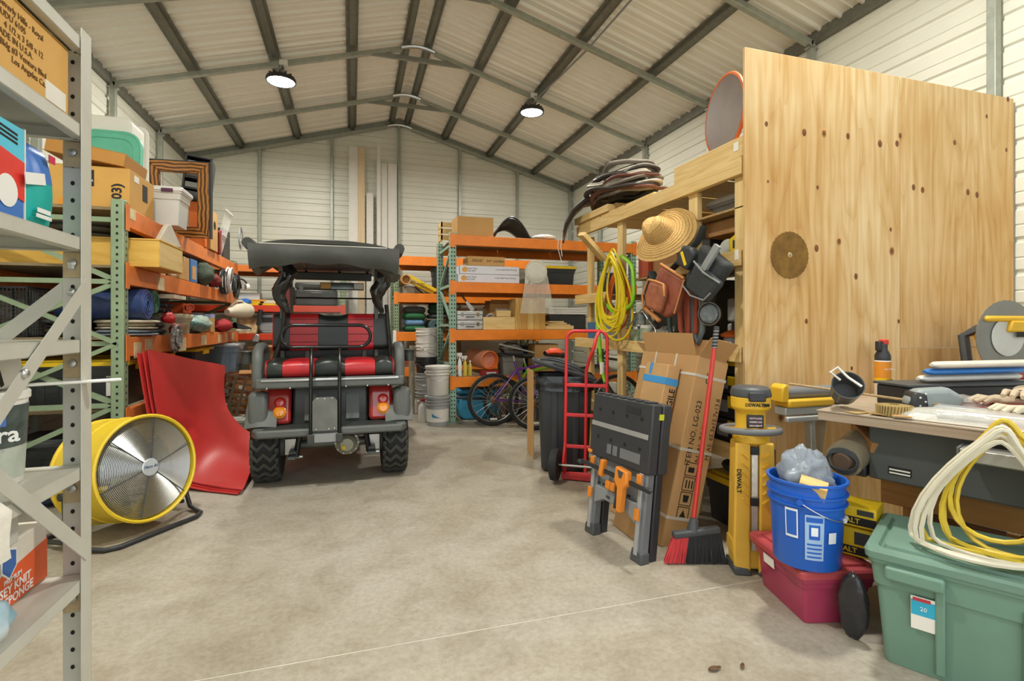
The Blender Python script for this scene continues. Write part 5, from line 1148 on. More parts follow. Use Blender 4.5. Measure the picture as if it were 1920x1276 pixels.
g = G(); g.tube([P(936, 645, Y=6.47), P(1002, 661, Y=6.47)], .011, n=8); one('thin_pole', 'pale metal pole poking out above the grey bin', 'pole', g, mat('pole_pale', 'b9b6a8', .4), (0, 0, 0))
carton('cardboard sheet box at the right of the low orange shelf', (P(1020, 650, Y=6.7).x, 6.75, z), (.34, .3, .40))
tote('dark blue tote at the back of the low orange shelf', (2.55, 7.2, z), (.6, .4, .36), bm=mat('navy_plastic', '2a3a5a', .5), ribs=2)
# floor under the rack: blue wheelbarrow tray on edge
x, w_ = slot(857, 912, 6.7); t = thing('blue_cooler', 'blue plastic cooler standing under the low orange shelf', 'cooler', (x + .10, 6.85, 0))
BLC = mat('blue_plastic', '3a8fb4', .4); g = G(); g.prism(roundrect(.58, .33, .12), -.2, .2); build('body', g, BLC, t, bevel=.03, seg=3); g = G(); g.prism([(-.29, .0), (.29, 0), (.29, .12), (-.29, .12)], -.2, .2, 'y') if False else g.box(-.285, .285, -.19, .19, .335, .395); build('lid', g, BLC, t, bevel=.02)
g = G(); g.tube([(-.30, -.1, .28), (-.31, -.215, .30), (.0, -.225, .28), (.31, -.215, .30), (.30, -.1, .28)], .016, n=8); build('handle', g, BLACKP, t, smooth=60)
# ---------------------------------------------------------------- bicycles
def bike(label, loc, m, rz=0, R_=.325, bw=.29, rim=STEEL):
    """rear hub above loc, pointing +x"""
    t = thing('bicycle', label, 'bicycle', loc, rz, rot=None, group='bicycles'); wb = 1.02
    for nm, x in (('rear_wheel', 0), ('front_wheel', wb)):
        g = G(); g.tube([(x + (R_ - .022) * math.cos(2 * PI * i / 40), 0, R_ + (R_ - .022) * math.sin(2 * PI * i / 40)) for i in range(40)], .022, n=10, closed=True); w_ = build(nm, g, RUBBER, t)
        g = G(); g.tube([(x + (R_ - .052) * math.cos(2 * PI * i / 40), 0, R_ + (R_ - .052) * math.sin(2 * PI * i / 40)) for i in range(40)], .011, n=6, closed=True, flat=.7); build('rim', g, rim, w_)
        g = G()
        for i in range(20):
            a = 2 * PI * i / 20; s_ = .03 if i % 2 else -.03; g.tube([(x + .018 * math.cos(a + .6), s_, R_ + .018 * math.sin(a + .6)), (x + (R_ - .055) * math.cos(a), 0, R_ + (R_ - .055) * math.sin(a))], .0022, n=4)
        sp = build('spokes', g, STEEL, w_); sp['kind'] = 'stuff'
        g = G(); g.cyl((x, -.055, R_), (x, .055, R_), .018, n=12); build('hub', g, CHROME, w_)
    bb = (.42, 0, R_ - .03); st = (.27, 0, R_ + .47); hd0 = (.84, 0, R_ + .28); hd1 = (.80, 0, R_ + .44)
    for a, b, r_, nm in ((bb, st, .016, 'seat_tube'), (bb, hd0, .019, 'down_tube'), ((.30, 0, R_ + .36), hd1, .016, 'top_tube'), (hd0, hd1, .02, 'head_tube')): g = G(); g.cyl(a, b, r_, n=10); build(nm, g, m, t)
    for s_ in (-1, 1):
        g = G(); g.tube([(0, s_ * .06, R_), (.2, s_ * .045, R_ + .25), (.30, s_ * .02, R_ + .36)], .009, n=6); build('seat_stay', g, m, t)
        g = G(); g.tube([(0, s_ * .06, R_), (.40, s_ * .04, R_ - .03)], .010, n=6); build('chain_stay', g, m, t)
        g = G(); g.tube([(hd0[0], s_ * .05, hd0[2]), (wb, s_ * .05, R_)], .013, n=6); build('fork_blade', g, m, t)
        g = G(); g.bar((.42, s_ * .07, R_ - .03), (.42 + s_ * .12, s_ * .07, R_ - .03 - s_ * .12), .012, .02, up=(0, 1, 0)); c_ = build('crank', g, STEEL, t); g = G(); g.cb((.42 + s_ * .12, s_ * .11, R_ - .03 - s_ * .12), (.09, .07, .02)); build('pedal', g, BLACKP, c_)
    g = G(); g.cyl(st, (.255, 0, R_ + .54), .012, n=8); build('seat_post', g, STEEL, t)
    g = G(); g.grid(lambda a, b: (.12 + .26 * b, (.075 * (1 - b) ** .8 + .016) * math.cos(2 * PI * a), R_ + .56 + .03 * math.sin(2 * PI * a) + .02 * (1 - b) ** 2), 14, 10, cu=True); build('saddle', g, BLACKP, t, smooth=60)
    g = G(); g.tube([(hd1[0], 0, hd1[2]), (hd1[0] - .02, 0, hd1[2] + .10)], .013, n=8); g.tube([(hd1[0] - .10, -bw, hd1[2] + .14), (hd1[0] - .02, -.08, hd1[2] + .10), (hd1[0] - .02, .08, hd1[2] + .10), (hd1[0] - .10, bw, hd1[2] + .14)], .011, n=8); build('handlebar', g, STEEL, t, smooth=60)
    g = G(); g.lathe([(.085, -.003), (.09, 0), (.085, .003), (.02, .004)], 28); build('chainring', g, DARKP, t, loc=(.42, -.055, R_ - .03), rot=(90, 0, 0)); g = G(); g.lathe([(.045, -.012), (.05, 0), (.03, .012), (.001, .013)], 20); build('cassette', g, mat('cog_rust', '7a5b3c', .5, .5), t, loc=(0, -.045, R_), rot=(90, 0, 0))
    g = G(); g.tube([(.0, -.058, R_ + .045), (.42, -.058, R_ + .055)], .005, n=5); g.tube([(.0, -.058, R_ - .06), (.42, -.058, R_ - .115)], .005, n=5); build('chain', g, DARKP, t)
    g = G(); g.cb((.02, -.06, R_ - .12), (.03, .02, .13)); build('derailleur', g, BLACKP, t, bevel=.006); g = G(); g.cb((.0, -.03, .09), (.09, .012, .025)); build('reflector', g, WHITEP, t, bevel=.004)
    return t
p = P(925, 798, Z=0)
bike('purple bicycle with chrome rims standing in front of the bright orange rack', (p.x, p.y, .0), mat('bike_purple', '6a2f8e', .25, coat=.6), rz=-3, bw=.14)
bike('lime green bicycle standing behind the purple bicycle', (p.x + .20, p.y + .20, .0), mat('bike_green', '7ac02a', .25, coat=.6), rz=-3, R_=.28, bw=.10)
p = P(1003, 806, Z=0)
bike('black bicycle with pale rims standing nearest the wheeled bin', (p.x, p.y, .0), mat('bike_black', '2c2c30', .3), rz=-8)
# ---------------------------------------------------------------- buckets
p = P(825, 794, Z=0)
BW = mat('bucket_white', 'dddbd2', .4, var=.04); BG = mat('bucket_grey', 'a9adab', .4, var=.05)
t = bucket('grey-banded white bucket with a blue swoosh label standing on the floor by the rack post', (p.x - .04, p.y - .06, 0), BG, r=.148, h=.36, lid=BG, handle=False)
g = G(); g.lathe([(.1485 * .905, .055), (.1485 * .945, .21)], 32); build('white_wrap', g, PAPER, t); g = G(); g.at((0, 0, 0), (0, 0, 0)); g.grid(lambda a, b: ((.1385 + .012 * (b * .5 + .25)) * math.sin(-.65 + 1.0 * a), -(.1385 + .012 * (b * .5 + .25)) * math.cos(-.65 + 1.0 * a), .10 + .05 * (1 - a) ** 2 * b + .015 * (1 - a)), 12, 3); build('blue_swoosh', g, mat('swoosh_blue', '3b9ccc', .4), t)
bucket('white bucket with wire bail standing on the swoosh bucket', (p.x - .037, p.y - .06, .376), BW, r=.146, h=.35, lid=BW, hz=-35)
p2 = P(806, 780, Z=0)
for i in range(5):
    lb = ['lowest grey bucket of the tall nested stack', 'second grey bucket of the tall nested stack', 'black bucket in the middle of the tall nested stack', 'fourth white bucket of the tall nested stack', 'top white bucket of the tall nested stack'][i]
    zz = [0, .22, .44, .64, .84][i]
    bucket(lb, (p2.x - .02, p2.y + .19, zz + (.0 if i == 0 else .002)), [BG, BG, BLACKP, BW, BW][i], r=.15, h=.36, group='tall nested stack of buckets', lid=None, hz=-32, rz=i * 40 - 60)
p3 = P(797, 790, Z=0); bottle('white jug with red cap standing on the floor by the buckets', (p3.x - .03, p3.y - .02, 0), WHITEP, h=.33, r=.06, spray=False, capm=mat('cap_red', 'c22a2a', .4), name='jug')
g = G(); g.bar((0, 0, 0), (.03, .12, .95), .09, .02); one('leaning_plank', 'narrow weathered plank leaning behind the white jug', 'plank', g, wood('weathered', 'a59a86', '857a66'), (P(788, 778, Z=0).x - .11, P(788, 778, Z=0).y + .1, .001))
# ---------------------------------------------------------------- things on the rear racks
Y9 = 8.76
z = RR[2] + .003
x, _ = slot(760, 761, Y9); roll('cardboard_tube', 'cardboard carpet tube poking out of the rear orange rack', 'tube', (x, 8.66, z + .22), (x - .05, 9.4, z + .23), .085, CARD, hole=.062)
g = G(); g.box(-.11, .11, 0, .8, 0, .12); one('grey_block', 'grey slab under the cardboard tube on the rear orange rack', 'slab', g, mat('slab_grey', '8c8774', .8), (x + .04, 8.8, z + .001), bevel=.006)
g = G(); g.box(-.09, .09, -.09, .09, 0, .16); one('grey_block', 'tilted grey block beside the cardboard tube on the rear orange rack', 'slab', g, mat('slab_grey2', '9a937c', .8), (x + .24, 8.90, z + .062), rot=(0, 38, 0), bevel=.006)
for k in range(2):
    a, b = P(766 + 3 * k, 517 + 10 * k, Y=Y9), P(818 - 4 * k, 545 + 4 * k, Y=Y9); g = G(); g.bar(a, b, .02, .055, up=(0, 0, 1)); t = thing('spirit_level', ['upper yellow spirit level slanting on the rear orange rack', 'lower yellow spirit level slanting on the rear orange rack'][k], 'level', (0, .05 * k - .02, 0), group='yellow spirit levels'); build('body', g, YELP, t, bevel=.004); m_ = (a + b) / 2; g = G(); g.cyl(m_ + Vector((-.03, -.012, .01)), m_ + Vector((.03, -.012, -.006)), .009, n=8); build('vial', g, mat('vial_green', 'a8c83a', .2), t)
x, _ = slot(822, 823, Y9); tote('black bin beside the rear post of the bright orange rack', (x + .08, 9.0, z), (.3, .4, .46), bm=BLACKP, ribs=0, latches=False, name='black_bin')
z = RR[1] + .003
GRN = mat('blanket_green', '2f6a42', .9, bump=.5, bscale=50); GRN2 = mat('blanket_dark_green', '2a4f3a', .9, bump=.5, bscale=50); BLUB = mat('blanket_blue', '6f9cc4', .9, bump=.4, bscale=50); GRYB = mat('blanket_charcoal', '4b4e4c', .9, bump=.6, bscale=50)
x, w_ = slot(750, 801, Y9); folded('moving_blankets', 'stack of green and blue folded blankets on the rear orange rack', 'blankets', (x + .03, 9.02, z), (w_ * .92, .42, .42), 4, [GRN, BLUB, GRN, GRYB], wob=.03, seed=4)
x, w_ = slot(803, 836, Y9); folded('moving_blankets', 'stack of dark green blankets on the rear rack, behind the rack frame', 'blankets', (x + .05, 9.05, z + .22), (w_ * 1.2, .45, .26), 3, [GRYB, GRN2, GRN2], wob=.03, seed=6)
roll('rolled_blanket', 'rolled teal-grey blanket below the dark green stack', 'blanket', (x - .03, 8.72, z + .105), (x - .03, 9.5, z + .105), .10, mat('blanket_teal', '4f6f70', .9, bump=.5))
carton('brown carton at the back of the rear orange rack', (1.9, 9.3, z), (.5, .4, .4)); carton('large carton on the lower level of the rear orange rack', (1.5, 9.25, RR[0] + .003), (.6, .5, .4), m=CARDD)
z = RR[0] + .003
for k in range(4): g = G(); g.box(-.3, .3, -.18, .18, 0, .022); one('flat_board', ['bottom board of the flat stack on the lowest rear shelf', 'second board of the flat stack on the lowest rear shelf', 'third board of the flat stack on the lowest rear shelf', 'red-edged top board of the flat stack on the lowest rear shelf'][k], 'board', g, [wood('board_dk', '9a8562', '7d6a4a'), CARDD, wood('board_dk', '', ''), mat('board_red', 'a8463a', .6)][k], (P(785, 670, Y=Y9).x, 8.98, z + .001 + k * .024), rz=k * 2 - 3, group='flat boards on the rear rack', bevel=.002)
# --- red rack behind the cart
z = RD[1] + .003
x, w_ = slot(552, 632, Y9); t = thing('hard_case', 'long black hard case on the red-beamed rack behind the golf cart', 'case', (x, 9.0, z)); g = G(); g.box(-w_ / 2, w_ / 2, -.2, .2, 0, .26); build('lower_shell', g, mat('case_black_green', '262c28', .35), t, bevel=.03, seg=3); g = G(); g.box(-w_ / 2, w_ / 2, -.2, .2, .265, .37); build('upper_shell', g, MATS['case_black_green'], t, bevel=.03, seg=3)
for sg in (-1, 1): g = G(); g.box(sg * .22 - .03, sg * .22 + .03, -.212, -.2, .21, .32); build('latch', g, DARKP, t, bevel=.004)
g = G(); g.tube([(-.08, -.2, .2), (-.08, -.235, .2), (.08, -.235, .2), (.08, -.2, .2)], .012, n=6); build('handle', g, BLACKP, t)
x, w_ = slot(450, 466, Y9); blob('blue_rag', 'bright blue rag at the left of the red-beamed rack', 'rag', (x, 8.85, z), (.22, .2, .10), mat('rag_blue', '2f6fc0', .8, bump=.5), seed=5); carton('clear plastic bin behind the blue rag on the red-beamed rack', (x + .03, 9.1, z), (.3, .25, .2), m=MILK, tape=False, name='clear_bin')
for k in range(5): g = G(); g.box(-.12, .12, -.05, .05, 0, .028); one('yellow_bar', ['lowest yellow tool holder on the red-beamed rack', 'second yellow tool holder on the red-beamed rack', 'third yellow tool holder on the red-beamed rack', 'fourth yellow tool holder on the red-beamed rack', 'topmost cream tool holder on the red-beamed rack'][k], 'tool holder', g, [YELP, YELP, mat('amber_plastic', 'd9942a', .5), YELP, CREAM][k], (slot(475, 476, Y9)[0] + (.12 if k > 2 else 0) + .02 * k, 8.85, z + .001 + (k if k < 3 else k - 3) * .03), group='yellow tool holders', bevel=.004)
g = G()
for k in range(3): g.box(-.18, .18, -.02 + .0 * k, .02, .03 * k, .03 * k + .022)
one('cream_tray', 'cream slatted tray on the red-beamed rack beside the yellow holders', 'tray', g, CREAM, (slot(505, 506, Y9)[0], 8.85, z + .001))
carton('wide brown carton on the top level behind the golf cart roof', (-.9, 9.15, RD[2] + .003), (.7, .4, .16))
for px, m_, lb in ((535, 'b03030', 'maroon box in the middle of the red-beamed rack'),): carton(lb, (slot(px, px + 1, Y9)[0], 9.0, z), (.2, .3, .3), m=mat('maroon_box', '6a2426', .5), tape=False, name='maroon_box')
z = RD[0] + .003
x, _ = slot(503, 504, Y9); t = thing('boom_box', 'silver portable radio on the lower red shelf beside the cart seat', 'radio', (x, 8.92, z)); t.scale = (.85, .85, .85); SILV = mat('silver_plastic', 'aeb4b8', .3, .4)
g = G(); g.prism(roundrect(.34, .36, .09), -.11, .11); build('body', g, SILV, t, bevel=.02); g = G(); g.box(-.12, .12, -.118, -.11, .2, .29); build('dark_panel', g, DARKP, t, bevel=.01); g = G(); g.box(-.13, .13, -.118, -.11, .05, .16); build('lower_panel', g, GREYP, t, bevel=.01); g = G(); g.tube([(-.12, 0, .36), (-.10, 0, .42), (.10, 0, .42), (.12, 0, .36)], .014, n=8); build('handle', g, SILV, t)
t = thing('golf_club', 'golf wedge with dark grip leaning against the lower red shelf', 'golf club', (P(481, 632, Y=8.66).x, 8.62, P(481, 634, Y=8.62).z), rot=(-2, 8, 0)); g = G(); g.cyl((0, 0, 0), (0, 0, .22), .008, n=8); build('shaft', g, CHROME, t); g = G(); g.cyl((0, 0, .2), (.0, 0, .44), .028, .034, n=10); build('grip', g, BLACKP, t); g = G(); g.at((0, 0, 0), (0, 0, 0)); g.prism([(-.06, -.06), (.05, -.05), (.04, .06), (-.02, .07)], -.02, .02); build('club_head', g, STEEL, t, bevel=.01)
x, _ = slot(462, 463, Y9); carton('patterned brown snack carton on the lower red shelf', (x, 8.95, z), (.26, .24, .22), m=mat('pattern_box', 'c08a4a', .6, col2='e8d8b0', scale=14), tape=False)
carton('wide brown carton on the lower red shelf behind the cart seat', (-.75, 9.1, z), (.7, .4, .22))
# floor at the far left: cartons, lattice crate
p = P(462, 800, Z=0); q0 = P(446, 765, Y=6.55)
t = carton('tall brown carton with two white stickers standing left of the golf cart', (P(463, 700, Y=6.6).x, 6.75, 0), (.30, .30, .62), m=mat('cardboard_warm', 'b07a45', .8), opened=True, sticker=('front', -.05, .52, .07, .06)); g = G(); g.cb((-.06, -.1515, .42), (.08, .002, .07)); build('label', g, PAPER, t)
carton('brown carton with cream inner flap stacked at the far left behind the cart', (P(458, 690, Y=7.9).x + .30, 7.95, 0), (.42, .4, .85), m=CARDD, opened=True)
t = thing('lattice_crate', 'brown slatted crate leaning behind the red mat', 'crate', (P(441, 770, Y=6.3).x - .06, 6.35, .24), rot=(0, 14, 10)); LAT = wood('lattice_wood', '7a6248', '54422e')
for k in range(4): g = G(); g.box(-.16 + .1 * k, -.13 + .1 * k, -.012, .0, 0, .46); build('slat', g, LAT, t)
for k in range(7): g = G(); g.box(-.17, .18, .0, .012, .01 + .07 * k, .03 + .07 * k); build('slat', g, LAT, t)
tote('grey-green bin on the floor behind the red mat', (P(441, 770, Y=6.3).x - .07, 6.32, 0), (.36, .3, .24), bm=mat('bin_sage2', '9a9f90', .5), lm=mat('bin_sage_lid', 'b4b6a8', .5), ribs=0, latches=False, name='sage_bin')
# ================================================================ plywood end panel and timber shelf
def plywood():
    m = bpy.data.materials.new('pine_plywood'); m.use_nodes = True; nt = m.node_tree; N = nt.nodes; L = nt.links; b = N['Principled BSDF']; b.inputs['Roughness'].default_value = .55
    tc = N.new('ShaderNodeTexCoord'); mp = N.new('ShaderNodeMapping'); mp.inputs['Scale'].default_value = (1, 1, .16); L.new(tc.outputs['Object'], mp.inputs[0])
    n0 = N.new('ShaderNodeTexNoise'); n0.inputs['Scale'].default_value = 2.2; n0.inputs['Detail'].default_value = 3; L.new(mp.outputs[0], n0.inputs['Vector'])
    mu = N.new('ShaderNodeMath'); mu.operation = 'MULTIPLY'; mu.inputs[1].default_value = 16; L.new(n0.outputs['Fac'], mu.inputs[0])
    fr_ = N.new('ShaderNodeMath'); fr_.operation = 'FRACT'; L.new(mu.outputs[0], fr_.inputs[0])
    r1 = N.new('ShaderNodeValToRGB'); L.new(fr_.outputs[0], r1.inputs[0]); e = r1.color_ramp.elements
    e[0].position = 0; e[0].color = lin('e4c795'); e[1].position = 1; e[1].color = lin('dcbb84'); k = e.new(.55); k.color = lin('ebd2a4')
    n1 = N.new('ShaderNodeTexNoise'); n1.inputs['Scale'].default_value = 1.1; n1.inputs['Detail'].default_value = 4; L.new(tc.outputs['Object'], n1.inputs['Vector'])
    r2 = N.new('ShaderNodeValToRGB'); L.new(n1.outputs['Fac'], r2.inputs[0]); r2.color_ramp.elements[0].position = .35; r2.color_ramp.elements[0].color = lin('e6cfa4'); r2.color_ramp.elements[1].position = .65; r2.color_ramp.elements[1].color = lin('ffffff')
    n2 = N.new('ShaderNodeTexNoise'); n2.inputs['Scale'].default_value = 26; n2.inputs['Detail'].default_value = 5; mp2 = N.new('ShaderNodeMapping'); mp2.inputs['Scale'].default_value = (1, 1, .05); L.new(tc.outputs['Object'], mp2.inputs[0]); L.new(mp2.outputs[0], n2.inputs['Vector'])
    r3 = N.new('ShaderNodeValToRGB'); L.new(n2.outputs['Fac'], r3.inputs[0]); r3.color_ramp.elements[0].position = .35; r3.color_ramp.elements[0].color = lin('e8d6b4'); r3.color_ramp.elements[1].position = .6; r3.color_ramp.elements[1].color = lin('ffffff')
    a = N.new('ShaderNodeMix'); a.data_type = 'RGBA'; a.blend_type = 'MULTIPLY'; a.inputs[0].default_value = .8; L.new(r1.outputs[0], a.inputs[6]); L.new(r2.outputs[0], a.inputs[7])
    c = N.new('ShaderNodeMix'); c.data_type = 'RGBA'; c.blend_type = 'MULTIPLY'; c.inputs[0].default_value = .8; L.new(a.outputs[2], c.inputs[6]); L.new(r3.outputs[0], c.inputs[7])
    L.new(c.outputs[2], b.inputs['Base Color']); return m
PLY = plywood()
BY = 2.42; bx0 = P(1397, 600, Y=BY).x; bxm = P(1688, 600, Y=BY).x; bx1 = min(P(1903, 600, Y=BY).x, XR - .02); bzt = P(1397, 88, Y=BY).z; bzj = P(1690, 653, Y=BY).z
pw_ = thing('plywood_partition', 'tall bare pine plywood partition closing the end of the timber shelf', 'partition')
for nm, a in (('plywood_sheet', (bx0, bxm - .002, 0.0, bzt)), ('plywood_sheet', (bxm + .002, bx1, bzj + .002, bzt)), ('plywood_sheet', (bxm + .0015, bx1, 0.0, bzj - .0015))):
    off = (0, 0, 0) if a[0] < bxm else (a[0] + 7 * a[2] - 5, 0, 4 * a[2]); g = G(); g.box(a[0] - off[0], a[1] - off[0], BY, BY + .018, a[2] - off[2], a[3] - off[2]); sheet_ = build(nm, g, PLY, pw_, bevel=.0015, loc=off)
KN = mat('knot_brown', '7a4a22', .6, var=.25, scale=60); KN2 = mat('knot_ring', 'b98b50', .6, var=.1)
for (x, y, r_) in ((1437, 232, 5), (1508, 248, 7), (1545, 249, 8), (1590, 255, 6), (1650, 269, 7), (1682, 269, 6), (1688, 254, 5), (1790, 267, 5), (1887, 281, 4), (1713, 351, 6), (1730, 356, 6), (1815, 360, 6), (1832, 365, 6), (1573, 452, 8), (1605, 518, 6), (1531, 465, 7), (1533, 351, 4), (1672, 470, 9), (1512, 602, 5), (1464, 780, 10), (1890, 186, 5), (1685, 602, 4), (1670, 430, 4), (1440, 340, 3), (1850, 218, 4), (1597, 690, 4)):
    p = P(x, y, Y=BY - .0004); s_ = p.length and (p.x * math.sin(YAW) + p.y * math.cos(YAW)) / 970; rr = r_ * s_ * .62
    g = G(); g.at((p.x, BY - .0002, p.z), (90, 0, 0)); g.lathe([(rr * 1.2, 0), (rr * 1.15, .0006), (.0005, .0007)], 14, sy=1.35); build('knot', g, KN2 if r_ > 7 else KN, pw_)
    if r_ > 7: g = G(); g.at((p.x, BY - .0008, p.z), (90, 0, 0)); g.lathe([(rr * .8, 0), (rr * .7, .0004), (.0005, .0005)], 12, sy=1.3); build('knot', g, KN, pw_)
p = P(1481, 478, Y=BY - .004); t = thing('saw_blade', 'rusty round saw blade hung flat on the plywood', 'saw blade', (p.x, BY - .0035, p.z))
g = G(); n = 60; g.prism([((.135 + (.004 if i % 2 else 0)) * math.cos(2 * PI * i / n), (.135 + (.004 if i % 2 else 0)) * math.sin(2 * PI * i / n)) for i in range(n)], -.002, .0005); build('disc', g, mat('rusty_steel', '6e4f22', .6, .4, var=.2, scale=14, col2='96702f'), t); g = G(); g.at((0, -.002, 0), (90, 0, 0)); g.lathe([(.016, 0), (.014, .002), (.005, .003), (.001, .003)], 16); build('arbor', g, mat('arbor_steel', 'c2a878', .4, .6), t)
g = G(); g.cyl((0, -.002, 0), (0, -.012, 0), .006, n=8); build('nail', g, STEEL, t)
# --- timber shelf along the aisle
SX = 2.17; SYN, SYF = BY + .035, 4.72; SD = .85
ts = thing('timber_shelf', 'pine stud shelf unit running back from the plywood partition', 'shelf')
def tim(nm, x0, x1, y0, y1, z0, z1, m=None): g = G(); g.box(x0, x1, y0, y1, z0, z1); return build(nm, g, m or LUMBER, ts, bevel=.004)
PY = [SYN, P(1307, 600, X=SX).y, P(1167, 600, X=SX).y, SYF - .04]
for i, y in enumerate(PY):
    for x in (SX, SX + SD):
        if i == 3 and x == SX: x += .10
        tim('stud', x, x + .04, y, y + .09, 0, 2.12, LUMBERZ)
tim('top_rail', SX - .04, SX, SYN - .01, SYF, 2.115, 2.215); tim('top_rail', SX + SD + .04, SX + SD + .08, SYN, SYF, 2.115, 2.215)
tim('upper_block', SX - .02, SX + .02, SYN, 3.12, 2.222, 2.34)
for z, y0, y1 in ((1.10, 3.1, SYF + .05), (1.66, SYN, 3.2), (.52, SYN, SYF), (1.52, 4.1, SYF + .05)):
    tim('shelf_rail', SX - .035, SX, y0, y1, z - .07, z + .02); tim('shelf_rail', SX + SD + .04, SX + SD + .07, y0, y1, z - .07, z + .02)
    n_ = max(2, int((y1 - y0) / .55))
    for k in range(n_): tim('deck_board', SX + .0, SX + SD + .04, y0 + (y1 - y0) * k / n_ + .003, y0 + (y1 - y0) * (k + 1) / n_ - .003, z - .018, z, mat('osb_deck', 'a98a58', .8, var=.2, scale=30))
tim('shelf_rail', SX - .035, SX, SYN, 3.1, 1.03, 1.12); tim('deck_board', SX, SX + SD, SYN + .005, 3.09, 1.085, 1.10, MATS['osb_deck'])
tim('deck_board', SX, SX + SD, SYN, 3.0, 1.93, 1.945, MATS['osb_deck'])
for k in range(5): tim('top_board', SX - .03, SX + SD + .06, SYN + .02 + k * .44, SYN + .44 + k * .44, 2.217, 2.221 if k < 2 else 2.235, LUMBERX)
g = G(); g.box(SX + .06, SX + .5, 4.1, SYF, 2.236, 2.33); build('end_block', g, LUMBERX, ts, bevel=.005)
g = G(); g.box(SX - .05, SX + .03, 4.05, 4.75, 2.236, 2.30); build('edge_block', g, LUMBER, ts, bevel=.005)
a = P(1090, 438, X=1.88); b = P(1133, 486, X=2.13); g = G(); g.bar(a, b, .04, .09, up=(0, 1, 0)); build('hanger_arm', g, LUMBERZ, ts, bevel=.004)
g = G(); g.cb((SX - .0365, SYN + .03, 1.655), (.003, .03, .06)); build('tag', g, PAPER, ts); g = G(); g.cb((SX - .022, SYN + .05, 2.29), (.003, .04, .05)); build('tag', g, PAPER, ts)
# orange-rimmed round tray on the shelf top
t = thing('round_tray', 'large dark round tray with orange rim standing on the timber shelf behind the plywood', 'tray', (SX + .14, 2.80, 2.342 + .262), rot=(0, 90, -12)); 
g = G(); g.lathe([(.001, -.01), (.24, -.01), (.25, .0), (.24, .008), (.001, .008)], 40); build('disc', g, mat('tray_brown', '6a5848', .45, var=.15), t); g = G(); g.tube([(.25 * math.cos(2 * PI * i / 40), .25 * math.sin(2 * PI * i / 40), 0) for i in range(40)], .012, n=8, closed=True); build('rim', g, mat('rim_orange', 'c8602a', .5), t)
# tarp bundle on the top corner
t = thing('tarp_bundle', 'brown and grey striped tarp folded in a heap on the timber shelf top', 'tarp', (SX + .14, 4.18, 2.334)); TB = mat('tarp_brown', '6e4438', .5, var=.2, bump=.4); TG = mat('tarp_grey', '8b8378', .55, var=.2, scale=20); TW = mat('tarp_pale', 'b9b1a2', .55, var=.15, scale=20); TD = mat('tarp_dark', '3f3b38', .6, var=.2)
rnd = random.Random(5)
for k in range(12):
    f = k / 11; cx, cy = rnd.uniform(-.05, .05), -.10 + .10 * f * rnd.uniform(.2, 1); a_, b_ = .24 - .05 * f, .46 - .12 * f; ph = rnd.uniform(0, 6)
    def fn(q, k=k, cx=cx, cy=cy, a_=a_, b_=b_, ph=ph): return (cx + a_ * math.cos(q) * (1 + .25 * nz(math.cos(q) * 1.5 + k, math.sin(q) * 1.5)), cy + b_ * math.sin(q) * (1 + .25 * nz(math.cos(q) * 1.5, math.sin(q) * 1.5 + k)), max(.018, .02 + .022 * k + .035 * math.sin(q + ph) + .015 * math.sin(3 * q + ph)))
    g = G(); g.tube([fn(2 * PI * i / 40) for i in range(40)], .026, n=8, closed=True, flat=.55); build('fold', g, [TB, TG, TD, TW, TB, TG, TD, TW, TG, TD, TW, TG][k], t, smooth=70)
    if k > 3: g = G(); g.tube([tuple(Vector(fn(2 * PI * i / 40)) * .985 + Vector((0, 0, .024))) for i in range(0, 40)], .006, n=5, closed=True); build('hem', g, TW if k % 2 else TD, t, smooth=70)
g = G(); g.grid(lambda a, b: ((.22 * b) * math.cos(2 * PI * a), (.42 * b) * math.sin(2 * PI * a) - .06, .02 + .20 * (1 - b ** 3) + .02 * nz(a * 9, b * 5)), 28, 8, cu=True); build('heap', g, TG, t, smooth=70)
for k in range(9):
    y_ = .36 + .03 * k; g = G(); g.tube([(-.10 + .02 * k, .10 + .03 * k, .12), (-.20 + .008 * k, y_ - .10, .09), (-.29 + .01 * k, y_, .0), (-.34 + .012 * k, y_ + .06, -.12), (-.36 + .012 * k, y_ + .08, -.20 - .03 * (k % 3))], [.035, .045, .04, .03, .014], n=8, flat=.5); build('hanging_end', g, [TD, TB, TG, TW, TD, TB, TG, TW, TD][k], t, smooth=70)
for k in range(2): g = G(); g.tube([(-.35, .50 + .08 * k, -.2), (-.36, .51 + .08 * k, -.32), (-.35 + .03 * k, .50 + .08 * k, -.42 - .05 * k)], .004, n=5); build('cord_end', g, WHITEP, t)
# --- straw hat, belts, cords hung on the shelf front
ST = mat('straw', 'cfa968', .8, var=.12, scale=60, bump=.6, bscale=90)
c0 = P(1240, 437, X=SX - .16)
t = thing('straw_hat', 'woven straw hat with pinched crown hung on the timber shelf', 'hat', c0, rot=(0, -62, 18))
def brim(a, b): q = 2 * PI * a; r_ = .10 + .11 * b; return (r_ * math.cos(q) * 1.0, r_ * math.sin(q) * 1.12, .015 - .05 * b * b + .018 * math.cos(2 * q) * b)
g = G(); g.grid(brim, 40, 8, cu=True); g.grid(lambda a, b: tuple(Vector(brim(a, b)) - Vector((0, 0, .004))), 40, 8, cu=True); build('brim', g, ST, t, smooth=60)
g = G(); g.tube([brim(i / 40, 1) for i in range(40)], .005, n=6, closed=True); build('brim_edge', g, ST, t)
def crown(a, b): q = 2 * PI * a; r_ = .102 * (1 - .18 * b) * max(0, math.cos(b * PI / 2)) ** .28; return (r_ * math.cos(q), r_ * math.sin(q) * 1.12 * (1 - .25 * b * abs(math.cos(q))), .01 + .145 * b - .035 * b * math.exp(-(r_ * math.sin(q) / .03) ** 2) * b)
g = G(); g.grid(crown, 40, 14, cu=True); build('crown', g, ST, t, smooth=60)
g = G()
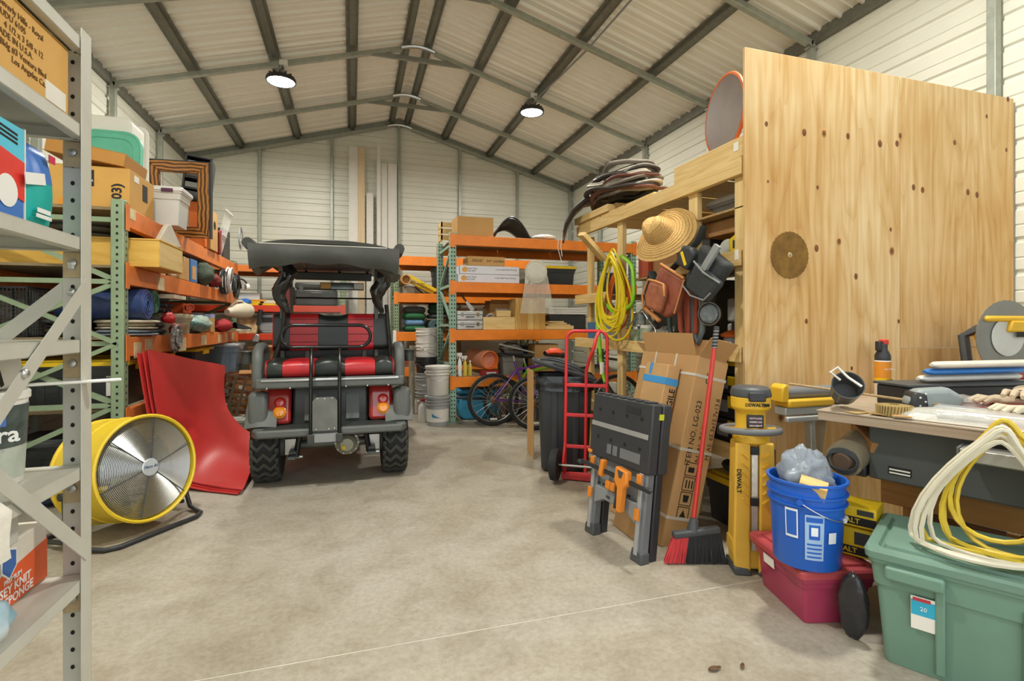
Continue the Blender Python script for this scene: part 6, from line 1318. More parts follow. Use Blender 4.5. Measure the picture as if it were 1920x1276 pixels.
for k in range(7): g.tube([tuple(Vector(crown(i / 40, .05 + .11 * k)) * 1.012) for i in range(40)], .0022, n=4, closed=True)
for k in range(6): g.tube([tuple(Vector(brim(i / 40, .15 + .14 * k)) + Vector((0, 0, .002))) for i in range(40)], .0018, n=4, closed=True)
build('braid_rows', g, mat('straw_dark', 'b88f50', .85), t, smooth=60)['kind'] = 'stuff'
# tool belt
def pouch(nm, g, m, par, **k): return build(nm, g, m, par, **k)
c1 = P(1310, 505, X=SX - .13)
t = thing('tool_belt', 'black nylon tool belt with pouch and tape measure hung below the straw hat', 'tool belt', c1, rot=(0, 0, -78)); NY = mat('black_nylon', '2f3231', .75, var=.15, bump=.4, bscale=80); NYG = mat('grey_webbing', '8a8c8a', .7)
# local: x to the right in view (towards -Y world), -y to the aisle
g = G(); pts = [(-.40, .0, .02), (-.35, -.01, -.06), (-.27, -.02, -.02), (-.18, -.02, .03), (-.08, -.02, .10), (-.0, -.01, .17), (.04, .0, .26)]; g.tube(pts, .035, n=10, flat=.35); g.tube([(-.40, 0, .02), (-.43, -.01, -.10), (-.42, -.01, -.22)], .028, n=8, flat=.3); build('belt', g, NY, t, smooth=60)
g = G(); g.at((.10, -.05, -.03), (0, 38, 0)); g.prism([(-.12, .13), (.13, .13), (.11, -.14), (-.09, -.16)], -.04, .05); build('main_pouch', g, NY, t, bevel=.03, seg=4)
g = G(); g.at((.13, -.10, -.08), (0, 38, 0)); g.prism([(-.11, .06), (.12, .06), (.10, -.10), (-.08, -.11)], -.03, .03); build('front_pocket', g, NY, t, bevel=.025, seg=4)
g = G(); g.at((0, 0, 0), (0, 0, 0)); M4 = Matrix.Translation((.13, -.135, -.08)) @ Euler((0, R(38), 0)).to_matrix().to_4x4()
g.tube([M4 @ Vector(v) for v in ((-.11, 0, .06), (0, -.012, .05), (.12, 0, .06))], .006, n=6); g.tube([M4 @ Vector(v) for v in ((-.09, 0, -.10), (.0, -.01, -.11), (.09, 0, -.08), (.105, 0, -.02))], .005, n=6); build('binding', g, NYG, t, smooth=60)
g = G(); g.at((.17, -.11, .03), (0, 38, 0)); g.box(-.02, .02, -.012, .012, -.1, .1); build('hammer_loop', g, NYG, t)
g = G(); g.at((.0, -.10, .065), (0, 30, 0)); g.prism([(-.055, -.06), (.055, -.06), (.06, .05), (.02, .075), (-.055, .06)], -.03, .03); tm = build('tape_measure', g, BLACKP, t, bevel=.015, seg=3); g = G(); g.at((.0, -.132, .06), (0, 70, 0)); g.box(-.045, .045, -.001, .001, -.010, .010); build('yellow_mark', g, YELP, tm)
g = G(); g.cb((-.24, -.045, -.01), (.06, .02, .075)); build('buckle', g, BLACKP, t, bevel=.01)
g = G(); g.tube([(-.42, -.01, -.22), (-.40, -.02, -.30), (-.33, -.02, -.36)], .012, n=8); build('strap_tail', g, NY, t)
c2 = P(1252, 545, X=SX - .24); t = thing('leather_pouch', 'worn brown leather tool pouch hung beside the black tool belt', 'tool pouch', c2, rot=(0, 24, -78)); LE = mat('leather_brown', '8a4a35', .55, var=.25, scale=12, bump=.3, bscale=30); LT = mat('leather_tan', 'b9793f', .6, var=.15)
g = G(); g.prism([(-.10, .14), (.12, .12), (.13, -.10), (.07, -.16), (-.09, -.15), (-.13, -.06)], -.03, .03); build('back_pocket', g, LE, t, bevel=.02, seg=3)
g = G(); g.prism([(-.12, .03), (.02, .05), (.05, -.02), (.05, -.14), (-.08, -.15), (-.12, -.08)], -.075, -.02); build('front_pocket', g, mat('leather_mid', '9a5a3c', .5, var=.3, scale=15, bump=.3, bscale=30), t, bevel=.025, seg=3)
g = G(); g.tube([(-.12, -.07, .03), (-.05, -.085, .045), (.02, -.08, .05), (.05, -.07, -.02)], .008, n=6); g.tube([(-.10, -.03, .145), (.12, -.03, .125)], .010, n=6); g.tube([(-.12, -.075, .03), (-.13, -.075, -.08), (-.09, -.075, -.15)], .007, n=6); g.tube([(.125, -.03, .12), (.135, -.03, -.10)], .007, n=6); build('stitched_edge', g, LT, t, smooth=60)
g = G(); g.bar((-.11, -.05, -.155), (.06, -.05, -.185), .03, .022); build('tool_loop', g, LT, t, bevel=.006)
# extension cords and hose
cc = P(1146, 540, X=SX - .12)
coil('extension_cord', 'thick hank of yellow extension cord hanging on the timber shelf stud', 'cord', cc + Vector((0, 0, .02)), 15, .19, .0095, mat('cord_yellow', 'd9c21e', .4), rz=-72, sx=.8, sz=1.35, seed=11, jit=.2, n=26, hang=.16)
coil('extension_cord', 'orange extension cord hanging behind the yellow hank', 'cord', cc + Vector((.08, .0, -.02)), 6, .17, .009, mat('cord_orange', 'd96a24', .45), rz=-72, sx=.8, sz=1.2, seed=13, jit=.25, n=26, hang=.12)
g = G(); h0 = [P(1165, 480, X=SX - .05), P(1185, 500, X=SX - .06), P(1188, 560, X=SX - .07), P(1172, 580, X=SX - .06), P(1150, 585, X=SX - .09), P(1128, 560, X=SX - .1), P(1120, 590, X=SX - .14), P(1124, 640, X=SX - .16), P(1128, 690, X=SX - .16), P(1136, 720, X=SX - .15)]
n_ = len(h0) - 1; g.tube([cr(h0, i / 40) for i in range(41)], .016, n=8); t = thing('green_hose', 'bright green hose looping behind the yellow cord and hanging down', 'hose'); build('hose', g, mat('hose_green', '86c82a', .35), t, smooth=70); pe = h0[-1]; g = G(); g.cyl(pe + Vector((0, 0, .02)), pe + Vector((.01, 0, -.10)), .018, n=10); build('fitting', g, DARKP, t); p_ = P(1129, 690, X=SX - .16); g = G(); g.cyl(p_ + Vector((0, 0, -.05)), p_ + Vector((0, 0, .05)), .019, n=10); build('paper_sleeve', g, PAPER, t)
# hanging hoses in red and grey, behind the carton
for i, (px, m_, lb) in enumerate(((1262, mat('hose_dark', '33403c', .5), 'dark green hose hanging under the leather pouch'), (1283, mat('hose_salmon', 'd46a4c', .5), 'salmon air hose hanging under the tool belt'), (1296, mat('hose_salmon2', 'c85f44', .5), 'second salmon hose strand beside the first'), (1308, mat('hose_grey', '6d7a7c', .5), 'grey hose hanging right of the salmon ones'))):
    a = P(px, 555, X=SX - .06); g = G(); g.tube([a + Vector((0, -.04, .08)), a + Vector((0, -.05, -.05)), a + Vector((0, -.05, -.22)), a + Vector((0, -.01, -.30)), a + Vector((0, .04, -.22)), a + Vector((0, .05, -.05)), a + Vector((0, .04, .08))], .017, n=8); one('air_hose', lb, 'hose', g, m_, smooth=70)
g = G(); g.tube([P(1180, 610, X=SX - .08), P(1203, 580, X=SX - .1), P(1228, 615, X=SX - .12), P(1235, 640, X=SX - .12)], .006, n=6); one('bent_rod', 'bent thin metal rod hooked below the leather pouch', 'rod', g, STEEL, smooth=60)
# round gauge
c3 = P(1329, 588, X=SX - .09); t = thing('round_gauge', 'round black-faced gauge with clear dome hung on the timber shelf', 'gauge', c3, rot=(90, 0, -62)); g = G(); g.lathe([(.001, -.05), (.062, -.05), (.068, -.03), (.068, 0), (.062, .004), (.058, 0), (.001, 0)], 32); build('body', g, BLACKP, t); g = G(); g.lathe([(.057, .001), (.045, .022), (.02, .03), (.001, .031)], 28); build('dome', g, mat('dome_clear', '9aa3a6', .05, alpha=.45, var=.4, scale=30), t); g = G(); g.lathe([(.069, -.012), (.072, -.006), (.069, 0)], 32); build('bezel', g, STEEL, t)
# --- goods inside, right bay
z = 1.662
def yx(px, X): return P(px, 600, X=X).y
t = thing('circular_saw', 'yellow and black cordless saw on the shelf beside the straw hat', 'saw', (SX + .14, 2.66, z + .001), rz=-70)
g = G(); g.prism([(-.05, .03), (.05, .03), (.06, .12), (.0, .16), (-.06, .12)], -.04, .04); build('body', g, YELP, t, bevel=.015); g = G(); g.tube([(.05, 0, .13), (.12, 0, .17), (.16, 0, .10), (.12, 0, .04)], .018, n=8); build('handle', g, BLACKP, t, smooth=60); g = G(); g.box(-.12, .08, -.06, .06, .0, .006); build('shoe_plate', g, STEEL, t); g = G(); g.at((-.06, -.03, .065), (90, 0, 0)); g.lathe([(.06, -.003), (.06, .003), (.001, .004)], 24); build('blade', g, STEEL, t); g = G(); g.cb((0, -.041, .085), (.05, .002, .05)); build('grille', g, BLACKP, t); g = G(); g.cb((.10, 0, .05), (.07, .06, .07)); build('battery', g, BLACKP, t, bevel=.006)
carton('wide brown carton above the cordless saw on the timber shelf', (SX + .40, 2.76, 1.825), (.6, .36, .095), m=CARDD, tape=False); carton('dark carton behind the cordless saw', (SX + .56, 2.76, z), (.36, .36, .16), m=mat('cardboard_dark2', '6f5230', .8), tape=False)
t = thing('white_tray', 'white tray with boxed hardware on the top bay of the timber shelf', 'tray', (SX + .27, 2.76, 1.946)); g = G(); g.box(-.2, .2, -.2, .2, 0, .02); build('base', g, WHITEP, t, bevel=.004)
tote('smoke-grey hardware bin standing in the white tray', (SX + .27, 2.76, 1.968), (.3, .34, .11), rz=0, bm=mat('smoke_clear', '8d8a84', .3, alpha=.7), lm=mat('smoke_lid', 'a8a49a', .4, alpha=.8), ribs=0, latches=False, name='hardware_bin')
z = 1.102
for i, lb in enumerate(('lower pale grey tool case on the middle timber shelf', 'upper pale grey tool case on the middle timber shelf')):
    t = thing('tool_case', lb, 'case', (SX + .44, 2.717, z + .001 + i * .165), group='pale grey tool cases'); g = G(); g.box(-.22, .22, -.16, .16, 0, .155); build('shell', g, mat('case_pale', 'a9aaa2', .45), t, bevel=.015); g = G(); g.box(-.225, -.2, -.06, .06, .06, .1); build('latch', g, DARKP, t, bevel=.005)
carton('small pale wooden box on the grey tool cases', (SX + .4, 2.70, z + .335), (.2, .22, .06), m=LUMBERX, tape=False, name='pine_box')
t = thing('orange_sander', 'orange and clear tool beside the grey cases on the timber shelf', 'tool', (SX + .10, 2.66, z + .001), rz=0); g = G(); g.lathe([(.075, 0), (.08, .02), (.06, .07), (.03, .1), (.001, .102)], 22); build('clear_base', g, mat('clear_grey', 'b4b4ae', .15, alpha=.7), t); g = G(); g.lathe([(.08, .07), (.086, .085), (.04, .11), (.001, .115)], 22); build('orange_top', g, mat('tool_orange', 'd8662a', .45), t); g = G(); g.cyl((0, 0, .11), (0, 0, .16), .018, n=10); build('knob', g, BLACKP, t)
z = .522
for i, (dy, dz, lb) in enumerate(((0, 0, 'lowest black and yellow tool case on the low timber shelf'), (.02, .15, 'second black and yellow tool case on the low timber shelf'), (-.01, .30, 'third black and yellow tool case on the low timber shelf'), (.01, .42, 'topmost black tool case with yellow clips on the low timber shelf'))):
    t = thing('latched_case', lb, 'case', (SX + .25, 2.717, z + .001 + dz + (0 if i == 0 else .001 * i)), group='black and yellow tool cases'); hh = .145 if i < 2 else .115; g = G(); g.box(-.21, .21, -.16, .16, 0, hh); build('shell', g, BLACKP, t, bevel=.012)
    for y_ in (-.11, .09): g = G(); g.box(-.222, -.208, y_ - .035, y_ + .035, hh * .45, hh * .95); build('latch', g, YELP, t, bevel=.004)
    g = G(); g.cb((-.211, -.02, hh * .5), (.003, .1, hh * .5)); build('label', g, GREYP, t)
tote('black tote with yellow lid on the floor under the timber shelf', (SX + .32, 2.717, 0.001), (.60, .26, .31), bm=BLACKP, lm=YELP, ribs=2, latches=False)
t = thing('coiled_webbing', 'coil of black webbing lying on the tote under the timber shelf', 'webbing', (SX + .24, 2.717, .315)); g = G()
for k in range(4): g.tube([((.13 - .026 * k) * math.cos(2 * PI * i / 30), (.13 - .026 * k) * math.sin(2 * PI * i / 30), .03 + .015 * k) for i in range(30)], .02, n=7, closed=True)
build('coil', g, DARKP, t, smooth=60)
# --- left bay goods
z = 1.102
def can(label, loc, r, h, m, lidm, group=None):
    t = thing('paint_can', label, 'can', loc, 0, group); g = G(); g.lathe([(r, 0), (r, h), (r - .004, h + .003), (r - .008, h - .004), (.001, h - .004)], 22); build('body', g, lidm, t); g = G(); g.lathe([(r + .0008, h * .1), (r + .0008, h * .85)], 22); build('paper_label', g, m, t); return t
cans = [(1172, 'd8d4c4', 'white paint can with green label at the left stud'), (1190, '7fa050', 'green-labelled can next to the white paint can'), (1178, '3f6f8f', 'blue and cream can stacked on the white can')]
can(cans[0][2], (SX + .10, 3.82, z), .06, .13, mat('lab_green', '5f8f4a', .5, col2='d8d4c4', scale=16), STEEL); can(cans[1][2], (SX + .10, 3.66, z), .055, .14, mat('lab_green2', 'cfd0c0', .5, col2='3f7f4a', scale=12), WHITEP); can(cans[2][2], (SX + .11, 3.80, z + .136), .055, .11, mat('lab_blue', '4a7f9a', .5, col2='e0d8b8', scale=12), STEEL)
blob('hardware_heap', 'heap of small hardware and jars on the middle timber shelf', 'hardware', (SX + .16, 3.42, z), (.26, .36, .13), mat('hardware_mix', '4a4a44', .5, .4, col2='9a9a90', scale=40, bump=1, bscale=60), seed=3, amp=.3)
for i, (y_, cc_) in enumerate(((4.35, 'b9c4cc'), (4.52, '3f6a8f'))): carton(['white and blue carton on the middle timber shelf behind the green hose', 'blue carton beside the white one behind the green hose'][i], (SX + .12, y_, z), (.2, .15, .17), m=mat('ctn_' + cc_, cc_, .5), tape=False, name='retail_carton')
for k in range(4): g = G(); g.box(-.09, .09, -.017, .017, 0, .24 - .01 * k); g.box(-.091, -.088, -.012, .012, .03, .2); one('binder', ['first grey binder standing on the upper left timber shelf', 'second dark binder on the upper left timber shelf', 'third black binder with yellow marks on the upper left timber shelf', 'fourth dark binder on the upper left timber shelf'][k], 'binder', g, [mat('bind_grey', '8f979a', .5), DARKP, BLACKP, mat('bind_blue', '3c4658', .5)][k], (SX + .26, 4.62 - .045 * k, 1.522), group='binders on the timber shelf', bevel=.002)
tim('deck_board', SX + .24, SX + SD, 3.12, 4.08, 1.64, 1.66, MATS['osb_deck'])
for k_, (y_, hh_, m_, lb_) in enumerate(((3.32, .36, BLACKP, 'black case at the back of the upper timber shelf behind the straw hat'), (3.72, .30, CARDD, 'brown carton at the back of the upper timber shelf behind the cord'), )): carton(lb_, (SX + .48, y_, 1.663), (.36, .34, hh_), m=m_, tape=False, name=['black_case', 'cardboard_box'][k_])
carton('orange-red tool carton on the upper timber shelf behind the leather pouch', (SX + .36, 3.98, 1.663), (.2, .16, .2), m=mat('carton_rust', 'b8502c', .6), tape=False, name='tool_carton')
carton('dark brown carton under the upper timber shelf behind the leather pouch', (SX + .28, 3.28, 1.27), (.3, .3, .3), m=mat('cardboard_dark2', '6f5230', .8), tape=False) if False else None
blob('cable_heap', 'heap of grey cable on the top left of the timber shelf', 'cable', (SX + .3, 3.7, 1.522 + .2), (.3, .5, .12), mat('cable_grey', '8f8f86', .6, bump=1, bscale=50), seed=9) if False else None
z = .522
t = thing('yellow_reel', 'yellow and blue tape reel on the low timber shelf behind the carton', 'reel', (SX + .14, 3.72, z + .10), rot=(90, 0, -60)); g = G(); g.lathe([(.045, -.02), (.1, -.025), (.1, .025), (.045, .02)], 28); build('tape_roll', g, mat('tape_navy', '3a3f70', .5), t); g = G(); g.lathe([(.03, -.028), (.075, -.028), (.08, -.02), (.08, .03), (.075, .034), (.03, .03)], 24); build('yellow_hub', g, YELP, t)
blob('glue_bottles', 'cluttered heap of white and dark bottles on the low timber shelf', 'bottles', (SX + .1, 3.45, z), (.25, .35, .2), mat('bottle_mix', '3a3c3a', .4, col2='c9c9c0', scale=8, bump=.5), seed=14, amp=.3) if False else None
for i, (y_, m_, lb) in enumerate(((3.92, WHITEP, 'white glue bottle on the low timber shelf'), (3.55, BLACKP, 'black bottle on the low timber shelf beside the reel'), (4.1, mat('bottle_blue', '3a6fa0', .4), 'blue bottle on the low timber shelf under the hose'))): bottle(lb, (SX + .10, y_, z), m_, h=.17, r=.04, spray=False, name='squeeze_bottle')
tote('dark grey bin at the back of the low timber shelf', (SX + .5, 3.5, z), (.5, .7, .34), bm=DARKP, ribs=0, latches=False, name='grey_bin'); tote('charcoal bin at the back of the middle timber shelf', (SX + .58, 3.6, 1.102), (.45, .9, .48), bm=mat('bin_char', '33312c', .6), ribs=0, latches=False, name='grey_bin'); carton('large brown carton under the far end of the timber shelf', (SX + .45, 4.2, 0), (.6, .6, .42), m=CARDD)
# ================================================================ bin, hand truck, leaning things
BIN = mat('bin_charcoal', '34383a', .42, var=.06)
t = thing('wheeled_bin', 'charcoal wheeled refuse bin with a black bag and its lid lying on top', 'bin', (1.785, 4.225, 0), rz=-20)
def loft2(g, rings, c0=True, c1=True):
    n = len(rings[0]); vs = [p for r_ in rings for p in r_]; fs = []
    for j in range(len(rings) - 1): fs += [(j * n + i, j * n + (i + 1) % n, (j + 1) * n + (i + 1) % n, (j + 1) * n + i) for i in range(n)]
    if c0: fs.append(tuple(range(n - 1, -1, -1)))
    if c1: fs.append(tuple(range((len(rings) - 1) * n, len(rings) * n)))
    g.add(vs, fs)
def rring(w, d, z, r=.05, n=5, cy=0):
    o = []
    for cx, cy_, a0 in ((w / 2 - r, d / 2 - r, 0), (-w / 2 + r, d / 2 - r, 90), (-w / 2 + r, -d / 2 + r, 180), (w / 2 - r, -d / 2 + r, 270)):
        for i in range(n): q = R(a0 + 90 * i / (n - 1)); o.append((cx + r * math.cos(q), cy_ + r * math.sin(q) + cy, z))
    return o
g = G(); loft2(g, [rring(.38, .36, .012), rring(.40, .38, .03), rring(.46, .46, .74, cy=-.0), rring(.48, .48, .745), rring(.49, .49, .80), rring(.46, .46, .80), rring(.43, .43, .70)], True, True); build('body', g, BIN, t)
for u in (-.09, .09): g = G(); g.bar((u, -.192, .06), (u, -.228, .70), .05, .014, up=(0, 1, 0)); build('panel_rib', g, BIN, t, bevel=.004)
g = G(); 
def bagf(a, b): q = 2 * PI * a; ex = .35; cx = math.copysign(abs(math.cos(q)) ** ex, math.cos(q)); cy = math.copysign(abs(math.sin(q)) ** ex, math.sin(q)); n_ = .012 * nz(q * 4, b * 3) ; return (cx * (.25 + n_ + .006 * b), cy * (.25 + n_ + .006 * b), .815 - .12 * b + .02 * nz(q * 2.2, 3) * b)
g.grid(bagf, 60, 8, cu=True); build('bag_rim', g, mat('bag_black', '1b1c1e', .22, var=.1, bump=.7, bscale=12), t, smooth=70)
def lidp(a, b):
    x = -.27 + .52 * a; y = -.25 + .50 * b; return (x, y, .93 - .16 * (a) + .07 * math.sin(PI * a) * math.sin(PI * b) + .02 * (1 - b))
g = G(); g.slab(lidp, 16, 16, .022); build('lid', g, BIN, t, smooth=50)
g = G()
for k in range(4):
    y0 = .08 + .2 * k; g.tube([Vector(lidp(.12 + .76 * i / 10, y0)) + Vector((0, 0, .006)) for i in range(11)], .010, n=6)
g.tube([Vector(lidp(a, b)) + Vector((0, 0, .004)) for a, b in [(0, 0), (.33, 0), (.66, 0), (1, 0), (1, .33), (1, .66), (1, 1), (.66, 1), (.33, 1), (0, 1), (0, .66), (0, .33)]], .014, n=6, closed=True); build('lid_ridge', g, BIN, t, smooth=60)
for sg in (-1, 1): g = G(); g.cyl((sg * .14, .17, .085), (sg * .19, .17, .085), .085, n=22); build('wheel', g, RUBBER, t)
g = G(); g.tube([(-.18, .23, .78), (-.18, .27, .79), (.18, .27, .79), (.18, .23, .78)], .014, n=8); build('handle', g, BIN, t)
g = G(); g.box(-.006, .0, -.18, .18, 0, .82); one('cardboard_sheet', 'cardboard sheet standing on edge beside the wheeled bin', 'cardboard', g, CARD, (1.635, 4.68, .0), rz=-10, bevel=.002)
blob('orange_strap', 'orange ratchet strap lying on the lid of the wheeled bin', 'strap', (1.74, 4.34, .975), (.16, .1, .06), mat('strap_orange', 'd8512a', .6, bump=.5), seed=2) 
# hand truck
RT = mat('red_tube', 'cf2f33', .35, var=.05)
t = thing('hand_truck', 'red steel hand truck leaning against the wheeled bin', 'hand truck', (1.775, 3.765, 0), rot=(-4, 0, -34))
W2 = .165; g = G()
lp = [(-W2, 0, .03), (-W2, 0, 1.10)] + arc((-W2 + .07, 0, 1.13), .07, 180, 90, 6) + arc((W2 - .07, 0, 1.13), .07, 90, 0, 6) + [(W2, 0, 1.10), (W2, 0, .03)]
g.tube(lp, .0135, n=10); build('frame_loop', g, RT, t, smooth=60)
g = G(); g.tube([(.10, 0, 1.20), (.085, -.05, 1.15), (.07, -.07, 1.07), (.03, -.05, .97), (0, -.0, .88), (0, 0, .03)], .0135, n=10); build('centre_bar', g, RT, t, smooth=60)
for z in (.27, .52, .76): g = G(); g.cb((0, 0, z), (2 * W2, .022, .03)); build('cross_bar', g, RT, t, bevel=.006)
g = G(); g.box(-.19, .19, 0, .2, .008, .018); build('toe_plate', g, RT, t, bevel=.003); g = G(); g.box(-.19, .19, -.02, .0, .008, .07); build('toe_plate_back', g, RT, t, bevel=.003)
g = G(); g.cyl((-.25, -.10, .135), (.25, -.10, .135), .010, n=8); build('axle', g, STEEL, t)
for sg in (-1, 1):
    g = G(); g.tube([(sg * W2, 0, .30), (sg * W2, -.09, .15), (sg * W2, 0, .04)], .011, n=8); build('axle_bracket', g, RT, t)
    g = G(); pr = [(.05, -.028), (.095, -.036), (.12, -.028), (.127, 0), (.12, .028), (.095, .036), (.05, .028)]; g.lathe(pr, 32); wl = build('wheel', g, RUBBER, t, loc=(sg * .225, -.10, .135), rot=(0, 90, 0)); g = G(); g.lathe([(.055, -.02), (.055, .02), (.045, sg * .032), (.02, sg * .036), (.001, sg * .036)], 20); build('hub', g, mat('hub_grey', 'b4b3aa', .4, .3), wl)
# folding workbench
DG = mat('bench_dark', '4a4d4f', .55, var=.1); DK = mat('bench_black', '36383a', .5, var=.12); LG = mat('bench_grey', '868a8c', .5, var=.06); OR = mat('clamp_orange', 'e0862a', .45)
t = thing('folding_workbench', 'folded black and grey workbench with orange clamps leaning on the cartons', 'workbench', (1.38, 2.615, 0), rot=(-6, 0, -81))
w2 = .265
def bp(nm, g, m, par=None, **k): return build(nm, g, m, par or t, **k)
for dy, m_ in ((0, DK), (.07, DK)):   # two jaw halves folded back to back
    g = G(); g.box(-w2, w2, dy, dy + .062, .465, .835); bp('work_top', g, m_, bevel=.008)
g = G(); g.box(-w2 + .005, w2 - .02, -.003, .002, .645, .672); bp('silver_groove', g, mat('groove_silver', 'b3b5b2', .35, .4), bevel=.001)
for k in range(4):
    for z in (.745, .585): g = G(); g.at((-w2 + .075 + .125 * k, -.0005, z), (90, 0, 0)); g.lathe([(.011, 0), (.011, .0012), (.001, .0012)], 12); bp('dog_hole', g, HOLE)
g = G(); g.box(.05, .17, -.002, 0, .765, .80); bp('moulded_plate', g, BLACKP)
for k in range(7): g = G(); g.box(-w2 + .03 + .07 * k, -w2 + .07 + .07 * k, .0, .07, .835, .845); bp('top_tooth', g, DK, bevel=.003)
for x, w_ in ((-.075, .04), (-.02, .04), (.11, .17)): g = G(); g.box(x - w_ / 2, x + w_ / 2, -.002, .0, .505, .56); bp('tray_pocket', g, mat('pocket_grey', '6d7072', .6), bevel=.002)
g = G(); g.box(-w2 - .008, -w2 + .03, -.008, .02, .475, .495); bp('orange_catch', g, OR, bevel=.004); g = G(); g.cb((w2 - .0, .06, .77), (.01, .03, .03)); bp('yellow_badge', g, mat('badge_lime', 'c8d02a', .5))
# leg frame
for sg in (-1, 1):
    for dy in (.012, .072):
        g = G(); g.box(*sorted((sg * (w2 - .085), sg * (w2 - .015))), dy, dy + .05, .0, .47); bp('leg', g, mat('bench_leg', '707375', .5, var=.08) if dy < .05 else BLACKP, bevel=.008)
    g = G(); g.box(*sorted((sg * (w2 - .065), sg * (w2 - .04))), -.001, .013, .04, .465); bp('leg_tube', g, mat('leg_alu', 'b4b7b8', .35, .4), bevel=.002)
    for z in (.22, .40): g = G(); g.box(*sorted((sg * (w2 - .07), sg * (w2 - .035))), -.016, .0, z, z + .06); bp('orange_clip', g, OR, bevel=.004)
    g = G(); g.prism([(sg * (w2 - .10), 0), (sg * (w2 - .005), 0), (sg * (w2 - .01), .06), (sg * (w2 - .09), .07)], .006, .066); bp('foot', g, DG, bevel=.008)
g = G(); g.prism([(-.19, .19), (-.10, .235), (.10, .235), (.19, .19), (.19, .30), (-.19, .30)], .005, .055); bp('arched_brace', g, LG, bevel=.006); g = G(); g.box(-.19, .19, .035, .05, .30, .46); bp('back_panel', g, LG)
for k in range(7): g = G(); g.box(-.16 + .045 * k, -.135 + .045 * k, .004, .006, .315, .327); bp('slot', g, HOLE)
for x in (-.05, .05): g = G(); g.cb((x, -.001, .265), (.03, .006, .014)); bp('rivet_tab', g, DK, bevel=.003)
g = G(); g.bar((-.30, -.03, .415), (.32, -.03, .40), .012, .022); c_ = bp('clamp_bar', g, BLACKP); 
g = G(); g.prism([(-.10, .38), (-.065, .375), (-.055, .47), (-.085, .475)], -.05, -.015); build('clamp_jaw', g, OR, c_, bevel=.006)
g = G(); g.prism([(.06, .47), (.16, .46), (.165, .39), (.13, .36), (.125, .23), (.09, .23), (.085, .36), (.055, .39)], -.055, -.012); build('clamp_grip', g, OR, c_, bevel=.01); g = G(); g.prism([(.06, .24), (.075, .24), (.085, .34), (.07, .35)], -.045, -.02); build('trigger', g, BLACKP, c_); g = G(); g.prism([(.085, .455), (.135, .45), (.12, .415), (.10, .415)], -.0565, -.054); build('cut_out', g, DARKP, c_)
for x in (-.045, .0): g = G(); g.cb((x, -.005, .335), (.04, .03, .05)); bp('orange_dog', g, OR, bevel=.008)
for sg in (-1, 1): g = G(); g.sph((sg * .31, -.03, .405), .03, .012, .014, 12, 8); bp('bar_stop', g, BLACKP)
# tall cartons behind it
t = thing('long_carton', 'long strapped cardboard carton leaning on the timber shelf, top flaps torn open', 'box', (1.655, 2.53, .002), rot=(0, 13.5, 0))
LCM = mat('carton_long', 'b98f5c', .75, var=.07, scale=2.5); LCE = mat('carton_long_edge', 'c79d68', .75, var=.06)
lw, ld, lh = .21, .60, 1.10
g = G(); g.box(0, lw, 0, ld, .0, lh); build('body', g, LCM, t, bevel=.006)
g = G(); g.box(.002, lw - .002, -.0015, 0, .005, lh - .01); build('front_face', g, LCE, t)
for z in (.16, .55, .98):
    g = G(); g.box(-.003, lw + .003, -.004, ld + .003, z, z + .016); build('strap', g, mat('strap_white', 'd4cfc0', .35, alpha=.9), t)
for y in (.20, .42): g = G(); g.box(-.004, .0, y, y + .016, 0, lh); build('strap', g, MATS['strap_white'], t)
for (x0, x1, y0, y1, rot, loc) in ((0, lw * .9, -.0, .003, (35, 0, 0), (0, 0, lh)), (0, .003, 0, ld * .9, (0, -25, 0), (0, .03, lh)), (0, lw * .9, 0, .003, (-62, 0, 0), (.0, ld, lh)), (0, .003, 0, ld * .85, (0, -12, 0), (lw, .02, lh))):
    g = G(); g.box(x0, x1, y0, y1, 0, .13); build('flap', g, LCM, t, loc=loc, rot=rot)
text('ITEM NO. LG-023', .05, INK, t, (.065, -.002, .66), (90, -90, 0)); text('N.W: 74 lbs', .05, INK, t, (.13, -.002, .62), (90, -90, 0)); text('MEAS: 65.3x15.7x13.8', .04, INK, t, (.19, -.002, .70), (90, -90, 0)); text('CE', .06, INK, t, (.10, -.002, .98), (90, -90, 0))
for k in range(4):
    g = G(); z0 = .16 + .085 * k; xx = .10
    for a in ((xx - .04, xx + .04, z0, z0 + .004), (xx - .04, xx + .04, z0 + .074, z0 + .078), (xx - .04, xx - .036, z0, z0 + .078), (xx + .036, xx + .04, z0, z0 + .078)): g.box(a[0], a[1], -.003, -.0014, a[2], a[3])
    [lambda: g.prism([(xx - .02, z0 + .02), (xx + .02, z0 + .02), (xx, z0 + .06)], -.003, -.0014), lambda: g.prism([(xx - .015, z0 + .02), (xx + .015, z0 + .02), (xx + .02, z0 + .06), (xx - .02, z0 + .06)], -.003, -.0014), lambda: [g.box(xx - .02 + .02 * i, xx - .012 + .02 * i, -.003, -.0014, z0 + .015, z0 + .06) for i in range(3)], lambda: g.box(xx - .02, xx + .02, -.003, -.0014, z0 + .02, z0 + .05)][k]()
    build('handling_mark', g, INK, t)
g = G(); g.prism([(.30, .86), (.37, .84), (.36, .97), (.32, .98)], -.006, -.001, 'x'); build('yellow_paper', g, YELP, t)
t = thing('narrow_carton', 'narrow cardboard carton sealed with blue tape, standing behind the workbench', 'box', (1.555, 2.66, .002), rot=(0, 13.5, 0))
g = G(); g.box(0, .085, 0, .24, 0, 1.04); build('body', g, mat('carton_narrow', 'c49a66', .75, var=.06), t, bevel=.004)
BT = mat('blue_tape', '3f94cf', .5)
[build('blue_tape', G().box(-.002, .087, -.002, .242, a_, b_), BT, t) for a_, b_ in ((.92, .962), (.20, .235))]; g = G(); g.box(-.0015, 0, .16, .19, .97, 1.04); build('blue_tape', g, BT, t)
text('FRAGILE', .055, INK, t, (.06, -.0015, .80), (90, -90, 0), bold=.02)
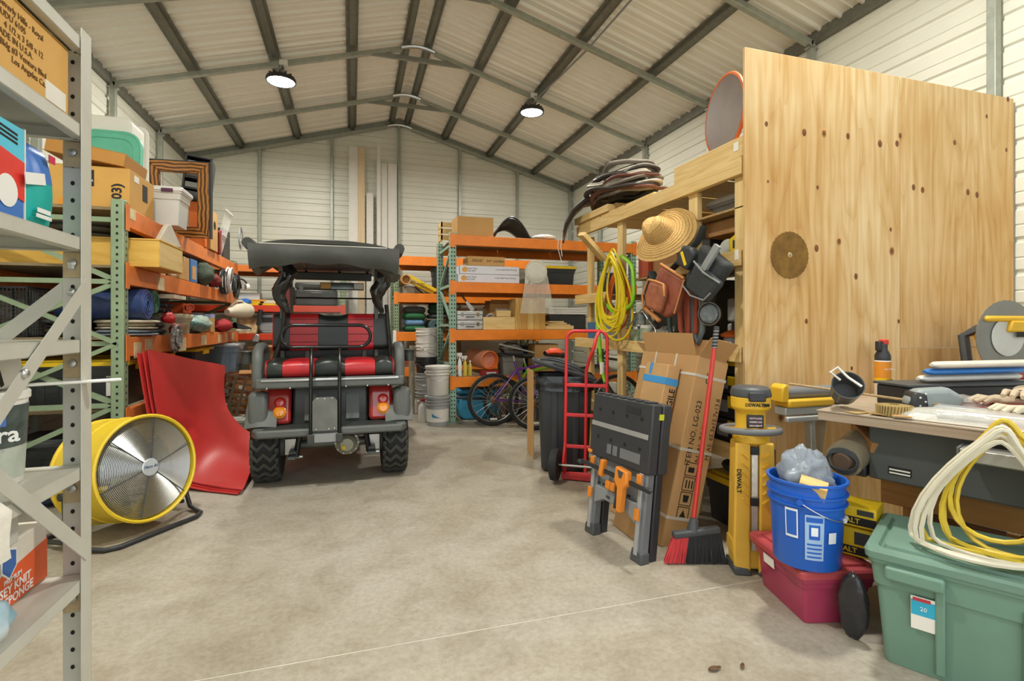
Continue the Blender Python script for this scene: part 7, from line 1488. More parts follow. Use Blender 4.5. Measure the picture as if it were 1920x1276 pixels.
# broom
t = thing('push_broom', 'angled broom with red handle and red and black bristles leaning on the long carton', 'broom', (0, 0, 0))
b0, b1 = P(1245, 1055, Z=.002), P(1360, 1055, Z=.002); mid = (b0 + b1) / 2; d_ = (b1 - b0).normalized(); n_ = Vector((d_.y, -d_.x, 0))
top_l, top_r = b0 + d_ * .045 + Vector((0, 0, .135)), b1 - d_ * .03 + Vector((0, 0, .165))
RB = mat('bristle_red', 'd23b40', .6); BB = mat('bristle_black', '26272a', .6)
def bris(a0, a1, m_, nm):
    g = G(); cnt = int(110 * (a1 - a0)); rnd = random.Random(3)
    for i in range(cnt):
        for row in (-1, 0, 1):
            a = a0 + (a1 - a0) * (i + rnd.random() * .8) / cnt
            p0 = top_l.lerp(top_r, a) + n_ * row * .010; p1 = b0.lerp(b1, a) + n_ * row * .014 + Vector((rnd.uniform(-.004, .004), rnd.uniform(-.004, .004), rnd.uniform(0, .006)))
            g.tube([p0, p1], [.0022, .0018], n=4, cap=False)
    o = build(nm, g, m_, t); o['kind'] = 'stuff'
bris(0, .33, RB, 'red_bristles'); bris(.335, 1, BB, 'black_bristles')
hb0 = Vector((1.715, 2.315, .235)); ht = P(1344, 612, Y=2.42)
g = G(); g.bar(top_l + Vector((0, 0, .012)), top_r + Vector((0, 0, .012)), .045, .035); build('head', g, DARKP, t, bevel=.01)
g = G(); g.tube([hb0 + Vector((-.004, 0, -.07)), hb0], [.035, .018], n=12); build('socket', g, DARKP, t)
g = G(); g.cyl(hb0, hb0.lerp(ht, .88), .0125, n=12); build('handle', g, mat('broom_red', 'c2342c', .35), t); g = G(); g.cyl(hb0.lerp(ht, .88), ht, .0145, n=12); build('grip', g, BLACKP, t); g = G(); 
for k in range(6): q = hb0.lerp(ht, .885 + .018 * k); g.tube([q + Vector((.015 * math.cos(2 * PI * i / 12), .015 * math.sin(2 * PI * i / 12), 0)) for i in range(12)], .002, n=4, closed=True)
build('grip_ring', g, GREYP, t)['kind'] = 'stuff'
# area light tower
TY = mat('tool_yellow', 'e2b32e', .45, var=.06); TYD = mat('tool_yellow_dusty', 'd9ab3c', .6, var=.1)
t = thing('work_light_tower', 'yellow and grey folding work light tower standing in front of the plywood', 'work light', (1.945, 2.165, 0), rz=-24)
def lp_(nm, g, m, par=None, **k): return build(nm, g, m, par or t, **k)
g = G(); g.prism([(-.09, .02), (.09, .02), (.098, .10), (.086, .66), (-.086, .66), (-.098, .10)], -.05, .06); lp_('leg_shell', g, TYD, bevel=.015, seg=3)
for sg in (-1, 1):
    g = G(); g.prism([(sg * .02, .0), (sg * .095, .0), (sg * .104, .11), (sg * .092, .66), (sg * .021, .66), (sg * .021, .12)], -.072, -.045); lp_('front_leg', g, TYD, bevel=.01, seg=3)
    for k in range(6): g = G(); g.bar((sg * .034, -.074, .36 + .045 * k), (sg * .062, -.074, .385 + .045 * k), .006, .02, up=(0, 1, 0)); lp_('grip_notch', g, TY)
    g = G(); g.prism([(sg * .015, 0), (sg * .10, 0), (sg * .105, .045), (sg * .03, .035)], -.078, .07); lp_('rubber_foot', g, DARKP, bevel=.008)
    text('DEWALT', .03, INK, t, (sg * .079, -.0735, .47), (90, -90 * -1 if sg < 0 else -90, 0), bold=.02)
    g = G(); g.box(*sorted((sg * .09, sg * .105)), -.06, .05, .10, .17); lp_('hinge', g, TYD, bevel=.006)
g = G(); g.box(-.016, .016, -.064, -.05, .12, .64); lp_('mast', g, mat('mast_grey', 'b5b4aa', .4, .2), bevel=.004); [lp_('mast_collar', G().box(-.019, .019, -.068, -.05, z_, z_ + .04), BLACKP, bevel=.003) for z_ in (.60, .345)]; g = G(); g.box(-.015, .015, -.069, -.05, .39, .60); lp_('mast_sleeve', g, WHITEP, bevel=.006)
g = G(); g.tube([(.135 * math.cos(2 * PI * i / 36), .125 * math.sin(2 * PI * i / 36), .715 - .008 * math.sin(2 * PI * i / 36)) for i in range(36)], .017, n=8, closed=True); lp_('ring_handle', g, mat('ring_grey', '6d6f70', .6, var=.1), smooth=60)
for a in (0, 90, 180, 270): g = G(); g.bar((.05 * math.cos(R(a)), .05 * math.sin(R(a)), .712), (.13 * math.cos(R(a)), .122 * math.sin(R(a)), .714), .03, .025); lp_('ring_spoke', g, TY, bevel=.004)
g = G(); g.lathe([(.088, .655), (.09, .70), (.07, .735), (.07, .80), (.08, .815), (.096, .83), (.096, .885), (.08, .895), (.001, .895)], 12); lp_('head', g, TY, bevel=.006)
g = G(); g.lathe([(.099, .885), (.10, .90), (.093, .925), (.08, .935), (.001, .937)], 12); cp_ = lp_('cap', g, DARKP, bevel=.006); g = G(); g.box(-.04, .04, -.108, -.088, .87, .915); build('catch', g, BLACKP, cp_, bevel=.006)
g = G(); g.box(-.040, .040, -.075, -.06, .735, .80); sc_ = lp_('control_panel', g, BLACKP, bevel=.004)
for k in range(3): g = G(); g.box(-.03, .03, -.077, -.074, .743 + .018 * k, .752 + .018 * k); build('panel_print', g, mat('print_mix', '8a2f2a', .5, col2='c8c8c8', scale=80), sc_)
text('DEWALT', .022, INK, t, (-.012, -.0975, .852), 'front', bold=.03); g = G(); g.box(.032, .058, -.0975, -.095, .845, .86); lp_('badge', g, INK)
g = G(); g.box(.098, .118, -.02, .04, .42, .62); lp_('side_battery', g, BLACKP, bevel=.008)
# ---------------------------------------------------------------- red tote, blue bucket, green tote
MAR = mat('tote_maroon', 'a83a58', .3, var=.10, scale=5, alpha=.93); t = tote('dusty maroon tote with red lid, holding up the blue bucket', (1.975, 1.835, .001), (.40, .31, .245), rz=-104, bm=MAR, lm=mat('tote_lid_red', 'b5484e', .5, var=.1), ribs=0, latches=False, taper=.84)
g = G(); g.cb((0, 0, 0), (.085, .002, .05)); build('label', g, PAPER, t, rot=(4.7, 0, 0), loc=(-.06, -.157, .165))
BLUEB = mat('bucket_blue', '1f5fc0', .32, var=.05); bk = bucket('bright blue bucket full of rubbish standing on the maroon tote', (1.86, 1.745, .247), BLUEB, r=.147, h=.355, rz=35, hz=-28)
def curved(nm, r_, a0, a1, z0, z1, m_, par, k=1.0, h=.36, rr=.15):
    g = G(); g.grid(lambda a, b: ((rr * (.865 + .125 * (z0 + (z1 - z0) * b) / h) + r_) * math.cos(R(a0 + (a1 - a0) * a)), (rr * (.865 + .125 * (z0 + (z1 - z0) * b) / h) + r_) * math.sin(R(a0 + (a1 - a0) * a)), z0 + (z1 - z0) * b), 10, 2); return build(nm, g, m_, par, smooth=60)
LB = mat('print_pale_blue', '9fc0e4', .4); LBW = mat('print_white', 'e8eef4', .4)
ba = -35 - 125  # facing angle of the print in bucket space
curved('printed_panel', .0032, ba - 14, ba + 14, .05, .235, LB, bk); curved('printed_stripe', .0038, ba - 12, ba + 12, .205, .225, BLUEB, bk)
for k in range(4): curved('printed_text', .004, ba - 11, ba + 11, .06 + .017 * k, .067 + .017 * k, BLUEB, bk)
curved('printed_mark', .0042, ba - 8, ba + 8, .135, .195, BLUEB, bk); curved('printed_mark', .0046, ba - 5, ba + 5, .15, .185, LBW, bk); curved('printed_label', .0032, ba + 22, ba + 36, .12, .165, LBW, bk); curved('printed_letter', .0032, ba - 44, ba - 24, .13, .25, LBW, bk); curved('printed_letter', .004, ba - 42, ba - 26, .14, .24, BLUEB, bk)
blob('grey_plastic_bag', 'crumpled grey plastic bag stuffed into the blue bucket', 'bag', (1.865, 1.76, .50), (.19, .19, .21), mat('bag_grey_blue', '9aa3ad', .25, var=.2, bump=.8, bscale=20, alpha=.92), seed=6, amp=.45, fr=2.6)
g = G(); g.box(-.05, .05, -.03, .03, 0, .06); one('pine_scrap', 'pine scrap lying in the blue bucket', 'scrap', g, LUMBERX, (1.80, 1.665, .555), rot=(20, 12, -50), bevel=.003)
SAG = mat('tote_sage', '6d8f7c', .42, var=.05); t = tote('big sage green tote with lid in the right foreground', (2.205, 1.285, .001), (.66, .46, .43), rz=-60, bm=SAG, lm=mat('tote_sage_lid', '6f8f7e', .6, var=.12, scale=4), ribs=0, latches=False, taper=.86)
for u in (-.12, .10):
    g = G(); g.bar((u, -.205, .02), (u, -.228, .33), .028, .016, up=(0, 1, 0)); build('rib', g, SAG, t, bevel=.005)
g = G(); g.box(-.275, -.105, -.262, -.225, .325, .375); build('handle', g, SAG, t, bevel=.01)
g = G(); g.cb((0, 0, 0), (.072, .002, .12)); build('label', g, PAPER, t, loc=(-.165, -.2235, .225), rot=(5, 0, 0)); g = G(); g.cb((0, 0, 0), (.070, .001, .055)); build('label_print', g, mat('print_cyan', '2fa8c8', .5), t, loc=(-.165, -.2265, .245), rot=(5, 0, 0)); g = G(); g.cb((0, 0, 0), (.05, .001, .012)); build('label_print', g, mat('print_redd', 'c23a4a', .5), t, loc=(-.17, -.2295, .275), rot=(5, 0, 0)); text('20', .02, WHITEI, t, (-.165, -.2285, .243), (95, 0, 0))
blob('black_pouch', 'glossy black padded pouch standing between the maroon and green totes', 'pouch', (1.905, 1.565, .001), (.045, .11, .26), mat('black_gloss', '2a2a2c', .2, bump=.3, bscale=30), rz=25, seed=8, amp=.08)
# yellow and white extension cord over the green tote
def hank(label, c, m_, seed, loops, r, rz, tilt, sz, zm=-.222):
    return coil('extension_cord', label, 'cord', c, loops, r, .0085, m_, rot=(tilt, 0, rz), sz=sz, seed=seed, jit=.30, n=28, hang=.10, zmin=zm)
hc = Vector((2.17, 1.22, .668))
hank('yellow extension cord hanging in loops onto the green tote', hc, mat('cord_yellow2', 'd9bd3c', .4), 5, 5, .185, -62, 0, 1.1)
hank('white extension cord looped with the yellow one over the green tote', hc + Vector((-.05, -.03, -.01)), mat('cord_white', 'd9d3bc', .45), 9, 4, .17, -60, 0, 1.15, -.212)
# ================================================================ table saw bench and miter saw stand
A0 = Vector((2.06, 1.87, 0)); RZB = -70.7
def BL(x, y, z=0): a = R(RZB); return A0 + Vector((x * math.cos(a) - y * math.sin(a), x * math.sin(a) + y * math.cos(a), z))
TZ = .85
t = thing('table_saw', 'table saw with dark grey cabinet on a wooden stand, its top heaped with tools', 'table saw', A0, rz=RZB)
SAWG = mat('saw_grey', '4c4f4d', .5, var=.06); TOPW = wood('table_board', 'b3a08a', '9c8770', stretch=(.1, 1, 1), scale=10); STW = wood('stand_wood', 'b98648', '9a6a34', stretch=(.1, 1, 1), scale=9)
g = G(); g.box(0, 1.15, 0, .84, TZ - .04, TZ); build('table_board', g, TOPW, t, bevel=.003); g = G(); g.box(-.004, 1.16, -.004, .845, TZ + .0005, TZ + .006); build('cover_sheet', g, mat('hardboard', 'ab9a84', .6, var=.1), t)
g = G(); g.box(.17, .98, .10, .62, .565, TZ - .042); cab = build('saw_cabinet', g, SAWG, t, bevel=.008)
g = G(); g.box(.245, .33, .098, .0995, .60, .635); build('name_plate', g, INK, cab)
for k in range(2): g = G(); g.box(.25, .325, .0965, .098, .605 + .014 * k, .611 + .014 * k); build('plate_text', g, PAPER, cab)
g = G(); g.cyl((.98, .3, .66), (1.06, .3, .66), .11, n=20); build('arbor_boss', g, DARKP, cab)
# motor at the far end
mo = build('motor', (lambda g: (g.cyl((.10, .30, .70), (.10, .02, .64), .075, n=22), g)[1])(G()), mat('motor_tan', '9a9078', .5, .3, var=.1), t); g = G(); g.cyl((.10, .03, .642), (.10, -.005, .635), .055, .035, n=18); build('motor_cap', g, mat('motor_rust', '6d5846', .6, .3), mo)
for k in range(5): g = G(); g.tube([(.10 + .062 * math.cos(2 * PI * i / 20), .012 - .004 * k, .64 + (.062 - .006 * k) * math.sin(2 * PI * i / 20)) for i in range(20)], .003, n=5, closed=True); build('vent_ring', g, DARKP, mo)
g = G(); g.box(.04, .16, .10, .24, .56, .63); build('motor_box', g, BLACKP, mo, bevel=.01); g = G(); g.bar((.06, .26, .76), (.20, .10, .70), .04, .05); build('belt_guard', g, CARDD, mo, bevel=.004)
# stand
for x in (.22, 1.0):
    for y in (.36, .74): g = G(); g.box(x, x + .07, y, y + .07, 0, .56); build('stand_leg', g, wood('stand_wood_z', 'b98648', '9a6a34', scale=9), t, bevel=.004)
for z in (.40, .10): g = G(); g.box(.14, 1.09, .335, .36, z, z + .155 if z > .3 else z + .09); build('stand_rail', g, STW, t, bevel=.004); g = G(); g.box(.14, 1.09, .815, .84, z, z + .15); build('stand_rail', g, STW, t, bevel=.004)
g = G(); g.box(.14, 1.09, .34, .83, .552, .563); build('stand_top', g, STW, t); g = G(); g.box(.18, 1.05, .25, .77, .04, .06); build('stand_shelf', g, CARDD, t)
for x in (.30, .62): g = G(); g.box(x, x + .28, .362, .37, .17, .39); build('drawer_front', g, wood('drawer_dark', '7a4f2c', '5f3c20', stretch=(.1, 1, 1)), t, bevel=.004)
g = G(); g.prism([(.50, .335), (.72, .30), (.86, .30), (.86, .40), (.70, .40)], .20, .235, 'y') if False else None
# fence rail and hand wheel on the near side
g = G(); g.prism([(-.055, .74), (-.02, .73), (.03, .73), (.05, .755), (.03, .79), (-.055, .785)], .52, 1.25, 'x'); rl = build('fence_rail', g, mat('rail_alu', 'b9bab4', .35, .5), t, bevel=.003); g = G(); g.prism([(-.057, .738), (-.02, .728), (.032, .728), (.053, .755), (.032, .793), (-.057, .788)], .512, .52, 'x'); build('rail_end_cap', g, mat('cap_grey', '6a6c6c', .5), rl)
g = G(); c_ = Vector((.83, .0, .66)); g.tube([c_ + Vector((.085 * math.cos(2 * PI * i / 28), 0, .085 * math.sin(2 * PI * i / 28))) for i in range(28)], .014, n=8, closed=True); g.cyl(c_ + Vector((0, -.02, 0)), c_ + Vector((0, .10, 0)), .02, n=10)
for k in range(3): a = 2 * PI * k / 3 + .5; g.bar(c_, c_ + Vector((.085 * math.cos(a), 0, .085 * math.sin(a))), .02, .012)
build('hand_wheel', g, mat('wheel_grey', '8f918c', .45, .3), t, smooth=60)
ht_ = thing('clamp_handle', 'grey cast clamp with two round handles resting on the stand rail', 'clamp', BL(.62, .22, .60), rz=RZB + 10)
g = G(); g.prism([(-.09, 0), (.09, -.0), (.07, .05), (-.06, .06)], -.02, .02); build('body', g, GREYP, ht_, bevel=.015); 
for k in range(2): g = G(); g.cyl((-.06 + .03 * k, -.02 - .01 * k, .02 + .03 * k), (.08 + .03 * k, -.05 - .03 * k, .0 + .02 * k), .014, n=10); build('handle', g, mat('handle_dusty', '8a8c86', .6), ht_)
# --- things lying on the bench
zt = TZ + .0075
def on(px, py, z=zt): return P(px, py, Z=z)
t = thing('dust_nozzle', 'grey dust-collection nozzle lying open on the bench corner', 'nozzle', BL(.08, .10, zt + .095), rot=(62, 0, -40)); g = G(); g.lathe([(.05, -.06), (.062, .05), (.066, .05), (.054, -.062), (.03, -.10), (.028, -.13)], 28); build('cup', g, mat('smoke_plastic', '55585a', .3, alpha=.9), t); g = G(); g.lathe([(.02, -.10), (.022, -.14), (.001, -.142)], 14); build('neck', g, mat('neck_teal', '3f6a62', .5), t); g = G(); g.tube([(-.03, .02, .055), (-.07, .05, .075), (-.04, .07, .085), (.0, .03, .065), (.05, -.01, .06)], .006, n=6); build('cord_loop', g, WHITEP, t, smooth=60)
g = G(); g.cyl(P(1480, 719, X=2.22), BL(.42, .30, TZ + .045), .006, n=8); one('thin_dowel', 'long thin wooden dowel lying across the bench corner', 'dowel', g, wood('dowel', 'b59a6e', '9a7f55'))
t = thing('wire_brush', 'coarse brass wire wheel brush lying on the bench', 'brush', BL(.27, .09, zt + .001)); g = G(); g.lathe([(.06, .0), (.06, .045), (.02, .048), (.02, 0)], 30); build('core', g, mat('brush_brass', 'a08a55', .6, .3), t); g = G()
for k in range(36): a = 2 * PI * k / 36; g.bar((.061 * math.cos(a), .061 * math.sin(a), .002), (.066 * math.cos(a + .08), .066 * math.sin(a + .08), .044), .004, .004)
build('wire_tufts', g, mat('brush_tuft', 'c2ac74', .6, .3), t)['kind'] = 'stuff'
for k in range(3): g = G(); g.prism([(-.05, -.03), (.06, -.025), (.05, .03), (-.045, .035)], 0, .004, 'z'); one('sand_paper', ['square of tan sandpaper under the dust nozzle', 'second tan sandpaper sheet beside the wire wheel', 'torn cardboard scrap beside the wire wheel'][k], 'sandpaper', g, [mat('sandp', 'b59a66', .95, bump=.6, bscale=200), mat('sandp2', 'a88a58', .95, bump=.6, bscale=200), CARD][k], BL(.15 + .08 * k, .05 + .02 * (k % 2), zt + .0005 + .0045 * k), rz=20 * k)
t = thing('palm_sander', 'grey palm sander wrapped in clear plastic on the bench', 'sander', BL(.33, .33, zt + .002), rz=-30); g = G(); g.prism([(-.09, 0), (.10, 0), (.12, .07), (.06, .11), (-.06, .10), (-.10, .05)], -.045, .045); build('body', g, mat('sander_grey', '8f9998', .45), t, bevel=.02, seg=3); g = G(); g.prism([(-.105, .005), (-.02, .0), (-.03, .085), (-.08, .09)], -.05, .05); build('black_grip', g, BLACKP, t, bevel=.012); g = G(); 
for k in range(4): g.sph((-.06 + .02 * (k % 2), -.052, .03 + .018 * k), .006, .004, .006, 8, 5)
build('screw_heads', g, STEEL, t)['kind'] = 'stuff'; 
blob('clear_wrap', 'crumpled clear plastic wrap between sander and gloves on the bench', 'wrap', BL(.42, .47, zt + .001), (.2, .16, .07), CLEAR, seed=4, amp=.4)
t = thing('blister_pack', 'long clear blister pack with white card on the front of the bench', 'package', BL(.55, .13, zt + .001), rz=RZB + 3); g = G(); g.box(-.27, .27, -.09, .09, 0, .005); build('card', g, PAPER, t); g = G(); g.slab(lambda a, b: (-.26 + .52 * a, -.085 + .17 * b, .012 + .045 * math.sin(PI * a) ** .4 * math.sin(PI * b) ** .5 + .006 * nz(a * 9, b * 9)), 24, 12, .002); build('clear_blister', g, CLEAR, t, smooth=60); g = G(); g.box(-.265, -.16, -.088, .088, .0052, .0065); build('printed_card', g, WHITEI, t); g = G(); g.box(.02, .12, -.05, .06, .0052, .0068); build('red_print', g, mat('print_red3', 'c83a32', .5), t); g = G(); g.cyl((-.14, 0, .025), (.2, 0, .025), .018, n=12); build('tool_inside', g, STEEL, t)
t = thing('battery_charger', 'small silver and white device beside the blister pack on the bench', 'charger', BL(.46, .26, zt + .001), rz=RZB); g = G(); g.box(-.09, .09, -.04, .04, 0, .045); build('body', g, mat('silver2', 'a9adae', .35, .3), t, bevel=.008); g = G(); g.box(.02, .085, -.0415, -.04, .006, .04); build('label', g, PAPER, t)
# gloves
def glove(label, loc, rz, m_, flip=1):
    t = thing('work_glove', label, 'glove', loc, rz, 'work gloves on the bench'); g = G()
    g.grid(lambda a, b: (-.10 + .19 * b, (.05 - .008 * (1 - b) + .004 * math.sin(b * 9)) * math.cos(2 * PI * a), .022 + .018 * math.sin(2 * PI * a) + .004 * nz(a * 5, b * 5)), 18, 10, cu=True); build('palm', g, m_, t, smooth=70)
    for k, (y, l, an) in enumerate(((-.036, .07, -8), (-.012, .085, -2), (.012, .08, 3), (.035, .06, 9))): g = G(); g.tube([(.08, y, .024), (.08 + l * .5 * math.cos(R(an)), y + l * .5 * math.sin(R(an)), .030), (.08 + l * math.cos(R(an)), y + l * math.sin(R(an)), .016)], [.014, .014, .009], n=9); build('finger', g, m_, t, smooth=70)
    g = G(); g.tube([(-.01, flip * .04, .022), (.03, flip * .075, .024), (.065, flip * .085, .018)], [.018, .015, .010], n=9); build('thumb', g, m_, t, smooth=70); g = G(); g.tube([(-.10, .05 * math.cos(2 * PI * i / 16), .022 + .018 * math.sin(2 * PI * i / 16)) for i in range(16)], .005, n=5, closed=True); build('cuff_hem', g, mat('cuff', 'b9ac94', .9), t); return t
GL = mat('glove_cotton', 'cfc6ae', .95, bump=.5, bscale=80); GL2 = mat('glove_cotton2', 'bfae94', .95, bump=.5, bscale=80)
glove('cream work glove lying palm down in the middle of the bench', BL(.66, .34, zt + .032), 170, GL); glove('cream work glove with bent fingers behind the first glove', BL(.58, .52, zt + .04), 150, GL2, -1); glove('tan work glove folded on the red-edged papers', BL(.62, .46, zt + .085), 200, GL2)
for k in range(3): g = G(); g.prism([(-.20, -.10), (.20, -.12), (.21, .10), (-.19, .11)], 0, .004, 'z'); one('red_edged_paper', ['lowest red-edged flyer under the gloves', 'middle white flyer under the gloves', 'top red-edged flyer under the gloves'][k], 'flyer', g, [mat('flyer_red', 'd0483f', .5), PAPER, mat('flyer_red', '', .5)][k], BL(.60, .50, zt + .001 + k * .006), rz=RZB + 10 * k - 8, group='flyers under the gloves')
t = thing('clear_pouch', 'clear plastic pouch of fittings at the right end of the bench', 'pouch', BL(.80, .22, zt + .001), rz=RZB); g = G(); g.slab(lambda a, b: (-.15 + .3 * a, -.1 + .2 * b, .01 + .05 * math.sin(PI * a) * math.sin(PI * b) + .012 * nz(a * 8, b * 8)), 18, 14, .002); build('film', g, CLEAR, t, smooth=60); g = G(); g.sph((0, 0, .022), .08, .05, .018, 14, 8); build('contents', g, mat('fittings', 'b9b2a4', .5, col2='d8d2c4', scale=30), t)
t = thing('purple_organiser', 'purple plastic organiser bin at the right of the bench', 'organiser', BL(.78, .68, zt + .001), rz=RZB); g = G(); g.box(-.14, .14, -.12, .12, 0, .09); build('bin', g, mat('purple_clear', '6a64a0', .3, alpha=.85), t, bevel=.012); g = G(); g.box(-.145, .145, -.125, .125, .09, .1); build('lid', g, mat('purple_lid', '7f7ab4', .3), t, bevel=.004)
t = thing('black_tool_tray', 'long black plastic tool tray at the back of the bench', 'tray', BL(.34, .70, zt + .001), rz=RZB + 62); g = G(); g.box(-.36, .36, -.09, .09, 0, .10); build('body', g, BLACKP, t, bevel=.01); g = G(); g.box(-.37, .37, -.10, .10, .10, .112); build('rim', g, DARKP, t, bevel=.003)
for k, (m_, lb, dz) in enumerate(((mat('sleeve_white', 'd8d6cc', .35), 'white shrink-wrapped sleeve on the black tray', .115), (mat('sleeve_blue', '2f78c0', .35), 'blue wrapped sleeve on the black tray', .15), (mat('sleeve_cream', 'e0dac8', .35), 'topmost cream sleeve on the black tray', .185))): g = G(); g.tube([(-.30, 0, 0), (-.27, 0, 0), (.3, 0, 0), (.34, 0, 0)], [.012, .03, .032, .012], n=12, flat=.55); one('wrapped_sleeve', lb, 'sleeve', g, m_, BL(.36, .72, zt + dz + .0) + Vector((.03, -.03 * k, .018)), rz=RZB + 66, group='wrapped sleeves on the bench', smooth=60)
t = thing('blue_case', 'small blue plastic case on the far side of the bench', 'case', BL(.12, .78, zt + .001), rz=-10); g = G(); g.box(-.09, .09, -.04, .04, 0, .05); build('shell', g, mat('case_blue', '2f64b8', .4), t, bevel=.008); g = G(); g.box(-.092, .092, -.042, .042, .024, .027); build('seam', g, DARKP, t)
g = G(); g.cyl((-.03, 0, .03), (.08, .01, .03), .025, .02, n=14); g.cyl((.08, .01, .03), (.12, .01, .03), .028, n=12); t = one('heat_nozzle', 'dark metal nozzle lying beside the blue case on the bench', 'nozzle', g, STEEL, BL(.26, .66, zt + .001))
# --- miter saw stand along the plywood
t = thing('miter_saw_stand', 'grey and yellow folding miter saw stand against the plywood', 'saw stand', (0, 0, 0)); ALG = mat('stand_alu', 'aeb0ab', .4, .4)
sy = 2.27; z0 = .80
g = G(); g.box(2.235, 4.30, sy - .04, sy + .04, z0 - .045, z0); build('beam', g, ALG, t, bevel=.006)
g = G(); g.box(2.22, 2.62, sy - .07, sy - .045, z0 - .075, z0 - .045); build('slide_tube', g, mat('tube_pale', 'c2c6c4', .35, .4), t, bevel=.006)
g = G(); g.box(2.24, 2.56, sy - .06, sy + .05, z0 + .0, z0 + .045); build('yellow_bracket', g, TY, t, bevel=.012); g = G(); g.prism([(2.20, z0 + .03), (2.25, z0 + .03), (2.25, z0 + .12), (2.23, z0 + .13), (2.205, z0 + .11)], sy - .05, sy + .04); build('roller_cheek', g, TY, t, bevel=.008)
g = G(); g.cyl((2.25, sy, z0 + .075), (2.62, sy, z0 + .075), .034, n=18); build('roller', g, mat('roller_grey', '77797a', .45), t)
for x, dx in ((2.44, -.06), (4.05, .12)):
    for dy in (-.0,): g = G(); g.bar((x, sy, z0 - .04), (x + dx, sy - .10 + dy, .012), .035, .045, up=(0, 1, 0)); build('leg', g, ALG, t, bevel=.006)
    g = G(); g.bar((x + .09, sy, z0 - .04), (x + .06, sy + .07, .012), .035, .045, up=(0, 1, 0)); build('leg', g, mat('leg_tan', 'b3a68a', .5), t, bevel=.006); g = G(); g.cb((x + dx * .6, sy - .06, .34), (.09, .05, .06)); build('yellow_lock', g, TY, t, bevel=.012)
g = G(); g.box(2.62, 4.35, sy - .12, sy + .12, z0 + .003, z0 + .022); build('deck', g, TOPW, t, bevel=.002)
p = P(1655, 716, Y=2.31)
t = thing('spray_can', 'white and orange spray can with black trigger cap and red tip on the stand deck', 'spray can', (p.x, 2.31, z0 + .023)); hh = P(1655, 636, Y=2.31).z - (z0 + .023); g = G(); r_ = .042
g.lathe([(r_ * .95, 0), (r_, .006), (r_, hh * .62), (r_ * .75, hh * .70), (r_ * .7, hh * .72)], 24); build('can', g, WHITEP, t); g = G(); g.lathe([(r_ + .0006, hh * .30), (r_ + .0006, hh * .61)], 24); build('orange_label', g, mat('label_orange2', 'e2922a', .45), t); g = G(); g.lathe([(r_ + .001, hh * .27), (r_ + .001, hh * .32)], 24); build('yellow_band', g, YELP, t)
g = G(); g.lathe([(r_ * .98, hh * .62), (r_ * .98, hh * .72), (r_ * .6, hh * .82), (r_ * .6, hh * .92)], 20); g.box(-.045, -.01, -.015, .015, hh * .8, hh * .97); build('trigger_cap', g, BLACKP, t, bevel=.004); g = G(); g.box(-.012, .03, -.018, .018, hh * .90, hh); build('red_tip', g, mat('tip_red', 'd8322a', .4), t, bevel=.006); text('Wasp & Hornet', .013, WHITEI, t, (0, -r_ - .0015, hh * .48)); text('FOAM', .016, INK, t, (0, -r_ - .002, hh * .29))
# miter saw
p = P(1868, 640, Y=2.12)
t = thing('miter_saw', 'miter saw with large round blade, yellow handle and red base on the stand', 'saw', (p.x, 2.15, z0 + .023), rz=-8); 
g = G(); g.box(-.24, .24, -.12, .12, 0, .10); build('base_box', g, GREYP, t, bevel=.012); g = G(); g.prism([(-.14, .10), (.24, .10), (.24, .20), (-.19, .20)], -.08, .06); build('red_fence', g, mat('saw_red', 'b83a3c', .4), t, bevel=.006)
cz = P(1885, 640, Y=2.12).z - (z0 + .023) + .03
g = G(); n = 72; r_ = .215; g.prism([((r_ + (.004 if i % 2 else 0)) * math.cos(2 * PI * i / n), cz + (r_ + (.004 if i % 2 else 0)) * math.sin(2 * PI * i / n)) for i in range(n)], -.092, -.088); bl_ = build('blade', g, mat('blade_grey', '8b8d8c', .35, .6), t); g = G(); g.prism([(.115 * math.cos(2 * PI * i / 36), cz + .115 * math.sin(2 * PI * i / 36)) for i in range(36)], -.1, -.093); build('blade_guard', g, mat('guard_pale', 'c9cbc6', .3), bl_, bevel=.004)
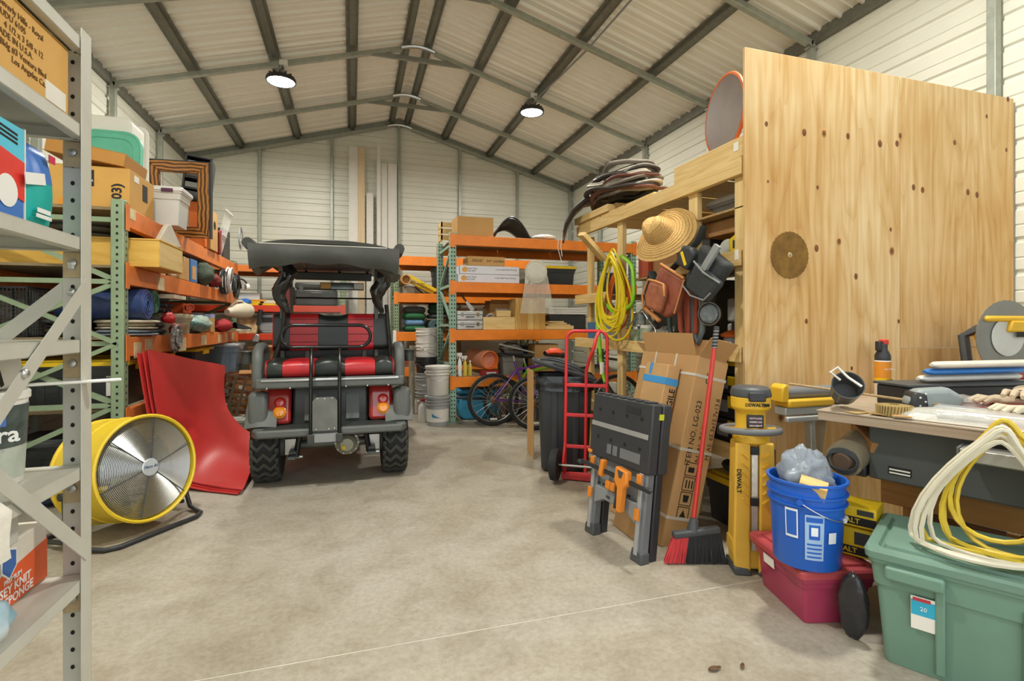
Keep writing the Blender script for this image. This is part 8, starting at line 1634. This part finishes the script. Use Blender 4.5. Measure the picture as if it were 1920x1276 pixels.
g = G(); g.box(-.16, .16, -.115, -.06, cz + .09, cz + .125); g.prism([(-.02, cz + .03), (.14, cz + .02), (.15, cz + .10), (.0, cz + .10)], -.12, -.05); build('yellow_arm', g, TY, t, bevel=.014); g = G(); g.cyl((.08, -.05, cz + .02), (.08, .12, cz + .02), .06, n=20); build('motor', g, YELP, t); g = G(); g.box(.03, .12, -.1225, -.12, cz + .0, cz + .03); build('makers_plate', g, INK, t)
g = G(); g.tube([(.14, -.09, cz + .11), (.20, -.09, cz + .17), (.23, -.05, cz + .10)], .018, n=8); build('handle', g, BLACKP, t, smooth=60); g = G(); g.tube([(.0, .12, .05), (.0, .16, cz), (.05, .1, cz + .05)], .03, n=8); build('pivot_arm', g, DARKP, t)
# --- under the bench
for k, (dx, dz, lb) in enumerate(((0, 0, 'lower yellow and black cordless tool carton beside the blue bucket'), (.03, .145, 'upper yellow tool carton lying on the lower one'))):
    t = carton(lb, (2.125 + dx * .3, 1.76 - .005 * k, .248 + dz * .87), (.20, .15, .12 - .03 * k), rz=-62, m=mat('carton_yellow', 'e6c21e', .5), tape=False, name='tool_carton', group='yellow tool cartons'); g = G(); g.box(-.1005, .1005, -.0762, -.075, .01, .045); build('black_band', g, INK, t); text('DEWALT', .03, YELP, t, (-.02, -.0772, .027), bold=.02); g = G(); g.box(.03, .09, -.0765, -.075, .055, .108 - .03 * k); build('tool_print', g, mat('print_dark', '3a3a36', .5), t)
blob('white_cloth', 'crumpled white cloth bag behind the yellow tool cartons', 'cloth', (2.40, 2.05, .001), (.26, .22, .34), mat('cloth_white', 'd4d0c4', .9, bump=.5, bscale=20), seed=17, amp=.25)
# dry leaves on the floor
for k, (x, y, s_) in enumerate(((1340, 1255, .022), (1392, 1250, .014))):
    p = P(x, y, Z=.002); g = G(); g.slab(lambda a, b: ((a - .5) * s_ * 2.4, (b - .5) * s_ * math.sin(PI * min(.95, a + .05)), .004 + .006 * (2 * b - 1) ** 2), 7, 4, .001); one('dry_leaf', ['larger dry brown leaf on the floor near the front edge', 'smaller dry leaf right of the larger leaf'][k], 'leaf', g, mat('leaf_brown', '6a4f34', .8), (p.x, p.y, .0005), rz=40 * k)
